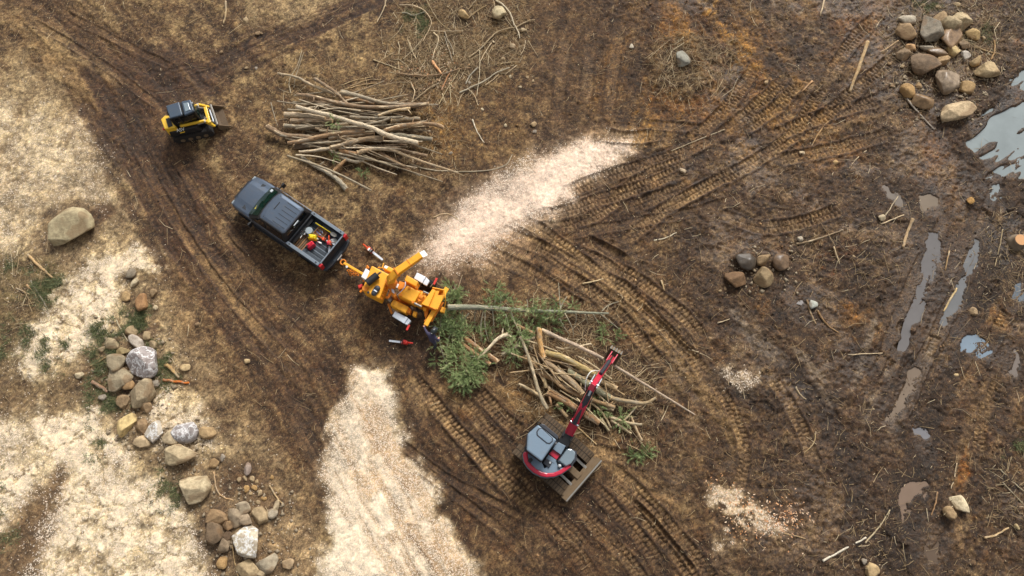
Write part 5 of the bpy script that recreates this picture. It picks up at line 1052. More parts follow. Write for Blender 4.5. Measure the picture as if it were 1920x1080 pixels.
    for s_ in (-1, 1):
        for x0, x1 in ((.45, 1.22), (-.62, .36)):
            b = MB(); q = 1 if s_ > 0 else -1
            b.add([(x0, s_ * .955, 1.26), (x1, s_ * .955, 1.26), (x1 - (.40 if x1 > 1 else .04), s_ * .825, 1.74), (x0 + .03, s_ * .825, 1.74)], [(0, 1, 2, 3)[::q * -1]])
            g_ = b.build('side_window', 'glass_dark', t); md = g_.modifiers.new('t', 'SOLIDIFY'); md.thickness = .02; md.offset = 0
        for x0, x1 in ((.42, 1.50), (-.70, .39)):
            b = MB(); b.box(x0, x1, s_ * 1.0 - .02, s_ * 1.0 + .012, .50, 1.12); dr = b.build('door', 'truck_paint', t, .02)
            b = MB(); b.box(x0 + .08, x0 + .26, s_ * 1.015 - .02, s_ * 1.015 + .025, 1.0, 1.04); b.build('door_handle', 'black_plastic', dr, .01)
        b = MB(); b.beam((1.28, s_ * .96, 1.22), (1.24, s_ * 1.18, 1.26), .05, .05); b.box(1.12, 1.26, s_ * 1.24 - .10, s_ * 1.24 + .10, 1.16, 1.42, .02, .02)
        b.build('wing_mirror', 'black_plastic', t, .02)
        b = MB(); b.box(2.60, 2.86, s_ * .76 - .14, s_ * .76 + .12, .86, 1.03, .04, .03); b.build('headlight', 'grey_plastic', t, .03)
        b = MB(); b.tube([(1.6, s_ * .78, .32), (-.9, s_ * .98, .32)], .05, 8); b.at().box(-.9, 1.5, s_ * 1.03 - .06, s_ * 1.03 + .06, .34, .40); b.build('side_step', 'black_plastic', t)
        for x in (1.95, -1.85): wheel(t, (x, s_ * .84, .40), (0, 1, 0), .40, .28)
        for x in (1.95, -1.85):
            b = MB(); n = 12
            b.loft([[(x + rr * math.cos(math.pi * k / n), s_ * yy, .40 + rr * math.sin(math.pi * k / n)) for k in range(n + 1)] for rr, yy in ((.47, .98), (.53, .98), (.53, 1.035), (.47, 1.035), (.47, .98))], cap=False)
            b.build('wheel_arch', 'truck_trim', t)
    b = MB(); b.loft([[(2.95, -.7, z), (3.0, 0, z), (2.95, .7, z), (2.72, .95, z), (2.5, .95, z), (2.5, -.95, z), (2.72, -.95, z)] for z in (.40, .68)]); b.build('front_bumper', 'truck_trim', t, .03)
    b = MB(); b.box(2.80, 2.93, -.55, .55, .70, .98); b.build('grille', 'black_plastic', t, .02)
    # bed
    b = MB(); b.box(-2.74, -.86, -.86, .86, .62, .80); floor = b.build('bed_floor', 'bedliner', t)
    for i in range(15):
        y = -.75 + i * .107; b = MB(); b.box(-2.70, -.92, y - .02, y + .02, .795, .818); b.build('floor_rib', 'rail_plastic' if i % 2 else 'bedliner', floor)
    for s_ in (-1, 1):
        b = MB(); b.side([(-.86, .46), (-.86, 1.30), (-2.74, 1.27), (-2.74, .46)], s_ * .86, s_ * 1.0); wl = b.build('bed_side', 'truck_paint', t, .03)
        b = MB(); b.box(-2.78, -.84, s_ * .925 - .078, s_ * .925 + .078, 1.275, 1.325); b.build('rail_cap', 'rail_plastic', wl, .015)
        for x in (-1.0, -2.6): b = MB(); b.box(x - .04, x + .04, s_ * .925 - .03, s_ * .925 + .03, 1.31, 1.335); b.build('stake_pocket', 'black_plastic', wl)
        b = MB(); b.box(-2.72, -1.45, s_ * .86 - .22 * (s_ > 0), s_ * .86 + .22 * (s_ < 0), .80, 1.0, .10, .0); b.build('wheel_tub', 'bedliner', t, .04)
        b = MB(); b.box(-2.90, -2.74, s_ * .90 - .10, s_ * .90 + .10, .80, 1.26); b.build('tail_light', 'tail_red', t, .03)
    b = MB(); b.box(-.92, -.86, -.86, .86, .62, 1.30); b.build('bed_front_wall', 'truck_trim', t, .01)
    for i in range(3): b = MB(); b.box(-1.00 - i * .055, -.965 - i * .055, -.72, .72, 1.10, 1.14 - i * .02); b.build('cargo_bar', 'black_plastic', t)
    b = MB(); b.box(-2.82, -2.745, -.85, .85, .66, 1.27, .0, .0); tg = b.build('tailgate', 'truck_trim', t, .02)
    b = MB(); b.box(-2.815, -2.75, -.84, .84, 1.265, 1.295); b.build('tailgate_cap', 'rail_plastic', tg, .008)
    b = MB(); b.box(-2.845, -2.82, -.14, .14, 1.02, 1.12); b.build('gate_handle', 'black_plastic', tg, .01)
    b = MB(); b.loft([[(-2.74, -.96, z), (-2.96, -.92, z), (-3.06, -.5, z), (-3.06, .5, z), (-2.96, .92, z), (-2.74, .96, z)] for z in (.48, .66)]); bp = b.build('rear_bumper', 'truck_trim', t, .03)
    b = MB(); b.box(-3.04, -2.94, -.32, .32, .655, .675); b.build('bumper_step', 'bedliner', bp)
    b = MB(); b.box(-3.075, -3.055, -.17, .17, .52, .63); b.build('licence_plate', 'white_paint', bp)
    b = MB(); b.box(-3.22, -2.9, -.04, .04, .42, .48); b.cyl((-3.18, 0, .46), (-3.18, 0, .56), .035); b.build('tow_hitch', 'steel', t)
    return t, k, rz, c
TRUCK, TK, TRZ, TLOC = build_truck()
BEDZ = .82 * TK
FB = lambda x, y: (560 + x / 7.717, 380 + y / 7.717)
def on_bed(fx, fy, z=0.1): return P(*FB(fx, fy), BEDZ + z) - Vector((0, 0, z))
def jug(loc, rz, mat, label):
    t = empty('fuel_can', loc, label, 'fuel can', rz=rz); t.scale = (1.2, 1.2, 1.15)
    b = MB(); b.box(-.17, .17, -.11, .11, 0, .30, .02, .02); b.build('body', mat, t, .04, seg=3)
    b = MB(); b.tube([(-.12, 0, .29), (-.10, 0, .37), (.05, 0, .38), (.09, 0, .30)], .022, 8); b.build('handle', mat, t)
    b = MB(); b.cyl((.13, 0, .28), (.13, 0, .34), .035, 12); b.build('cap', 'black_plastic', t)
jug(on_bed(190, 490, .3), TRZ + .5, 'yellow_plastic', 'yellow plastic fuel can standing in the truck bed')
jug(on_bed(165, 605, .3), TRZ + 1.3, 'red_plastic', 'red plastic fuel can beside the yellow one in the bed')
def build_bed_items():
    t = empty('bucket', on_bed(155, 410, .28), 'round grey bucket with lid behind the yellow fuel can', 'bucket')
    b = MB(); b.cyl((0, 0, 0), (0, 0, .34), .15, 20, .17); b.build('body', 'grey_plastic', t); b = MB(); b.cyl((0, 0, .33), (0, 0, .37), .18, 20); b.build('lid', 'grey_plastic', t, .01)
    t = empty('tool_tray', on_bed(310, 430, .2), 'brown wooden tray full of blue and grey hand tools', 'tool tray', rz=TRZ)
    b = MB(); b.box(-.27, .27, -.20, .20, 0, .03); b.build('base', 'board_wood', t)
    for x0, x1, y0, y1 in ((-.27, .27, -.22, -.19), (-.27, .27, .19, .22), (-.29, -.26, -.22, .22), (.26, .29, -.22, .22)): b = MB(); b.box(x0, x1, y0, y1, 0, .16); b.build('side_board', 'board_wood', t, .006)
    paint('tool_blue', (70, 92, 168), .4)
    for i in range(8):
        a = random.uniform(0, 3.1); x, y = random.uniform(-.17, .17), random.uniform(-.10, .10); b = MB(); L = random.uniform(.08, .15)
        b.cyl((x - L * math.cos(a), y - L * .6 * math.sin(a), .08 + i * .008), (x + L * math.cos(a), y + L * .6 * math.sin(a), .09 + i * .008), .016, 6); b.build('hand_tool', ['steel', 'tool_blue', 'aluminium'][i % 3], t)
    t = empty('shovel', on_bed(240, 285, .35), 'long yellow-handled tool lying along the far bed wall', 'shovel')
    e = on_bed(520, 465, .35) - t.location; b = MB(); b.tube([(0, 0, .30), e * .78 + Vector((0, 0, .30))], .026, 8); b.build('handle', 'yellow_plastic', t)
    b = MB(); dd = e.normalized(); s_ = Vector((-dd.y, dd.x, 0)) * .10; q = e * .78 + Vector((0, 0, .30))
    b.add([q - s_ * .4, q + s_ * .4, q + dd * .12 + s_, q + dd * .30 + s_ * .8, q + dd * .38, q + dd * .30 - s_ * .8, q + dd * .12 - s_], [(0, 6, 5, 4, 3, 2, 1)]); o = b.build('blade', 'steel', t); o.modifiers.new('t', 'SOLIDIFY').thickness = .01
    t = empty('hard_hat', on_bed(492, 545, .15), 'grey-white work helmet near the tailgate', 'helmet')
    b = MB(); n = 18; b.loft([[(.155 * q * math.cos(2 * math.pi * k / n), .135 * q * math.sin(2 * math.pi * k / n), z) for k in range(n)] for z, q in ((.0, 1.0), (.05, .99), (.10, .86), (.14, .60), (.16, .2))]); b.build('shell', 'white_paint', t, smooth=True)
    b = MB(); b.cyl((.02, 0, .0), (.02, 0, .015), .17, 18); b.build('brim', 'white_paint', t); b = MB(); b.box(-.16, .16, -.015, .015, .145, .175); b.build('ridge', 'grey_plastic', t, .008)
    t = empty('slatted_mat', on_bed(50, 560, .12), 'slatted wooden rack with tan and dark strips in the bed', 'rack', rz=TRZ)
    for i in range(6): b = MB(); b.box(-.30 + i * .11, -.23 + i * .11, -.40, .40, .05, .10); b.build('slat', 'board_wood' if i % 2 == 0 else 'mud_steel', t, .004)
    for y in (-.36, 0, .36): b = MB(); b.box(-.32, .34, y - .03, y + .03, 0, .05); b.build('rail', 'board_wood', t)
    t = empty('paper_sheet', on_bed(75, 410, .2), 'white folded sheet leaning beside the grey bucket', 'sheet', rz=TRZ + .5)
    b = MB(); b.add([(-.14, -.2, .20), (.14, -.2, .16), (.16, .0, .24), (.12, .2, .20), (-.12, .2, .26), (-.15, 0, .28)], [(0, 1, 2, 5), (5, 2, 3, 4)]); o = b.build('sheet', 'white_paint', t); o.modifiers.new('t', 'SOLIDIFY').thickness = .006
    b = MB(); b.cyl((-.02, .1, .2), (.06, .42, .34), .014, 8); b.build('rod', 'white_paint', t)
    for fx, fy, lab in ((265, 515, 'small white bottle beside the yellow fuel can'), (305, 578, 'white bottle lying on the open bed floor'), (548, 578, 'white bottle in the corner by the tailgate')):
        t = empty('bottle', on_bed(fx, fy, .06), lab, 'bottle', rz=TRZ + .1); b = MB(); b.tube([(-.10, 0, .05), (.04, 0, .05), (.07, 0, .05), (.11, 0, .05)], [.045, .045, .02, .02], 12); b.build('body', 'white_paint', t, .006); b = MB(); b.cyl((.11, 0, .05), (.14, 0, .05), .024, 10); b.build('cap', 'red_plastic', t)
def chainsaw(loc, ang, mat, label, accent='white_paint', s=1.0, guard='black_plastic'):
    """bar points along +x"""
    t = empty('chainsaw', loc, label, 'chainsaw', rz=ang); t.scale = (s, s, s)
    b = MB(); b.box(-.24, .06, -.10, .10, .03, .22, .03, .02); b.build('engine_body', mat, t, .03, seg=3)
    b = MB(); b.box(-.16, .02, -.105, .04, .21, .245, .02, .02); b.build('top_cover', accent, t, .01)
    b = MB(); b.tube([(-.22, 0, .20), (-.36, 0, .24), (-.47, 0, .20), (-.47, 0, .08), (-.30, 0, .05), (-.22, 0, .05)], .024, 8); b.build('rear_handle', mat, t)
    b = MB(); b.tube([(-.02, -.13, .06), (-.02, -.13, .26), (-.03, 0, .31), (-.04, .13, .26), (-.05, .13, .06)], .018, 8); b.build('front_handle', 'black_plastic', t)
    b = MB(); b.box(.05, .075, -.10, .10, .18, .32); b.build('hand_guard', guard, t, .008)
    b = MB(); n = 9; out = [(.05, -.045), (.60, -.04)] + [(.60 + .04 * math.cos(R(-90 + 180 * k / n)), .04 * math.sin(R(-90 + 180 * k / n))) for k in range(n + 1)] + [(.60, .04), (.05, .045)]
    b.prism(out, .085, .10); bar = b.build('guide_bar', 'aluminium', t)
    b = MB(); b.prism([(x * 1.012 if x > .3 else x, y * 1.25) for x, y in out], .0875, .0975); b.build('chain', 'steel', bar)
build_bed_items()
chainsaw(on_bed(440, 610, .15), TRZ + math.pi - .9, 'orange_plastic', 'orange chainsaw lying near the tailgate in the bed', 'red_plastic', 1.0)
chainsaw(on_bed(385, 535, .15), TRZ + math.pi + .15, 'orange_plastic', 'second orange saw beside the tool tray in the bed', 'orange_plastic', .8)
a, b2 = P(694, 470, .1), P(717, 488, .1); chainsaw(P(698, 473, .0) + Vector((0, 0, .04)), math.atan2(b2.y - a.y, b2.x - a.x), 'orange_plastic', 'orange and white chainsaw on the ground above the chipper tongue', 'white_paint', 1.15)
a, b2 = P(760, 643, .1), P(734, 640, .1); chainsaw(P(756, 643, .0) + Vector((0, 0, .04)), math.atan2(b2.y - a.y, b2.x - a.x), 'red_paint', 'red chainsaw on the ground below the chipper', 'red_paint', 1.05)

# ---- wood chipper
def build_chipper():
    loc = P(752, 552, 0); t = empty('wood_chipper', loc, 'yellow towable wood chipper with raised discharge chute behind the truck', 'wood chipper'); T = maker(t)
    A = lambda x, y: (640 + x / 9, 460 + y / 9); B = lambda x, y: (710 + x / 6, 460 + y / 6)
    ax = (T(*B(560, 620), 0) - T(*A(350, 560), 0)).normalized(); sd_ = Vector((-ax.y, ax.x, 0))
    def part(nm, fn, mat='chip_yellow', par=t, bev=.02): b = MB(); fn(b); return b.build(nm, mat, par, bev)
    # frame and tongue
    def fr(b):
        for s_ in (-1, 1): b.beam(T(*A(430, 640), .62) + sd_ * .38 * s_, T(*B(560, 640), .62) + sd_ * .38 * s_, .10, .16)
        for q in (.1, .4, .7, 1): p = T(*A(430, 640), .62).lerp(T(*B(560, 640), .62), q); b.beam(p + sd_ * .45, p - sd_ * .45, .10, .12)
        b.beam(T(*B(110, 660), .6), T(*B(150, 770), .6), .10, .10)
    frame = part('frame', fr, 'chip_yellow_shaded', bev=0)
    tn = part('tongue', lambda b: b.beam(T(*A(45, 300), .58), T(*A(420, 520), .62), .13, .14), 'chip_yellow')
    part('coupler', lambda b: b.tube([T(*A(30, 285), .58) + Vector((.13 * math.cos(q / 12 * 6.283), .13 * math.sin(q / 12 * 6.283), 0)) for q in range(13)], .035, 8), 'chip_yellow_shaded', tn, 0)
    part('lamp_cap', lambda b: b.cyl(T(*A(92, 362), .66), T(*A(92, 362), .74), .06, 12), 'white_paint', tn, .01)
    for i in range(9):
        p = T(*A(120 + i * 19, 425 + (i % 3) * 34), .25 + .06 * (i % 2)); q = i * 1.1
        part('chain_link', lambda b: b.tube([p + Vector((.075 * math.cos(u) * math.cos(q) - .045 * math.sin(u) * math.sin(q), .075 * math.cos(u) * math.sin(q) + .045 * math.sin(u) * math.cos(q), .02 * math.sin(u * 2))) for u in [x * 6.283 / 8 for x in range(9)]], .022, 6), 'chip_yellow_shaded', tn, 0)
    part('jack', lambda b: (b.cyl(T(*A(375, 600), .05), T(*A(375, 600), 1.05), .05, 10), b.cyl(T(*A(375, 600), 1.0), T(*A(430, 350), 1.1), .03, 8)), 'chip_yellow_shaded', t, 0)
    part('wheel_chock', lambda b: slab(b, T, A, [(268, 668), (355, 640), (370, 700), (285, 735)], .55, .30, .15), 'red_paint', t, .03)
    # engine
    def eng(b): slab(b, T, A, [(510, 335), (815, 495), (740, 655), (640, 905), (345, 755)], 1.72, .78)
    hood = part('engine_hood', eng, 'chip_yellow', bev=.06)
    for i in range(6):
        a0, a1 = (805, 560), (655, 920); q = (i + .5) / 6; x, y = a0[0] + (a1[0] - a0[0]) * q, a0[1] + (a1[1] - a0[1]) * q
        part('louvre', lambda b: b.beam(T(*A(x - 45, y - 22), 1.71), T(*A(x + 25, y + 12), 1.40), .13, .05), 'chip_yellow_shaded', hood, .008)
    mf = part('muffler', lambda b: b.cyl(T(*A(432, 640), 1.92), T(*A(612, 498), 1.92), .175, 18), 'black_plastic', t, .02)
    part('exhaust_pipe', lambda b: b.tube([T(*A(600, 505), 1.95), T(*A(640, 470), 2.0), T(*A(665, 455), 2.12)], .05, 8), 'mud_steel', mf, 0)
    part('muffler_foot', lambda b: (b.cyl(T(*A(460, 620), 1.7), T(*A(460, 620), 1.85), .05, 8), b.cyl(T(*A(580, 525), 1.7), T(*A(580, 525), 1.85), .05, 8)), 'black_plastic', mf, 0)
    ac = part('air_cleaner', lambda b: (b.ball(T(*A(605, 728), 1.84), .15, 14, 8, (1, 1, .7)), b.ball(T(*A(553, 808), 1.82), .14, 14, 8, (1, 1, .7)), b.beam(T(*A(605, 728), 1.8), T(*A(553, 808), 1.8), .24, .16)), 'ex_dark', t, 0)
    part('clamp_band', lambda b: b.beam(T(*A(548, 752), 1.93), T(*A(600, 785), 1.93), .06, .05), 'aluminium', ac, .008)
    part('filler_cap', lambda b: b.cyl(T(*A(455, 795), 1.71), T(*A(455, 795), 1.77), .06, 12), 'ex_dark', t, .01)
    part('battery_box', lambda b: slab(b, T, A, [(410, 385), (492, 440), (412, 582), (333, 530)], 1.45, .95), 'white_paint', t, .02)
    part('hood_hinge', lambda b: (b.cyl(T(*A(430, 340), 1.3), T(*A(460, 385), 1.3), .05, 8), b.cyl(T(*A(315, 790), 1.0), T(*A(350, 760), 1.0), .06, 8)), 'chip_yellow_shaded', t, 0)
    part('hood_handle', lambda b: b.tube([T(*A(620, 370), 1.6), T(*A(690, 380), 1.65), T(*A(715, 300), 1.62)], .03, 8), 'chip_yellow', t, 0)
    part('radiator_screen', lambda b: slab(b, T, A, [(355, 690), (470, 700), (420, 770), (350, 755)], 1.78, 1.70), 'chip_yellow_shaded', t, .01)
    tank = part('fuel_tank', lambda b: slab(b, T, A, [(745, 328), (945, 425), (880, 482), (695, 385)], 1.58, 1.05), 'chip_yellow', t, .04)
    part('tank_decal', lambda b: slab(b, T, A, [(740, 335), (795, 360), (760, 395), (715, 372)], 1.586, 1.57), 'white_paint', tank, 0)
    # chute
    c0 = T(*B(138, 405), 1.95); part('turret', lambda b: b.cyl(Vector((c0.x, c0.y, 1.5)), Vector((c0.x, c0.y, 1.98)), .26, 20), 'chip_yellow_shaded', t, .01)
    e0, e1, e2, e3 = T(*B(132, 400), 2.05), T(*B(150, 362), 2.42), T(*B(205, 300), 2.62), T(*B(480, 108), 2.80)
    pth = smooth_path([e0, e0.lerp(e1, .5) + Vector((0, 0, .08)), e1, e2], 2)
    ch = part('discharge_chute', lambda b: [b.beam(p, q, .32, .32) for p, q in zip(pth, pth[1:])] and b.beam(pth[-1], e3, .31, .34, .29, .22), 'chip_yellow', t, .01)
    dv = (e3 - e2).normalized()
    part('deflector', lambda b: (b.beam(e3 - dv * .02, e3 + dv * .24 + Vector((0, 0, -.10)), .30, .03)), 'white_paint', ch, .005)
    part('chute_flange', lambda b: (b.beam(e2 - dv * .03, e2 + dv * .03, .40, .38), b.beam(e2.lerp(e3, .52) - dv * .02, e2.lerp(e3, .52) + dv * .02, .36, .32)), 'chip_yellow_shaded', ch, .005)
    part('deflector_rod', lambda b: b.cyl(e2.lerp(e3, .45) + Vector((.1, -.2, -.2)), e3 + Vector((.05, -.1, -.15)), .02, 8), 'steel', ch, 0)
    # drum and feed
    dr = part('drum_housing', lambda b: slab(b, T, B, [(320, 445), (478, 520), (400, 655), (205, 562)], 1.60, .72, .06), 'chip_yellow', t, .05)
    part('housing_cover', lambda b: slab(b, T, B, [(312, 328), (450, 408), (420, 470), (285, 395)], 1.50, .9, .05), 'chip_yellow', t, .04)
    part('access_door', lambda b: slab(b, T, B, [(235, 400), (300, 420), (290, 480), (225, 500), (205, 460)], 1.62, 1.1), 'chip_yellow_shaded', t, .02)
    part('belt_guard', lambda b: slab(b, T, B, [(120, 470), (150, 480), (200, 560), (180, 590), (130, 540)], 1.55, .8), 'chip_yellow_shaded', t, .02)
    part('warning_decal', lambda b: slab(b, T, B, [(205, 425), (230, 440), (208, 480), (182, 462)], 1.64, 1.6), 'white_paint', t, 0)
    part('serial_plate', lambda b: slab(b, T, B, [(138, 478), (172, 500), (178, 545), (150, 525)], 1.60, 1.57), 'aluminium', t, 0)
    part('hydraulic_hose', lambda b: b.tube(smooth_path([T(*B(300, 410), 1.65), T(*B(300, 460), 1.72), T(*B(270, 500), 1.68), T(*B(210, 560), 1.4)]), .022, 7), 'aluminium', t, 0)
    for q in ((425, 470, 1.62), (345, 480, 1.63), (250, 560, 1.63), (385, 640, 1.63)): part('latch', lambda b: (lambda p: b.box(p.x - .06, p.x + .06, p.y - .06, p.y + .06, q[2] - .04, q[2] + .05))(T(*B(q[0], q[1]), q[2])), 'chip_yellow_shaded', dr, .01)
    fd = part('feed_roller_housing', lambda b: slab(b, T, B, [(420, 545), (490, 508), (545, 570), (475, 685), (385, 650)], 1.40, .7, .05), 'chip_yellow', t, .04)
    part('feed_motor', lambda b: (b.cyl(T(*B(450, 575), 1.4), T(*B(500, 600), 1.5), .12, 12), b.cyl(T(*B(440, 600), 1.35), T(*B(470, 640), 1.5), .09, 12)), 'chip_yellow_shaded', fd, .01)
    part('feed_spring', lambda b: (b.cyl(T(*B(500, 520), 1.5), T(*B(560, 545), 1.4), .05, 8), b.cyl(T(*B(400, 650), 1.5), T(*B(480, 690), 1.4), .05, 8)), 'steel', fd, 0)
    # infeed hopper: sloped floor, roof plate, side walls, folding tray bar
    hp = part('infeed_roof', lambda b: slab(b, T, B, [(602, 492), (640, 500), (560, 688), (485, 660)], 1.45, 1.38), 'chip_yellow', t, .01)
    part('hopper_lip', lambda b: slab(b, T, B, [(640, 500), (692, 490), (665, 560), (740, 560), (662, 722), (560, 688)], 1.28, 1.20), 'chip_yellow', t, .01)
    part('hopper_side', lambda b: b.beam(T(*B(600, 492), 1.1), T(*B(730, 520), 1.0), .05, .62), 'chip_yellow', t, .01)
    part('hopper_side', lambda b: b.beam(T(*B(490, 665), 1.1), T(*B(640, 735), 1.0), .05, .62), 'chip_yellow_shaded', t, .01)
    part('hopper_floor', lambda b: slab(b, T, B, [(600, 495), (760, 540), (660, 720), (490, 665)], .72, .66), 'chip_yellow_shaded', t, .01)
    tr = part('infeed_tray', lambda b: b.beam(T(*B(770, 480), .98), T(*B(528, 902), .98), .22, .10), 'chip_yellow', t, .015)
    part('tray_plate', lambda b: slab(b, T, B, [(700, 640), (735, 640), (600, 860), (570, 850)], .86, .80), 'chip_yellow_shaded', tr, .01)
    part('tray_hinge', lambda b: [b.cyl(T(*B(520 + 50 * i, 860 - 30 * i), .9), T(*B(540 + 50 * i, 830 - 30 * i), .9), .06, 8) for i in range(3)], 'chip_yellow_shaded', tr, 0)
    part('control_bar', lambda b: b.tube(smooth_path([T(*B(755, 470), 1.25), T(*B(745, 560), 1.9), T(*B(755, 640), 1.6), T(*B(740, 700), .9)]), .025, 8), 'chip_yellow', t, 0)
    part('lower_chute', lambda b: slab(b, T, B, [(510, 690), (560, 700), (550, 780), (530, 830), (515, 790)], .95, .55), 'chip_yellow_shaded', t, .02)
    part('tail_lamp_box', lambda b: slab(b, T, B, [(712, 688), (752, 702), (735, 760), (685, 742)], .92, .68), 'chip_yellow', t, .02)
    part('tool_box', lambda b: slab(b, T, B, [(168, 605), (338, 692), (302, 762), (128, 668)], 1.20, .60), 'chip_yellow', t, .03)
    part('valve_block', lambda b: slab(b, T, B, [(392, 738), (432, 752), (416, 802), (378, 788)], 1.0, .7), 'chip_yellow', t, .02)
    part('valve_block', lambda b: slab(b, T, B, [(330, 690), (365, 720), (350, 765), (310, 752)], 1.1, .7), 'chip_yellow_shaded', t, .02)
    part('valve_block', lambda b: slab(b, T, B, [(495, 690), (540, 700), (530, 740), (495, 725)], 1.1, .8), 'chip_yellow', t, .02)
    part('pump', lambda b: (b.cyl(T(*B(120, 600), 1.0), T(*B(150, 625), 1.0), .12, 12), b.cyl(T(*B(365, 690), .9), T(*B(390, 720), .9), .10, 10)), 'steel', t, 0)
    part('hose_bundle', lambda b: [b.tube(smooth_path([T(*B(420, 690 + 8 * i), .85), T(*B(450, 720 + 10 * i), .95), T(*B(490, 745), .8), T(*B(500, 790), .6)]), .025, 6) for i in range(4)], 'black_plastic', t, 0)
    # fenders and wheels
    f1 = part('fender', lambda b: slab(b, T, B, [(430, 305), (530, 354), (490, 426), (395, 370)], .98, .90), 'aluminium', t, .02)
    part('fender_end', lambda b: slab(b, T, B, [(534, 358), (572, 400), (540, 456), (494, 430)], .95, .80), 'aluminium', f1, .02)
    f2 = part('fender', lambda b: slab(b, T, B, [(184, 740), (330, 815), (286, 880), (150, 796)], .98, .90), 'aluminium', t, .02)
    part('fender_end', lambda b: slab(b, T, B, [(334, 818), (364, 850), (326, 895), (290, 882)], .93, .74), 'aluminium', f2, .02)
    for q in ((490, 405), (255, 815)):
        c = T(*B(*q), .40); c.z = .40; wheel(t, c, sd_, .40, .26)
    c = T(*B(560, 430), .40); c.z = .42; wheel(t, c, sd_, .40, .24)
    part('axle', lambda b: b.cyl(T(*B(490, 405), .40), T(*B(255, 815), .40), .05, 8), 'steel', t, 0)
    for a_, b_, c_, d_ in (((655, 368), (620, 440), (610, 432), (580, 470)), ((345, 895), (315, 955), (365, 848), (340, 895))):
        part('safety_lever', lambda b: b.beam(T(*B(*a_), .9), T(*B(*b_), .9), .10, .05), 'red_paint', t, .01); part('lever_rod', lambda b: b.cyl(T(*B(*c_), .9), T(*B(*d_), .85), .025, 8), 'steel', t, 0)
build_chipper()

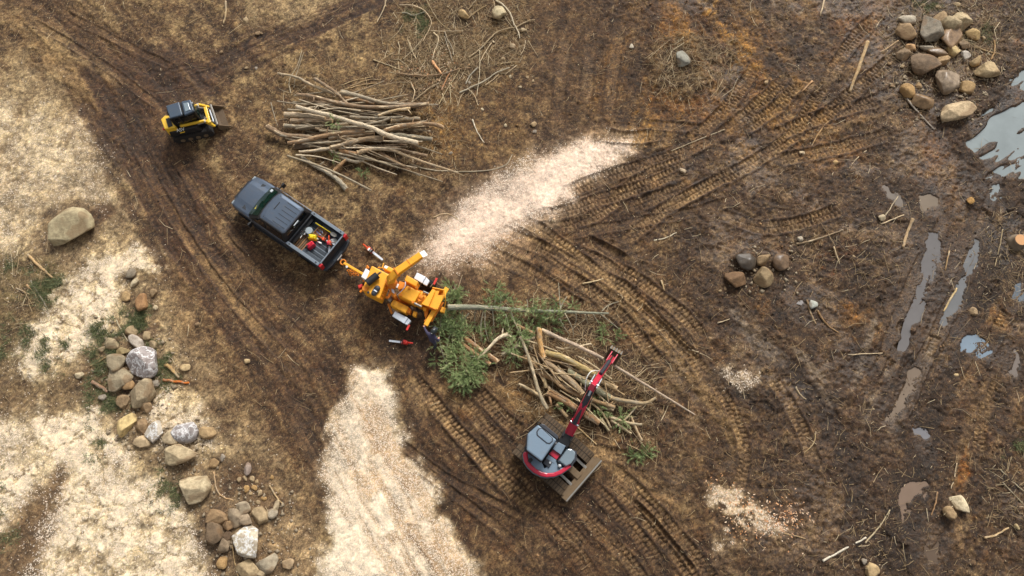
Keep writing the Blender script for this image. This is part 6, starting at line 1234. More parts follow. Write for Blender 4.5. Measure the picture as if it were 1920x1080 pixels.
# ---- compact excavator
def build_excavator():
    F = lambda x, y: (960 + x / 5.4, 760 + y / 5.4); G = lambda x, y: (940 + x / 2.92, 590 + y / 2.92)
    c = P(*F(385, 480), 1.2); loc = Vector((c.x, c.y, 0)); t = empty('compact_excavator', loc, 'red and grey tracked excavator reaching its boom over the tangled logs', 'excavator'); T = maker(t)
    def part(nm, fn, mat, par=t, bev=.02): b = MB(); fn(b); return b.build(nm, mat, par, bev)
    ua = T(1104, 854, .5) - T(1008, 771, .5); ua.z = 0; ua.normalize(); us = Vector((-ua.y, ua.x, 0))          # us: to the upper track
    tl = 1.42
    up_ = T(1059, 817, .68); lo_ = T(1054, 915, .68); GA = (up_ - lo_).dot(us); GA = max(1.5, min(2.0, GA)); UC = up_ - us * GA / 2 + ua * .12; UC.z = 0
    for s_ in (1, -1):
        cc = UC + us * GA / 2 * s_; b = MB(); pth = []; L, r = tl, .33
        for k in range(13): a = R(90 + 180 * k / 12); pth.append((-L + .33 + r * math.cos(a), .38 + r * math.sin(a)))
        for k in range(13): a = R(-90 + 180 * k / 12); pth.append((L - .33 + r * math.cos(a), .38 + r * math.sin(a)))
        vs = []
        for sw in (-.24, .24): vs += [tuple(cc + ua * x + us * sw + Vector((0, 0, z - .02))) for x, z in pth]
        n = len(pth); b.add(vs, [tuple(range(n)), tuple(range(2 * n - 1, n - 1, -1))] + [(i, n + i, n + (i + 1) % n, (i + 1) % n) for i in range(n)])
        tk = b.build('track', 'dark_track', t)
        full = pth + [pth[0]]; acc = [0]
        for p, q in zip(full, full[1:]): acc.append(acc[-1] + math.hypot(q[0] - p[0], q[1] - p[1]))
        N = 44; me = None
        for i in range(N):
            s0 = acc[-1] * i / N; j = next(k for k in range(len(acc) - 1) if acc[k + 1] >= s0); q = (s0 - acc[j]) / max(1e-6, acc[j + 1] - acc[j])
            x, z = full[j][0] + (full[j + 1][0] - full[j][0]) * q, full[j][1] + (full[j + 1][1] - full[j][1]) * q
            dx, dz = full[j + 1][0] - full[j][0], full[j + 1][1] - full[j][1]; ang = math.atan2(dz, dx)
            if me is None:
                bb = MB(); bb.box(-.062, .062, -.27, -.015, -.03, .012); bb.box(-.062, .062, .015, .27, -.03, .012); bb.box(-.02, .02, -.27, -.03, .0, .045, .006, 0); bb.box(-.03, .01, .03, .27, .0, .045, .006, 0)
                o = bb.build('track_shoe', 'rubber_track', tk); me = o.data
            else: o = bpy.data.objects.new('track_shoe', me); COL.objects.link(o); o.parent = tk
            o.location = cc + ua * x + Vector((0, 0, z - .02)); nrm = ua * -dz + Vector((0, 0, dx)); tan = ua * dx + Vector((0, 0, dz)); tan.normalize(); nrm.normalize()
            if nrm.dot(ua * x + Vector((0, 0, z - .38))) < 0: nrm = -nrm
            yv = nrm.cross(tan); o.rotation_euler = Matrix((tan, yv, nrm)).transposed().to_euler()
        for i in range(5): part('track_roller', lambda b: b.cyl(cc + ua * (-.9 + .45 * i) - us * .2 + Vector((0, 0, .2)), cc + ua * (-.9 + .45 * i) + us * .2 + Vector((0, 0, .2)), .11, 10), 'mud_steel', tk, 0)
    part('undercarriage', lambda b: (b.beam(UC - ua * .8 + Vector((0, 0, .48)), UC + ua * .8 + Vector((0, 0, .48)), .9, .3), b.beam(UC + us * .75 + Vector((0, 0, .45)), UC - us * .75 + Vector((0, 0, .45)), .6, .22), b.cyl(UC + Vector((0, 0, .6)), UC + Vector((0, 0, .82)), .48, 24)), 'ex_dark')
    # blade and its two arms
    p0, p1 = T(*F(885, 545), .45), T(*F(530, 955), .45); mid = (p0 + p1) / 2; bd = (p1 - p0).normalized(); fw = Vector((-bd.y, bd.x, 0)); fw = fw if fw.dot(ua) > 0 else -fw
    b = MB(); prof = [(.16, .02), (.20, .06), (.02, .25), (-.02, .40), (.10, .62), (.06, .64), (-.16, .45), (-.18, .2), (-.02, .02)]
    b.loft([[tuple(p + fw * x + Vector((0, 0, z))) for x, z in prof] for p in (Vector((p0.x, p0.y, 0)), Vector((p1.x, p1.y, 0)))])
    bl = b.build('dozer_blade', 'mud_steel', t)
    part('cutting_edge', lambda b: b.beam(Vector((p0.x, p0.y, .60)) + fw * .10, Vector((p1.x, p1.y, .60)) + fw * .10, .07, .07), 'steel', bl, .005)
    part('blade_top_plate', lambda b: b.beam(Vector((p0.x, p0.y, .46)) + bd * .1 - fw * .20, Vector((p1.x, p1.y, .46)) - bd * .1 - fw * .16, .20, .04), 'mud_steel', bl, .005)
    for s_ in (-1, 1): part('blade_arm', lambda b: b.beam(mid + bd * .50 * s_ + Vector((0, 0, -.05)) - fw * .1, mid + bd * .50 * s_ - fw * 1.25 + Vector((0, 0, .08)), .12, .14), 'steel', t, .01)
    part('blade_cylinder', lambda b: b.beam(mid - fw * .15, mid - fw * .9, .30, .2), 'mud_steel', t, .02)
    # house
    hv = T(1150, 668, 0) - T(1068, 809, 0); hv.z = 0; hv.normalize(); hl = Vector((-hv.y, hv.x, 0))           # boom direction, and its left (the cab side)
    ringp = [(120, 470), (112, 505), (125, 570), (160, 625), (220, 680), (290, 715), (350, 728), (430, 722), (500, 695), (560, 655), (620, 600), (645, 545), (655, 490), (625, 450), (560, 430), (520, 400), (440, 380), (280, 300), (150, 330), (130, 420)]
    part('turntable_deck', lambda b: slab(b, T, F, ringp, 1.02, .82), 'ex_dark', t, .02)
    arc = ringp[:11]
    def ringbody(b, k0, k1, z0, z1, scale):
        cx, cy = 385, 480
        out = [T(*F(x, y), z1) for x, y in arc]; inn = [T(*F(cx + (x - cx) * .83, cy + (y - cy) * .83), z1) for x, y in arc]
        n = len(arc); vs = [(p.x * scale, p.y * scale, z0) for p in out] + [(p.x, p.y, z1) for p in out] + [(p.x, p.y, z1) for p in inn] + [(p.x, p.y, z0) for p in inn]
        fs = []
        for i in range(n - 1): fs += [(i, i + 1, n + i + 1, n + i), (n + i, n + i + 1, 2 * n + i + 1, 2 * n + i), (2 * n + i, 2 * n + i + 1, 3 * n + i + 1, 3 * n + i)]
        fs += [(0, n, 2 * n, 3 * n), (n - 1, 4 * n - 1, 3 * n - 1, 2 * n - 1)]; b.add(vs, fs)
    part('counterweight', lambda b: ringbody(b, 0, 1, .78, 1.30, 1.03), 'ex_grey', t, .02)
    part('red_hood_band', lambda b: ringbody(b, 0, 1, 1.31, 1.50, 1.0), 'ex_red', t, .04)
    part('engine_cover', lambda b: slab(b, T, F, [(150, 470), (300, 575), (330, 640), (400, 575), (445, 560), (470, 640), (545, 620), (490, 665), (400, 690), (340, 690), (250, 650), (180, 590), (150, 530)], 1.46, 1.0), 'ex_grey', t, .03)
    part('oil_cooler_box', lambda b: slab(b, T, F, [(345, 535), (410, 575), (375, 635), (315, 585)], 1.53, 1.3), 'ex_dark', t, .02)
    part('seat_red_panel', lambda b: slab(b, T, F, [(425, 440), (500, 490), (450, 550), (375, 490)], 1.30, 1.0), 'ex_red', t, .01)
    part('side_panel', lambda b: slab(b, T, F, [(470, 372), (545, 410), (495, 500), (410, 440)], 1.42, 1.0), 'ex_grey', t, .02)
    part('tank_top', lambda b: slab(b, T, F, [(370, 500), (450, 555), (430, 590), (345, 535)], 1.48, 1.2), 'ex_grey', t, .01)
    eh = part('engine_hatch', lambda b: slab(b, T, F, [(560, 428), (610, 430), (652, 470), (640, 545), (600, 600), (540, 628), (460, 560)], 1.62, 1.3, .14), 'glass_grey', t, .04)
    part('hatch_trim', lambda b: slab(b, T, F, [(600, 440), (655, 468), (655, 550), (610, 610), (540, 640), (595, 590), (625, 540), (632, 480)], 1.50, 1.32), 'ex_dark', eh, .02)
    part('work_lamp', lambda b: b.ball(T(*F(482, 612), 1.55), .08, 10, 6), 'lamp_clear', t, 0)
    part('fuel_cap', lambda b: b.cyl(T(*F(386, 580), 1.5), T(*F(386, 580), 1.57), .05, 10), 'lamp_clear', t, 0)
    part('exhaust', lambda b: (b.cyl(T(*F(185, 555), 1.4), T(*F(185, 555), 1.68), .09, 12), b.cyl(T(*F(170, 575), 1.66), T(*F(200, 540), 1.66), .08, 10)), 'black_plastic', t, 0)
    # cab
    cabp = [(265, 192), (455, 350), (300, 572), (145, 455), (155, 288)]
    low = [T(*F(*p), 2.35) for p in cabp]
    cb = part('cab', lambda b: b.prism([(p.x * .985, p.y * .985) for p in low], 1.02, 2.36), 'black_plastic', t, .03)
    rf = part('cab_roof', lambda b: (slab(b, T, F, cabp, 2.47, 2.36, .04)), 'ex_grey', t, .05)
    part('roof_hatch', lambda b: slab(b, T, F, [(275, 240), (300, 235), (408, 335), (405, 362), (380, 385), (355, 380), (258, 300), (256, 270)], 2.505, 2.46, .04), 'ex_grey', rf, .015)
    part('hatch_seal', lambda b: slab(b, T, F, [(268, 233), (304, 227), (416, 332), (412, 368), (384, 394), (350, 388), (249, 304), (247, 264)], 2.485, 2.46), 'ex_dark', rf, .01)
    part('front_guard', lambda b: slab(b, T, F, [(300, 185), (330, 195), (470, 310), (462, 350), (275, 200)], 2.30, 1.6), 'ex_dark', cb, .02)
    part('cab_window', lambda b: b.beam(T(*F(150, 300), 1.9) * 1.012, T(*F(148, 440), 1.9) * 1.012, .03, .7), 'glass_dark', cb, 0)
    part('cab_window', lambda b: b.beam(T(*F(262, 200), 1.9) * 1.012, T(*F(165, 282), 1.9) * 1.012, .03, .7), 'glass_dark', cb, 0)
    part('grab_rail', lambda b: b.tube([T(*F(262, 190), 1.2), T(*F(262, 180), 2.2), T(*F(285, 175), 2.2)], .025, 8), 'black_plastic', cb, 0)
    # boom, stick, bucket: P heights follow the arm up and down again
    q0, q1, q2 = T(*G(372, 648), 1.35), T(*G(512, 372), 3.30), T(*G(606, 236), 1.75); dr = (q1 - q0).normalized()
    part('swing_post', lambda b: (b.cyl(Vector((q0.x, q0.y, .75)) - hv * .05, Vector((q0.x, q0.y, 1.45)) - hv * .05, .22, 16), b.beam(Vector((q0.x, q0.y, 1.2)) - hv * .6, Vector((q0.x, q0.y, 1.3)), .5, .4), b.beam(q0 - hv * .3 + hl * .2, q0 + hl * .2, .10, .35), b.beam(q0 - hv * .3 - hl * .2, q0 - hl * .2, .10, .35)), 'black_plastic', t, .02)
    m1 = q0.lerp(q1, .55) + Vector((0, 0, .28))
    bm = part('boom', lambda b: (b.beam(q0, m1, .28, .34, .32, .42), b.beam(m1 - dr * .05, q1 + dr * .1, .32, .42, .24, .26)), 'ex_red', t, .03)
    for s_ in (-1, 1): part('boom_lug', lambda b: b.beam(q0 + hl * .17 * s_ - dr * .05, q0.lerp(q1, .22) + hl * .17 * s_ + Vector((0, 0, .12)), .07, .36), 'ex_red', bm, .02)
    part('boom_top_plate', lambda b: (b.beam(q0.lerp(m1, .25) + Vector((0, 0, .19)), m1 + Vector((0, 0, .215)), (.24), .03), b.beam(m1 + Vector((0, 0, .215)), m1.lerp(q1, .6) + Vector((0, 0, .18)), .25, .03)), 'ex_dark', bm, .005)
    part('boom_cylinder', lambda b: b.cyl(q0 + hv * .12 + Vector((0, 0, -.25)), m1 + Vector((0, 0, -.28)), .09, 12), 'ex_dark', t, 0)
    up = Vector((0, 0, .36)); r0, r1, r2 = q0.lerp(q1, .18) + up * .9, q0.lerp(q1, .72) + up * 1.3, q1 - dr * .12 + Vector((0, 0, .30))
    ac = part('stick_cylinder', lambda b: b.cyl(r0, r1, .105, 14), 'ex_dark', t, .01)
    part('piston_rod', lambda b: b.cyl(r1, r2, .05, 10), 'chrome', ac, 0)
    part('cylinder_pin', lambda b: (b.cyl(r0 - hl * .2, r0 + hl * .2, .05, 8), b.cyl(r2 - hl * .2, r2 + hl * .2, .05, 8)), 'chrome', ac, 0)
    for s_ in (-1, 1): part('hydraulic_line', lambda b: b.tube([r0 + hl * .2 * s_, r1 + hl * .19 * s_ - up * .5, q1 + hl * .17 * s_ + Vector((0, 0, .1)), q1.lerp(q2, .3) + hl * .18 * s_], .018, 6), 'black_plastic', bm, 0)
    part('hose_loop', lambda b: b.tube(smooth_path([q0.lerp(q1, .80) + hl * .22, q1 - dr * .1 + hl * .42 + Vector((0, 0, .15)), q1 + hl * .40 + Vector((0, 0, .1)) + hv * .35, q1.lerp(q2, .4) + hl * .12]), .02, 7), 'white_paint', t, 0)
    sv = (q2 - q1).normalized(); back = q1 - sv * .45 + Vector((0, 0, .1))
    sk = part('stick', lambda b: (b.beam(back, q1.lerp(q2, .25), .22, .34, .24, .38), b.beam(q1.lerp(q2, .22), q2, .24, .36, .20, .22)), 'ex_red', t, .02)
    part('pivot_bracket', lambda b: (b.beam(q1 - hv * .25 - hl * .17 + up * .3, q1 + hv * .25 - hl * .17 + up * .1, .05, .3), b.beam(q1 - hv * .25 + hl * .17 + up * .3, q1 + hv * .25 + hl * .17 + up * .1, .05, .3)), 'chrome', sk, .01)
    nu = hl.cross(sv); nu = nu if nu.z > 0 else -nu
    bc = part('bucket_cylinder', lambda b: b.cyl(q1.lerp(q2, .18) + nu * .26, q1.lerp(q2, .70) + nu * .24, .085, 12), 'ex_dark', t, .01)
    part('piston_rod', lambda b: b.cyl(q1.lerp(q2, .68) + nu * .24, q1.lerp(q2, .92) + nu * .2, .045, 10), 'chrome', bc, 0)
    part('bucket_link', lambda b: [b.beam(q1.lerp(q2, .80) + hl * .14 * s_, q2 + hv * .14 + hl * .14 * s_ + nu * .12, .05, .12) for s_ in (-1, 1)], 'ex_red', t, .01)
    b = MB(); n = 9; bw = .30; pr_ = [(.40 * math.cos(R(60 - 190 * k / (n - 1))) , .40 * math.sin(R(60 - 190 * k / (n - 1)))) for k in range(n)]
    bc_ = q2 + hv * .18 + Vector((0, 0, -.42))
    b.loft([[tuple(bc_ + hv * x * f_ + Vector((0, 0, z * f_)) + hl * y) for y in (-bw, bw) for f_ in (1,)] + [tuple(bc_ + hv * x * .92 + Vector((0, 0, z * .92)) + hl * y) for y in (bw, -bw) for f_ in (1,)] for x, z in pr_])
    bk = b.build('bucket', 'mud_steel', t)
    for s_ in (-1, 1): part('bucket_cheek', lambda b: b.add([tuple(bc_ + hv * x + Vector((0, 0, z)) + hl * (bw * s_ + dy)) for dy in (-.015, .015) for x, z in pr_], [tuple(range(n)), tuple(range(2 * n - 1, n - 1, -1))] + [(i, n + i, n + (i + 1) % n, (i + 1) % n) for i in range(n)]), 'mud_steel', bk, 0)
    for i in range(5): part('bucket_tooth', lambda b: b.beam(bc_ + hv * pr_[0][0] + Vector((0, 0, pr_[0][1])) + hl * (-.26 + .13 * i) - hv * .02, bc_ + hv * (pr_[0][0] + .16) + Vector((0, 0, pr_[0][1] + .02)) + hl * (-.26 + .13 * i), .07, .05, .03, .02), 'steel', bk, 0)
build_excavator()

# ---- compact track loader
def build_loader():
    F = lambda x, y: (280 + x / 9, 160 + y / 9)
    c = P(*F(520, 400), 1.6); loc = Vector((c.x, c.y, 0)); t = empty('track_loader', loc, 'yellow and black compact track loader with a grey bucket', 'track loader'); T = maker(t)
    def part(nm, fn, mat, par=t, bev=.02): b = MB(); fn(b); return b.build(nm, mat, par, bev)
    fw = T(*F(930, 600), 1.1) - T(*F(520, 690), 1.1); fw.z = 0; fw.normalize(); rt = Vector((fw.y, -fw.x, 0))            # rt: the side we see
    mid = T(*F(600, 560), .9); mid.z = 0
    for s_ in (1, -1):
        cc = mid + rt * .62 * s_ + fw * .12; pth = []; L, r = 1.02, .27
        for k in range(10): a = R(90 + 180 * k / 9); pth.append((-L + r + r * math.cos(a), .30 + r * math.sin(a)))
        for k in range(10): a = R(-90 + 180 * k / 9); pth.append((L - r + r * math.cos(a), .30 + r * math.sin(a)))
        n = len(pth); b = MB(); vs = []
        for sw in (-.19, .19): vs += [tuple(cc + fw * x + rt * sw + Vector((0, 0, z))) for x, z in pth]
        b.add(vs, [tuple(range(n)), tuple(range(2 * n - 1, n - 1, -1))] + [(i, n + i, n + (i + 1) % n, (i + 1) % n) for i in range(n)]); tk = b.build('track', 'dark_track', t)
        full = pth + [pth[0]]; acc = [0]
        for p, q in zip(full, full[1:]): acc.append(acc[-1] + math.hypot(q[0] - p[0], q[1] - p[1]))
        me = None; N = 40
        for i in range(N):
            s0 = acc[-1] * i / N; j = next(k for k in range(len(acc) - 1) if acc[k + 1] >= s0); q = (s0 - acc[j]) / max(1e-6, acc[j + 1] - acc[j])
            x, z = full[j][0] + (full[j + 1][0] - full[j][0]) * q, full[j][1] + (full[j + 1][1] - full[j][1]) * q; dx, dz = full[j + 1][0] - full[j][0], full[j + 1][1] - full[j][1]
            if me is None: bb = MB(); bb.box(-.03, .03, -.20, .20, -.01, .03, .008, 0); o = bb.build('track_lug', 'dark_track', tk); me = o.data
            else: o = bpy.data.objects.new('track_lug', me); COL.objects.link(o); o.parent = tk
            tan = (fw * dx + Vector((0, 0, dz))).normalized(); nrm = (fw * -dz + Vector((0, 0, dx))).normalized()
            if nrm.dot(fw * x + Vector((0, 0, z - .3))) < 0: nrm = -nrm
            o.location = cc + fw * x + Vector((0, 0, z)); o.rotation_euler = Matrix((tan, nrm.cross(tan), nrm)).transposed().to_euler()
        for i in range(4): part('bogie_wheel', lambda b: b.cyl(cc + fw * (-.6 + .4 * i) - rt * .215 + Vector((0, 0, .22)), cc + fw * (-.6 + .4 * i) + rt * .215 + Vector((0, 0, .22)), .12, 12), 'mud_steel', tk, 0)
    part('chassis', lambda b: b.prism([(q.x, q.y) for q in (mid + fw * .95 + rt * .46, mid + fw * .95 - rt * .46, mid - fw * .95 - rt * .46, mid - fw * .95 + rt * .46)], .22, .80), 'black_plastic', t, .02)
    for s_ in (1, -1): part('side_panel', lambda b: b.prism([(q.x, q.y) for q in (mid + fw * .70 + rt * (.47 * s_), mid + fw * .70 + rt * (.74 * s_), mid - fw * .92 + rt * (.74 * s_), mid - fw * .92 + rt * (.47 * s_))], .62, 1.02, .12), 'black_plastic', t, .04)
    # engine hood
    hd = part('rear_hood', lambda b: slab(b, T, F, [(188, 572), (258, 502), (330, 505), (432, 640), (445, 708), (255, 745)], 1.32, .62, .03), 'loader_yellow', t, .04)
    part('hood_vent', lambda b: slab(b, T, F, [(272, 560), (345, 545), (392, 680), (318, 710)], 1.35, 1.30), 'black_plastic', hd, .01)
    part('tail_lamp', lambda b: (lambda p: b.box(p.x - .05, p.x + .05, p.y - .05, p.y + .05, .9, 1.0))(T(*F(240, 730), 1.0)), 'tail_red', hd, .01)
    # cab with guard and two roof panels
    rp = [(275, 345), (690, 240), (752, 430), (345, 553)]; lo = [T(*F(*p), 1.92) for p in rp]
    cb = part('cab', lambda b: b.prism([(p.x, p.y) for p in lo], .75, 1.90, -.02), 'black_plastic', t, .03)
    part('side_window', lambda b: (lambda a_, b_: b.beam(a_ + rt * .03, b_ + rt * .03, .03, .62))(lo[3].lerp(lo[2], .12) - Vector((0, 0, .52)), lo[3].lerp(lo[2], .9) - Vector((0, 0, .52))), 'glass_dark', cb, 0)
    for q in (0, .33, .66, 1): part('cab_post', lambda b: b.beam(lo[3].lerp(lo[2], q) + rt * .03 - Vector((0, 0, 1.0)), lo[3].lerp(lo[2], q) + rt * .03, .06, .06), 'black_plastic', cb, 0)
    part('front_window', lambda b: b.beam(lo[1].lerp(lo[2], .1) + fw * .04 - Vector((0, 0, .5)), lo[1].lerp(lo[2], .9) + fw * .04 - Vector((0, 0, .5)), .03, .7), 'glass_green', cb, 0)
    r1 = part('roof_rear', lambda b: slab(b, T, F, [(270, 342), (498, 272), (560, 500), (345, 557)], 2.0, 1.90, .03), 'loader_grey', t, .04)
    r2 = part('roof_front', lambda b: slab(b, T, F, [(532, 268), (690, 235), (756, 430), (590, 507)], 2.03, 1.90, .03), 'loader_grey', t, .04)
    part('roof_window', lambda b: slab(b, T, F, [(570, 302), (652, 285), (692, 412), (606, 440)], 2.055, 2.02), 'glass_grey', r2, .01)
    for x, y in ((345, 548), (290, 360), (545, 490), (420, 270), (735, 415)): part('roof_bolt', lambda b: b.cyl(T(*F(x, y), 2.0), T(*F(x, y), 2.05), .025, 8), 'steel', r1, 0)
    part('work_lamp', lambda b: b.ball(T(*F(720, 300), 1.95), .05, 8, 6), 'lamp_clear', r2, 0)
    # lift arms
    for s_, a0, a1, a2 in ((1, (520, 690), (935, 598), (1105, 690)), (-1, (640, 420), (820, 335), (1005, 370))):
        k1, k2, k3 = T(*F(*a0), 1.16), T(*F(*a1), 1.12), T(*F(*a2), .62)
        k1 = k1 if s_ > 0 else k2 - fw * 1.2
        ar = part('lift_arm', lambda b: (b.beam(k1, k2, .10, .14), b.beam(k2, k3, .12, .22, .10, .16)), 'loader_yellow', t, .02)
        part('lift_cylinder', lambda b: b.cyl(k1 + Vector((0, 0, -.35)) + fw * .2, k2 + Vector((0, 0, -.12)) - fw * .15, .045, 10), 'steel', t, 0)
        part('arm_pin', lambda b: b.cyl(k2 - rt * .1, k2 + rt * .1, .05, 10), 'steel', ar, 0)
        part('tilt_cylinder', lambda b: b.cyl(k2 + Vector((0, 0, .05)) - rt * s_ * .18, k3 + Vector((0, 0, .1)) - rt * s_ * .18, .05, 10), 'steel', t, 0)
    part('cross_tube', lambda b: b.beam(T(*F(945, 372), .98), T(*F(1018, 640), .98), .16, .16), 'loader_yellow', t, .02)
    part('hose', lambda b: b.tube(smooth_path([T(*F(800, 440), 1.0), T(*F(860, 480), 1.05), T(*F(900, 560), 1.0)]), .02, 6), 'black_plastic', t, 0)
    part('foot_plate', lambda b: slab(b, T, F, [(830, 430), (900, 440), (950, 560), (880, 570)], .75, .68), 'steel', t, .01)
    # bucket
    g0, g1 = T(*F(1032, 325), .62), T(*F(1150, 662), .62); bd = (g1 - g0).normalized(); bf = Vector((-bd.y, bd.x, 0)); bf = bf if bf.dot(fw) > 0 else -bf
    prof = [(.0, .60), (-.06, .40), (-.04, .12), (.08, .03), (.42, .03), (.42, .06), (.10, .08), (.0, .16), (-.01, .40), (.05, .60)]
    b = MB(); b.loft([[tuple(Vector((p.x, p.y, 0)) + bf * x + Vector((0, 0, z))) for x, z in prof] for p in (g0, g1)]); bk = b.build('bucket', 'mud_dark', t)
    part('bucket_bar', lambda b: b.beam(g0, g1, .09, .06), 'steel', bk, .01)
    for p in (g0, g1):
        part('bucket_cheek', lambda b: b.add([tuple(Vector((p.x, p.y, z)) + bf * x + bd * dy) for dy in (-.015, .015) for x, z in ((0, .6), (-.06, .4), (-.04, .1), (.08, .03), (.62, .03))], [(0, 1, 2, 3, 4), (9, 8, 7, 6, 5)] + [(i, 5 + i, 5 + (i + 1) % 5, (i + 1) % 5) for i in range(5)]), 'mud_steel', bk, 0)
    part('coupler_plate', lambda b: b.beam(g0.lerp(g1, .2) - bf * .14 - Vector((0, 0, .22)), g0.lerp(g1, .8) - bf * .14 - Vector((0, 0, .22)), .06, .42), 'aluminium', t, .01)
    # white lettering on the side panel
    def words(txt, size, x, y, z):
        cu = bpy.data.curves.new('lettering', 'FONT'); cu.body = txt; cu.size = size; cu.extrude = .004; cu.align_x = 'CENTER'
        tmp = bpy.data.objects.new('tmp', cu); me = bpy.data.meshes.new_from_object(tmp); bpy.data.objects.remove(tmp)
        me.materials.append(MATS['white_paint']); o = bpy.data.objects.new('lettering', me); COL.objects.link(o); o.parent = t
        nz = (rt * .72 + Vector((0, 0, .69))).normalized(); o.location = T(*F(x, y), z); o.rotation_euler = Matrix((fw, nz.cross(fw), nz)).transposed().to_euler()
    words('ASV', .24, 535, 775, 1.06)
    part('decal_stripe', lambda b: b.beam(T(*F(520, 805), .98), T(*F(600, 785), .98), .05, .012), 'loader_yellow', t, 0)
build_loader()

# ---- the worker at the infeed tray
def build_person():
    loc = P(814, 648, 0); t = empty('person', loc, 'person in navy top and dark helmet with one hand on the chipper tray', 'person'); T = maker(t)
    J = {'pel': T(810.5, 638.5, .95), 'wai': T(810, 634.5, 1.12), 'che': T(809.5, 630, 1.32), 'nec': T(811.5, 626, 1.46), 'hed': T(813, 622, 1.60),
         'ls': T(801.5, 625, 1.40), 'le': T(797.5, 618, 1.22), 'lw': T(795.3, 613.0, 1.08), 'rs': T(817.5, 634.5, 1.40), 're': T(822, 640, 1.16), 'rw': T(822.5, 635.5, 1.08)}
    hip = J['pel']; f = T(820, 628, 0) - T(812, 640, 0); f.z = 0; f.normalize(); s_ = Vector((f.y, -f.x, 0))
    J.update({'lh': hip - s_ * .10 + Vector((0, 0, -.06)), 'rh': hip + s_ * .10 + Vector((0, 0, -.06))})
    for k, sg, st_ in (('l', -1, .12), ('r', 1, -.14)):
        ank = Vector((0, 0, .09)) + s_ * .14 * sg + f * st_; kn = J[k + 'h'].lerp(ank, .5) + f * .07
        J[k + 'k'] = kn; J[k + 'a'] = ank; J[k + 't'] = ank + f * .17 + Vector((0, 0, -.04))
    def skin(nm, verts, edges, mat, root, par=t, sub=2):
        me = bpy.data.meshes.new(nm); me.from_pydata([v for v, r in verts], edges and [], []) if False else me.from_pydata([tuple(v) for v, r in verts], edges, [])
        o = bpy.data.objects.new(nm, me); COL.objects.link(o); o.parent = par
        m = o.modifiers.new('skin', 'SKIN'); m.use_smooth_shade = True
        lay = me.skin_vertices[0].data if me.skin_vertices else None
        if lay is None: raise RuntimeError('no skin layer')
        for i, (v, r) in enumerate(verts): lay[i].radius = r if isinstance(r, tuple) else (r, r); lay[i].use_root = (i == root)
        m2 = o.modifiers.new('sub', 'SUBSURF'); m2.levels = sub; m2.render_levels = sub
        me.materials.append(MATS[mat]); return o
    V = [(J['pel'], (.15, .12)), (J['wai'], (.135, .11)), (J['che'], (.17, .13)), (J['nec'] - Vector((0, 0, .05)), .075), (J['nec'] + Vector((0, 0, .05)), .058), (J['hed'] + f * .01, .085),
         (J['ls'], .075), (J['le'], .055), (J['lw'], .042), (J['rs'], .075), (J['re'], .055), (J['rw'], .042),
         (J['lh'], .095), (J['lk'], .068), (J['la'], .05), (J['lt'], .042), (J['rh'], .095), (J['rk'], .068), (J['ra'], .05), (J['rt'], .042)]
    E = [(0, 1), (1, 2), (2, 3), (3, 4), (4, 5), (2, 6), (6, 7), (7, 8), (2, 9), (9, 10), (10, 11), (0, 12), (12, 13), (13, 14), (14, 15), (0, 16), (16, 17), (17, 18), (18, 19)]
    skin('body', V, E, 'cloth_navy', 0)
    # trousers, boots, head, helmet, hands sit over the body
    for k in 'lr':
        skin('trouser_leg', [(J[k + 'h'] + Vector((0, 0, .05)), .115), (J[k + 'k'], .085), (J[k + 'a'] + Vector((0, 0, .06)), .075)], [(0, 1), (1, 2)], 'cloth_jeans', 0)
        skin('boot', [(J[k + 'a'] + Vector((0, 0, .08)), .065), (J[k + 'a'] + Vector((0, 0, -.02)), .062), (J[k + 'a'] + f * .10 + Vector((0, 0, -.035)), .055), (J[k + 't'] + f * .03, .045)], [(0, 1), (1, 2), (2, 3)], 'boot', 1)
    hc = J['hed'] + Vector((0, 0, .03)) + f * .02
    b = MB(); b.ball(hc, .098, 16, 12, (1, 1, 1.2)); hd = b.build('head', 'skin', t, smooth=True)
    b = MB(); b.ball(hc + f * .105 + Vector((0, 0, -.01)), .018, 8, 6, (1, 1, 1.4)); b.build('nose', 'skin', hd, smooth=True)
    for sg in (-1, 1):
        b = MB(); b.ball(hc + s_ * .098 * sg + Vector((0, 0, -.005)), .026, 8, 6, (1, 1, 1.3)); b.build('ear', 'skin', hd, smooth=True)
        b = MB(); b.ball(hc + f * .088 + s_ * .035 * sg + Vector((0, 0, .02)), .014, 8, 6); b.build('eye', 'white_paint', hd)
    b = MB(); b.beam(hc + f * .092 - s_ * .025 + Vector((0, 0, -.055)), hc + f * .092 + s_ * .025 + Vector((0, 0, -.055)), .012, .012); b.build('mouth', 'red_paint', hd)
    b = MB(); n = 20; z0 = hc + Vector((0, 0, .035))
    b.loft([[tuple(z0 + (f * math.cos(2 * math.pi * k / n) * 1.12 + s_ * math.sin(2 * math.pi * k / n)) * q + Vector((0, 0, z))) for k in range(n)] for z, q in ((0, .150), (.012, .150), (.014, .132), (.06, .128), (.105, .108), (.135, .07), (.147, .02))]); hl_ = b.build('helmet', 'helmet', t, smooth=True)
    b = MB(); b.beam(z0 - f * .14 + Vector((0, 0, .055)), z0 - f * .155 + Vector((0, 0, .05)), .05, .05); b.build('helmet_badge', 'white_paint', hl_)
    b = MB(); b.beam(z0 + f * .10 + Vector((0, 0, .0)), z0 + f * .22 + Vector((0, 0, -.005)), .22, .012); b.build('helmet_peak', 'helmet', hl_)
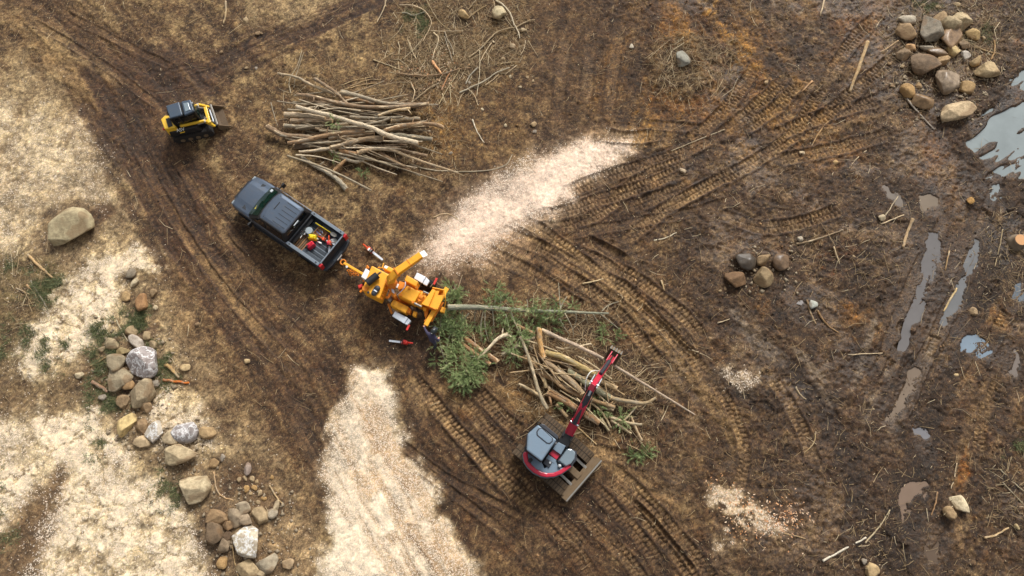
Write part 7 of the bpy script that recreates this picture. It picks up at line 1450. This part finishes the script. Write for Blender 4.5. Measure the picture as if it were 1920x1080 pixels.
    for k, wr, el in (('l', J['lw'], J['le']), ('r', J['rw'], J['re'])):
        d = (wr - el).normalized(); sd2 = d.cross(Vector((0, 0, 1))).normalized(); dn = Vector((0, 0, -1))
        hand = skin('hand', [(wr - d * .02, .030), (wr + d * .05, (.042, .024)), (wr + d * .085, (.044, .02))], [(0, 1), (1, 2)], 'skin', 0)
        for i, L in enumerate((.070, .080, .076, .060)):
            o_ = wr + d * .08 + sd2 * (-.032 + .0215 * i)
            skin('finger', [(o_, .0105), (o_ + d * L * .45 + dn * .012, .0095), (o_ + d * L * .75 + dn * .04, .0085), (o_ + d * L * .85 + dn * .065, .0075)], [(0, 1), (1, 2), (2, 3)], 'skin', 0, hand, 1)
        sgn = 1 if k == 'l' else -1; o_ = wr + d * .02 + sd2 * .035 * sgn
        skin('thumb', [(o_, .0125), (o_ + d * .035 + sd2 * .022 * sgn + dn * .012, .011), (o_ + d * .062 + sd2 * .022 * sgn + dn * .035, .009)], [(0, 1), (1, 2)], 'skin', 0, hand, 1)
build_person()
# ------------------------------------------------------------------ felled pine and its boughs
def tone_mesh(name, verts, faces, tones, mat, parent=None, label=None, cat=None, kind=None, group=None, smooth=False):
    me = bpy.data.meshes.new(name); nf = len(faces); k = faces.shape[1]
    me.vertices.add(len(verts)); me.vertices.foreach_set('co', np.asarray(verts, np.float32).ravel())
    me.loops.add(nf * k); me.loops.foreach_set('vertex_index', faces.astype(np.int32).ravel()); me.polygons.add(nf)
    me.polygons.foreach_set('loop_start', np.arange(0, nf * k, k, dtype=np.int32)); me.polygons.foreach_set('loop_total', np.full(nf, k, np.int32)); me.update(calc_edges=True)
    at = me.attributes.new('tone', 'FLOAT', 'POINT'); at.data.foreach_set('value', np.asarray(tones, np.float32))
    me.materials.append(MATS[mat]); o = bpy.data.objects.new(name, me); COL.objects.link(o)
    if parent: o.parent = parent
    return tag(o, label, cat, group, kind)
def spray_cloud(centres, seed):
    """needle sprays: stems fanning out of each centre (x, y, z, radius), every needle a thin blade"""
    rg = np.random.default_rng(seed); V = []; T = []
    for cx, cy, cz, r in centres:
        n = max(12, int(210 * r * r + 24 * r)); hub = np.array([cx, cy, cz]); bias = rg.uniform(0, 6.28); lum = rg.uniform(.15, .75)
        for i in range(n):
            a = bias + rg.normal(0, 1.5); e = rg.normal(.18, .35); d = np.array([math.cos(a) * math.cos(e), math.sin(a) * math.cos(e), math.sin(e)])
            q = rg.uniform(0, 1) ** .6; o = hub + np.array([math.cos(a + rg.normal(0, .8)), math.sin(a + rg.normal(0, .8)), 0]) * r * q + np.array([0, 0, rg.uniform(-.16, .22) * (1 - .5 * q)])
            L = rg.uniform(.18, .42); m = 26; s = rg.uniform(0, 1, m); ln = rg.uniform(.09, .16, m); base = o + d * (s * L)[:, None]
            sp = rg.normal(0, 1, (m, 3)); sp /= np.linalg.norm(sp, axis=1)[:, None]; dr = d + sp * .75; dr /= np.linalg.norm(dr, axis=1)[:, None]
            sd_ = np.cross(dr, rg.normal(0, 1, (m, 3))); sd_ /= np.linalg.norm(sd_, axis=1)[:, None]; wd = .009
            V.append(np.stack([base - sd_ * wd, base + sd_ * wd, base + dr * ln[:, None]], 1).reshape(-1, 3)); tn = np.clip(lum + rg.normal(0, .16) + (s - .4) * .35, 0, .95); T.append(np.repeat(tn, 3))
    V = np.concatenate(V); T = np.concatenate(T); return V, np.arange(len(V)).reshape(-1, 3), T
def foliage(parent, T, spots, seed, mat='pine_needles'):
    """spots: (zoom x, zoom y, zoom radius, height)"""
    for i, (x, y, r, z) in enumerate(spots):
        px, py = Z5([(x, y)])[0]; c = T(px, py, z); rr = r / 5.053 * mpp(px, py)
        V, F_, tn = spray_cloud([(c.x, c.y, c.z, rr)], seed + i); tone_mesh('needle_spray', V, F_, tn, mat, parent, kind='stuff')
def limb(parent, T, pts, w0, w1, z0, z1, col=(150, 144, 124)):
    px = Z5(pts); k = len(px); q = smooth_path([T(x, y, z0 + (z1 - z0) * i / (k - 1)) for i, (x, y) in enumerate(px)], 2); m = len(q); s = mpp(*px[0]) / 2
    b = MB(); rr = [(w0 + (w1 - w0) * i / (m - 1)) * s for i in range(m)]; b.tube(q, rr, 6); o = b.build('limb', 'branch_bark', parent, smooth=True, color=lin(col)); add_grain(o, q, rr, 6); return o
def build_pine():
    loc = P(848, 577, 0); t = empty('felled_pine', loc, 'felled grey-green pine trunk with branches, butt end in the chipper', 'felled tree'); T = maker(t)
    px = Z5([(300, 235), (500, 230), (700, 240), (900, 255), (1150, 270), (1400, 275), (1700, 290), (1825, 290)]); q = smooth_path([T(x, y, z) for (x, y), z in zip(px, (.85, .72, .62, .55, .48, .42, .35, .32))], 2); m = len(q)
    b = MB(); rs = random.Random(3); rr = [(.155 - .115 * i / (m - 1)) * rs.uniform(.93, 1.07) for i in range(m)]; b.tube(q, rr, 12); o = b.build('trunk', 'bark', t, smooth=True, color=lin((140, 142, 122))); add_grain(o, q, rr, 12)
    for pts, w0, w1, z1 in (([(640, 260), (610, 400), (620, 560)], 2.6, 1.6, .12), ([(655, 260), (650, 420), (690, 560)], 2.4, 1.4, .12), ([(725, 260), (735, 370), (738, 480)], 2.4, 1.4, .15), ([(850, 300), (880, 420), (930, 560)], 2.2, 1.4, .15), ([(900, 280), (960, 440), (1100, 640)], 2.4, 1.4, .3), ([(500, 290), (450, 360), (380, 440)], 3.2, 2, .3), ([(1410, 290), (1490, 440), (1490, 520)], 2.2, 1.2, .12), ([(1515, 290), (1520, 360), (1490, 440)], 2.2, 1.2, .15), ([(1360, 340), (1400, 420), (1450, 490)], 2, 1.2, .12), ([(1600, 300), (1630, 390)], 2, 1.2, .15), ([(1680, 300), (1720, 370), (1750, 420)], 2, 1.2, .12), ([(1750, 300), (1840, 370), (1925, 440)], 2.4, 1.2, .15), ([(1760, 270), (1820, 210), (1920, 180)], 2.2, 1.2, .3), ([(440, 270), (430, 400), (420, 560)], 2.6, 1.4, .2), ([(1240, 280), (1245, 340), (1240, 400)], 2.2, 1.2, .2), ([(800, 240), (805, 160), (800, 80)], 2, 1.2, .3), ([(1050, 260), (1060, 210), (1050, 160)], 2, 1.2, .6), ([(1370, 270), (1360, 150), (1350, 0)], 2, 1.2, .2), ([(745, 240), (750, 150), (755, 60)], 2, 1.2, .3), ([(1365, 260), (1385, 200), (1430, 130)], 2.6, 1.6, .4), ([(560, 260), (555, 330), (560, 420)], 2, 1.2, .15)):
        limb(t, T, pts, w0, w1, .6, z1)
    foliage(t, T, [(740, 60, 55, .35), (690, 190, 40, .7), (720, 120, 40, .45), (850, 185, 60, .7), (935, 215, 35, .65), (1060, 210, 48, .7), (1060, 270, 35, .75), (860, 290, 50, .65), (830, 350, 45, .4), (1000, 340, 70, .35), (1130, 350, 60, .35), (1170, 300, 45, .6), (1330, 310, 50, .5), (1290, 400, 62, .35), (1320, 190, 50, .3), (1480, 205, 28, .25), (1180, 230, 40, .6), (1100, 420, 45, .3), (900, 410, 50, .25), (640, 470, 40, .2), (690, 500, 35, .25), (700, 420, 40, .2), (560, 400, 40, .2)], 100)
    foliage(t, T, [(1780, 420, 36, .2), (1780, 500, 42, .2), (1900, 500, 25, .2)], 160)
    t2 = empty('pine_bough', P(862, 548, 0), 'dark green pine bough above the butt of the felled trunk', 'pine bough'); T2 = maker(t2)
    limb(t2, T2, [(300, 200), (350, 110), (380, 20)], 3, 1.4, .5, .3); foliage(t2, T2, [(340, 60, 62, .35), (370, 130, 72, .45), (345, 170, 60, .55), (400, 90, 40, .3)], 200)
    t3 = empty('pine_bough', P(845, 612, 0), 'broad green pine bough spread between the chipper tray and worker', 'pine bough'); T3 = maker(t3)
    for pts in ([(270, 300), (330, 400), (350, 540), (340, 660)], [(330, 320), (420, 420), (440, 500)], [(240, 330), (230, 430), (215, 560), (290, 780), (340, 860)], [(350, 400), (300, 560), (285, 660)]): limb(t3, T3, pts, 3, 1.4, .55, .2)
    foliage(t3, T3, [(300, 370, 92, .55), (380, 440, 80, .5), (240, 420, 60, .45), (440, 480, 62, .4), (340, 540, 72, .4), (330, 320, 60, .6), (280, 490, 60, .35), (345, 640, 50, .3), (400, 340, 50, .5), (195, 590, 24, .3)], 240)
    t4 = empty('pine_bough', P(872, 690, 0), 'bushy bright green pine top lying nearest the chip spray', 'pine bough'); T4 = maker(t4)
    for pts in ([(700, 600), (600, 700), (500, 820), (440, 940)], [(560, 700), (460, 700), (380, 720)], [(540, 780), (600, 830), (610, 880)], [(480, 820), (420, 900), (440, 990)]): limb(t4, T4, pts, 3.4, 1.4, .5, .25)
    foliage(t4, T4, [(480, 800, 150, .5), (380, 710, 95, .45), (580, 750, 85, .45), (420, 910, 85, .35), (600, 830, 62, .35), (450, 980, 55, .25), (520, 880, 80, .4), (360, 800, 70, .35), (200, 740, 30, .2)], 280)
    t5 = empty('pine_bough', P(965, 645, 0), 'pale green pine spray among the poles of the tangled pile', 'pine bough'); T5 = maker(t5)
    for pts in ([(1000, 470), (960, 560), (930, 700)], [(980, 480), (1040, 520), (1090, 560)]): limb(t5, T5, pts, 2.6, 1.2, .75, .3)
    foliage(t5, T5, [(960, 520, 62, .7), (930, 620, 52, .6), (930, 700, 62, .4), (1010, 490, 45, .7), (1060, 540, 40, .6), (920, 660, 45, .5)], 320)
    t6 = empty('pine_bough', P(1095, 760, 0), 'small green pine sprig lying beside the thick peeling log', 'pine bough'); T6 = maker(t6)
    def sp(x, y): return ((x / 2.92 + 160) * 5.053, (y / 2.92 + 60) * 5.053)
    foliage(t6, T6, [(*sp(530, 505), 75, .3), (*sp(480, 490), 45, .3), (*sp(350, 495), 45, .3), (*sp(660, 560), 55, .25), (*sp(640, 590), 35, .2)], 360); limb(t6, T6, [sp(470, 480), sp(530, 505), sp(590, 520)], 2, 1, .4, .25)
    t7 = empty('weed_clump', P(1196, 852, 0), 'low green weed growing beside the excavator blade', 'weed'); T7 = maker(t7)
    foliage(t7, T7, [(*sp(750, 760), 75, .08), (*sp(720, 775), 45, .08), (*sp(800, 755), 40, .08)], 380, 'pine_needles')
    t8 = empty('pine_bough', P(625, 290, 0), 'small green pine sprig tucked in the front of the large log pile', 'pine bough'); T8 = maker(t8)
    zz = lambda x, y: ((480 + x / 4.321 - 780) * 5.053, (120 + y / 4.321 - 530) * 5.053)
    foliage(t8, T8, [(*zz(640, 480), 40, .95), (*zz(630, 760), 36, .3), (*zz(870, 890), 20, .2)], 390)
build_pine()

# ------------------------------------------------------------------ litter nobody could count
fine = (slice(24, -24), slice(24, -24)); FXY = np.stack([X[fine].ravel(), Y[fine].ravel(), HGT[fine].ravel()], -1)
def scatter(weight, n, seed):
    w_ = weight[fine].ravel().astype(float); cs = np.cumsum(w_); rg = np.random.default_rng(seed)
    i = np.searchsorted(cs, rg.uniform(0, cs[-1], n)); p = FXY[np.clip(i, 0, len(FXY) - 1)].copy(); p[:, :2] += rg.uniform(-.03, .03, (n, 2)); return p, rg
def flakes(name, weight, n, seed, L, Wd, mat, label, cat, tmin=0.0, tmax=1.0):
    p, rg = scatter(weight, n, seed); a = rg.uniform(0, 6.283, n); d = np.stack([np.cos(a), np.sin(a), rg.normal(0, .10, n)], -1); s = np.stack([-np.sin(a), np.cos(a), rg.normal(0, .14, n)], -1)
    l = rg.uniform(*L, n)[:, None] / 2; w_ = rg.uniform(*Wd, n)[:, None] / 2; p[:, 2] += .02
    V = np.stack([p - d * l, p - s * w_ + d * l * .3, p + d * l, p + s * w_ - d * l * .2], 1).reshape(-1, 3)
    return tone_mesh(name, V, np.arange(4 * n).reshape(-1, 4), np.repeat(rg.uniform(tmin, tmax, n), 4), mat, None, label, cat, 'stuff')
def twigs(name, weight, n, seed, L, rad, mat, label, cat):
    p, rg = scatter(weight, n, seed); a = rg.uniform(0, 6.283, n); l = L[0] + (L[1] - L[0]) * rg.uniform(0, 1, n) ** 2.2; r = rg.uniform(*rad, n); bend = rg.normal(0, .35, n)
    V = np.zeros((n, 9, 3)); pos = p + np.array([0, 0, .025]); tilt = rg.normal(0, .12, n)
    for k in range(3):
        aa = a + bend * k; d = np.stack([np.cos(aa), np.sin(aa), tilt], -1)
        if k: pos = pos + d * (l / 2)[:, None]
        sd_ = np.stack([-np.sin(aa), np.cos(aa), np.zeros(n)], -1); rr = (r * (1 - .3 * k))[:, None]
        V[:, k * 3] = pos + sd_ * rr; V[:, k * 3 + 1] = pos - sd_ * rr; V[:, k * 3 + 2] = pos + np.array([0, 0, 1.5]) * rr
    f = np.array([[0, 3, 5, 2], [2, 5, 4, 1], [3, 6, 8, 5], [5, 8, 7, 4]]); F_ = (f[None] + (np.arange(n) * 9)[:, None, None]).reshape(-1, 4)
    return tone_mesh(name, V.reshape(-1, 3), F_[:, ::-1], np.repeat(np.clip(rg.normal(.45, .30, n), 0, 1), 9), mat, None, label, cat, 'stuff')
def clods(name, weight, n, seed, size, mat, label, cat):
    p, rg = scatter(weight, n, seed); s = size[0] + (size[1] - size[0]) * rg.uniform(0, 1, n) ** 2.5
    dirs = np.array([[1, 0, 0], [0, 1, 0], [-1, 0, 0], [0, -1, 0], [0, 0, .55], [0, 0, -.6]]); V = p[:, None, :] + dirs[None] * s[:, None, None] * rg.uniform(.55, 1.3, (n, 6, 1)) + rg.normal(0, .18, (n, 6, 3)) * s[:, None, None]
    V[:, :, 2] += (s * .25)[:, None]
    f = np.array([[0, 1, 4], [1, 2, 4], [2, 3, 4], [3, 0, 4], [1, 0, 5], [2, 1, 5], [3, 2, 5], [0, 3, 5]]); F_ = (f[None] + (np.arange(n) * 6)[:, None, None]).reshape(-1, 3)
    o = tone_mesh(name, V.reshape(-1, 3), F_, np.zeros(n * 6), mat, None, label, cat, 'stuff')
    i = np.clip(np.searchsorted(xs, p[:, 0]), 0, len(xs) - 1); j = np.clip(np.searchsorted(ys, p[:, 1]), 0, len(ys) - 1); c = C[j, i] / 255.0 * rg.uniform(.85, 1.3, n)[:, None]
    c = np.clip(np.where(c <= 0.04045, c / 12.92, ((c + 0.055) / 1.055) ** 2.4), 0, 1); c = np.repeat(np.concatenate([c, np.ones((n, 1))], 1), 6, 0)
    ca = o.data.color_attributes.new('soil', 'FLOAT_COLOR', 'POINT'); ca.data.foreach_set('color', c.astype(np.float32).ravel()); return o
ZONE = np.zeros(X.shape)
def zone(px, v, soft=.8, fray=1.5):
    W, m = poly_mask(px, soft, fray); ZONE[W] = np.maximum(ZONE[W], v * m)
dry_ground = (1 - sm(WET, .55, .8))
flakes('wood_chips', CHIP ** 3, 46000, 1, (.04, .10), (.015, .035), 'chip_flakes', 'fresh pale wood chips carpeting the sprayed patches', 'wood chips', .35, 1.0)
flakes('scattered_chips', (LIT * .5 + .08) * (1 - CHIP) * dry_ground, 7000, 2, (.04, .11), (.012, .03), 'straw', 'loose wood flakes strewn thinly over the soil', 'wood chips', 0.2, 1.0)
zone([(1440, 950), (1500, 945), (1500, 1000), (1440, 1000)], 1.0); zone([(1340, 900), (1480, 960), (1480, 1010), (1380, 1000)], .6); zone([(770, 120), (840, 90), (860, 140), (800, 170)], .5)
flakes('orange_chips', ZONE, 500, 3, (.06, .16), (.03, .06), 'fresh_chips', 'orange wood splinters around the small chip heap', 'wood chips', 0, .5); ZONE[:] = 0
zone([(740, 10), (1000, 0), (990, 110), (900, 180), (760, 190), (720, 90)], 1.0); zone([(760, 60), (900, 50), (900, 150), (780, 170)], 2.0); zone([(520, 150), (860, 150), (860, 330), (540, 300)], .35); zone([(0, 470), (110, 480), (100, 600), (0, 720)], .5); zone([(1660, 0), (1900, 0), (1880, 130), (1660, 200)], .7)
zone([(1230, 70), (1370, 80), (1370, 170), (1240, 170)], .9); zone([(960, 640), (1240, 680), (1230, 830), (1000, 800)], .9); zone([(840, 560), (1160, 560), (1160, 680), (860, 700)], .6); zone([(1840, 400), (1960, 400), (1960, 620), (1830, 620)], .5); zone([(1850, 850), (1960, 830), (1960, 1000), (1850, 980)], .6); zone([(1560, 940), (1700, 950), (1720, 1090), (1560, 1090)], .4); zone([(1480, 440), (1700, 400), (1680, 520), (1500, 540)], .4)
twigs('twig_litter', (.02 + .05 * sm(X, 0, 9) + .02 * LIT + ZONE * .7) * (1 - .85 * CHIP) * (1 - .4 * sm(WET, .7, .9)), 13000, 5, (.14, 1.0), (.005, .013), 'straw', 'thin twigs and dead stalks lying all over the clearing', 'twigs')
twigs('straw_litter', LIT ** 2 * (1 - .7 * CHIP), 5000, 6, (.08, .25), (.003, .007), 'straw', 'short pale straw trodden into the dry soil', 'straw')
ZONE[:] = 0
for pg, v in (([(745, 10), (900, 0), (990, 60), (980, 130), (880, 170), (790, 190), (730, 110)], .5), ([(790, 60), (880, 60), (890, 140), (800, 160)], 1.6), ([(540, 140), (850, 170), (850, 320), (560, 300)], .35), ([(960, 640), (1240, 690), (1230, 830), (1000, 790)], .6), ([(850, 570), (1150, 570), (1150, 690), (870, 700)], .6), ([(1230, 70), (1370, 80), (1370, 170), (1240, 170)], .7), ([(1660, 0), (1880, 0), (1880, 120), (1660, 130)], .3), ([(20, 470), (110, 490), (100, 590), (30, 600)], .5)): zone(pg, v, .8, 1.5)
twigs('brushwood', ZONE, 2600, 15, (.35, 1.8), (.008, .018), 'straw', 'tangle of bare brushwood round the log piles and boulders', 'brushwood')
ZONE[:] = 0
for pg in ([(190, 600), (300, 600), (330, 720), (300, 790), (410, 800), (430, 890), (540, 940), (560, 1080), (400, 1080), (380, 950), (330, 930), (220, 830), (190, 700)], [(1670, 20), (1850, 20), (1880, 140), (1840, 230), (1690, 220), (1660, 120)], [(1360, 470), (1490, 470), (1490, 540), (1360, 550)]): zone(pg, 1.0, .6, 2.0)
clods('stone_rubble', ZONE, 1500, 17, (.03, .13), 'rubble', 'small broken stones and crumbs lying between the boulders', 'rubble')
ZONE[:] = 0; churn = sm(X + (N_BIG - .5) * 10, -4, 8)
clods('soil_clods', (.12 + churn * .8) * (1 - CHIP) * (.3 + np.abs(N_FINE - .5) * 3), 10000, 7, (.02, .07), 'clods', 'crumbs and clods of churned brown soil', 'soil clods')
for pg, v in (([(215, 600), (240, 575), (280, 585), (290, 610), (240, 630), (215, 660), (195, 670), (190, 640)], 1.0), ([(165, 660), (200, 650), (195, 690), (160, 690)], .7), ([(280, 640), (310, 650), (320, 700), (300, 720), (285, 690)], .7), ([(190, 740), (225, 740), (230, 770), (190, 765)], .8), ([(0, 600), (40, 610), (40, 650), (0, 660)], .5), ([(30, 500), (60, 495), (100, 530), (100, 570), (70, 560)], .6), ([(95, 655), (125, 660), (120, 690), (95, 690)], .7), ([(150, 660), (170, 655), (160, 690)], .6), ([(780, 30), (800, 25), (800, 60), (775, 60)], .8), ([(285, 870), (330, 880), (330, 940), (290, 930)], .4), ([(170, 830), (185, 835), (180, 850), (165, 850)], .7), ([(1740, 0), (1770, 0), (1760, 20), (1730, 20)], .5), ([(1830, 75), (1850, 60), (1860, 90)], .4), ([(1910, 830), (1930, 830), (1930, 850)], .6), ([(5, 870), (30, 1010), (15, 1020)], .3)):
    zone(pg, v, .6, 2.6)
def grass(name, n, seed):
    p, rg = scatter(ZONE ** 1.2 * sm(fbm(X, Y, 2.2, 3, 190), .38, .62), n, seed); a = rg.uniform(0, 6.283, n); l = rg.uniform(.10, .28, n)[:, None]; d = np.stack([np.cos(a), np.sin(a), rg.uniform(.25, 1.2, n)], -1); s = np.stack([-np.sin(a), np.cos(a), np.zeros(n)], -1) * .012
    V = np.stack([p - s, p + s, p + d * l], 1).reshape(-1, 3)
    return tone_mesh(name, V, np.arange(3 * n).reshape(-1, 3), np.repeat(rg.uniform(0, .9, n), 3), 'grass_blades', None, 'short green grass tufts round the boulders and in the litter', 'grass', 'stuff')
grass('grass', 11000, 8)
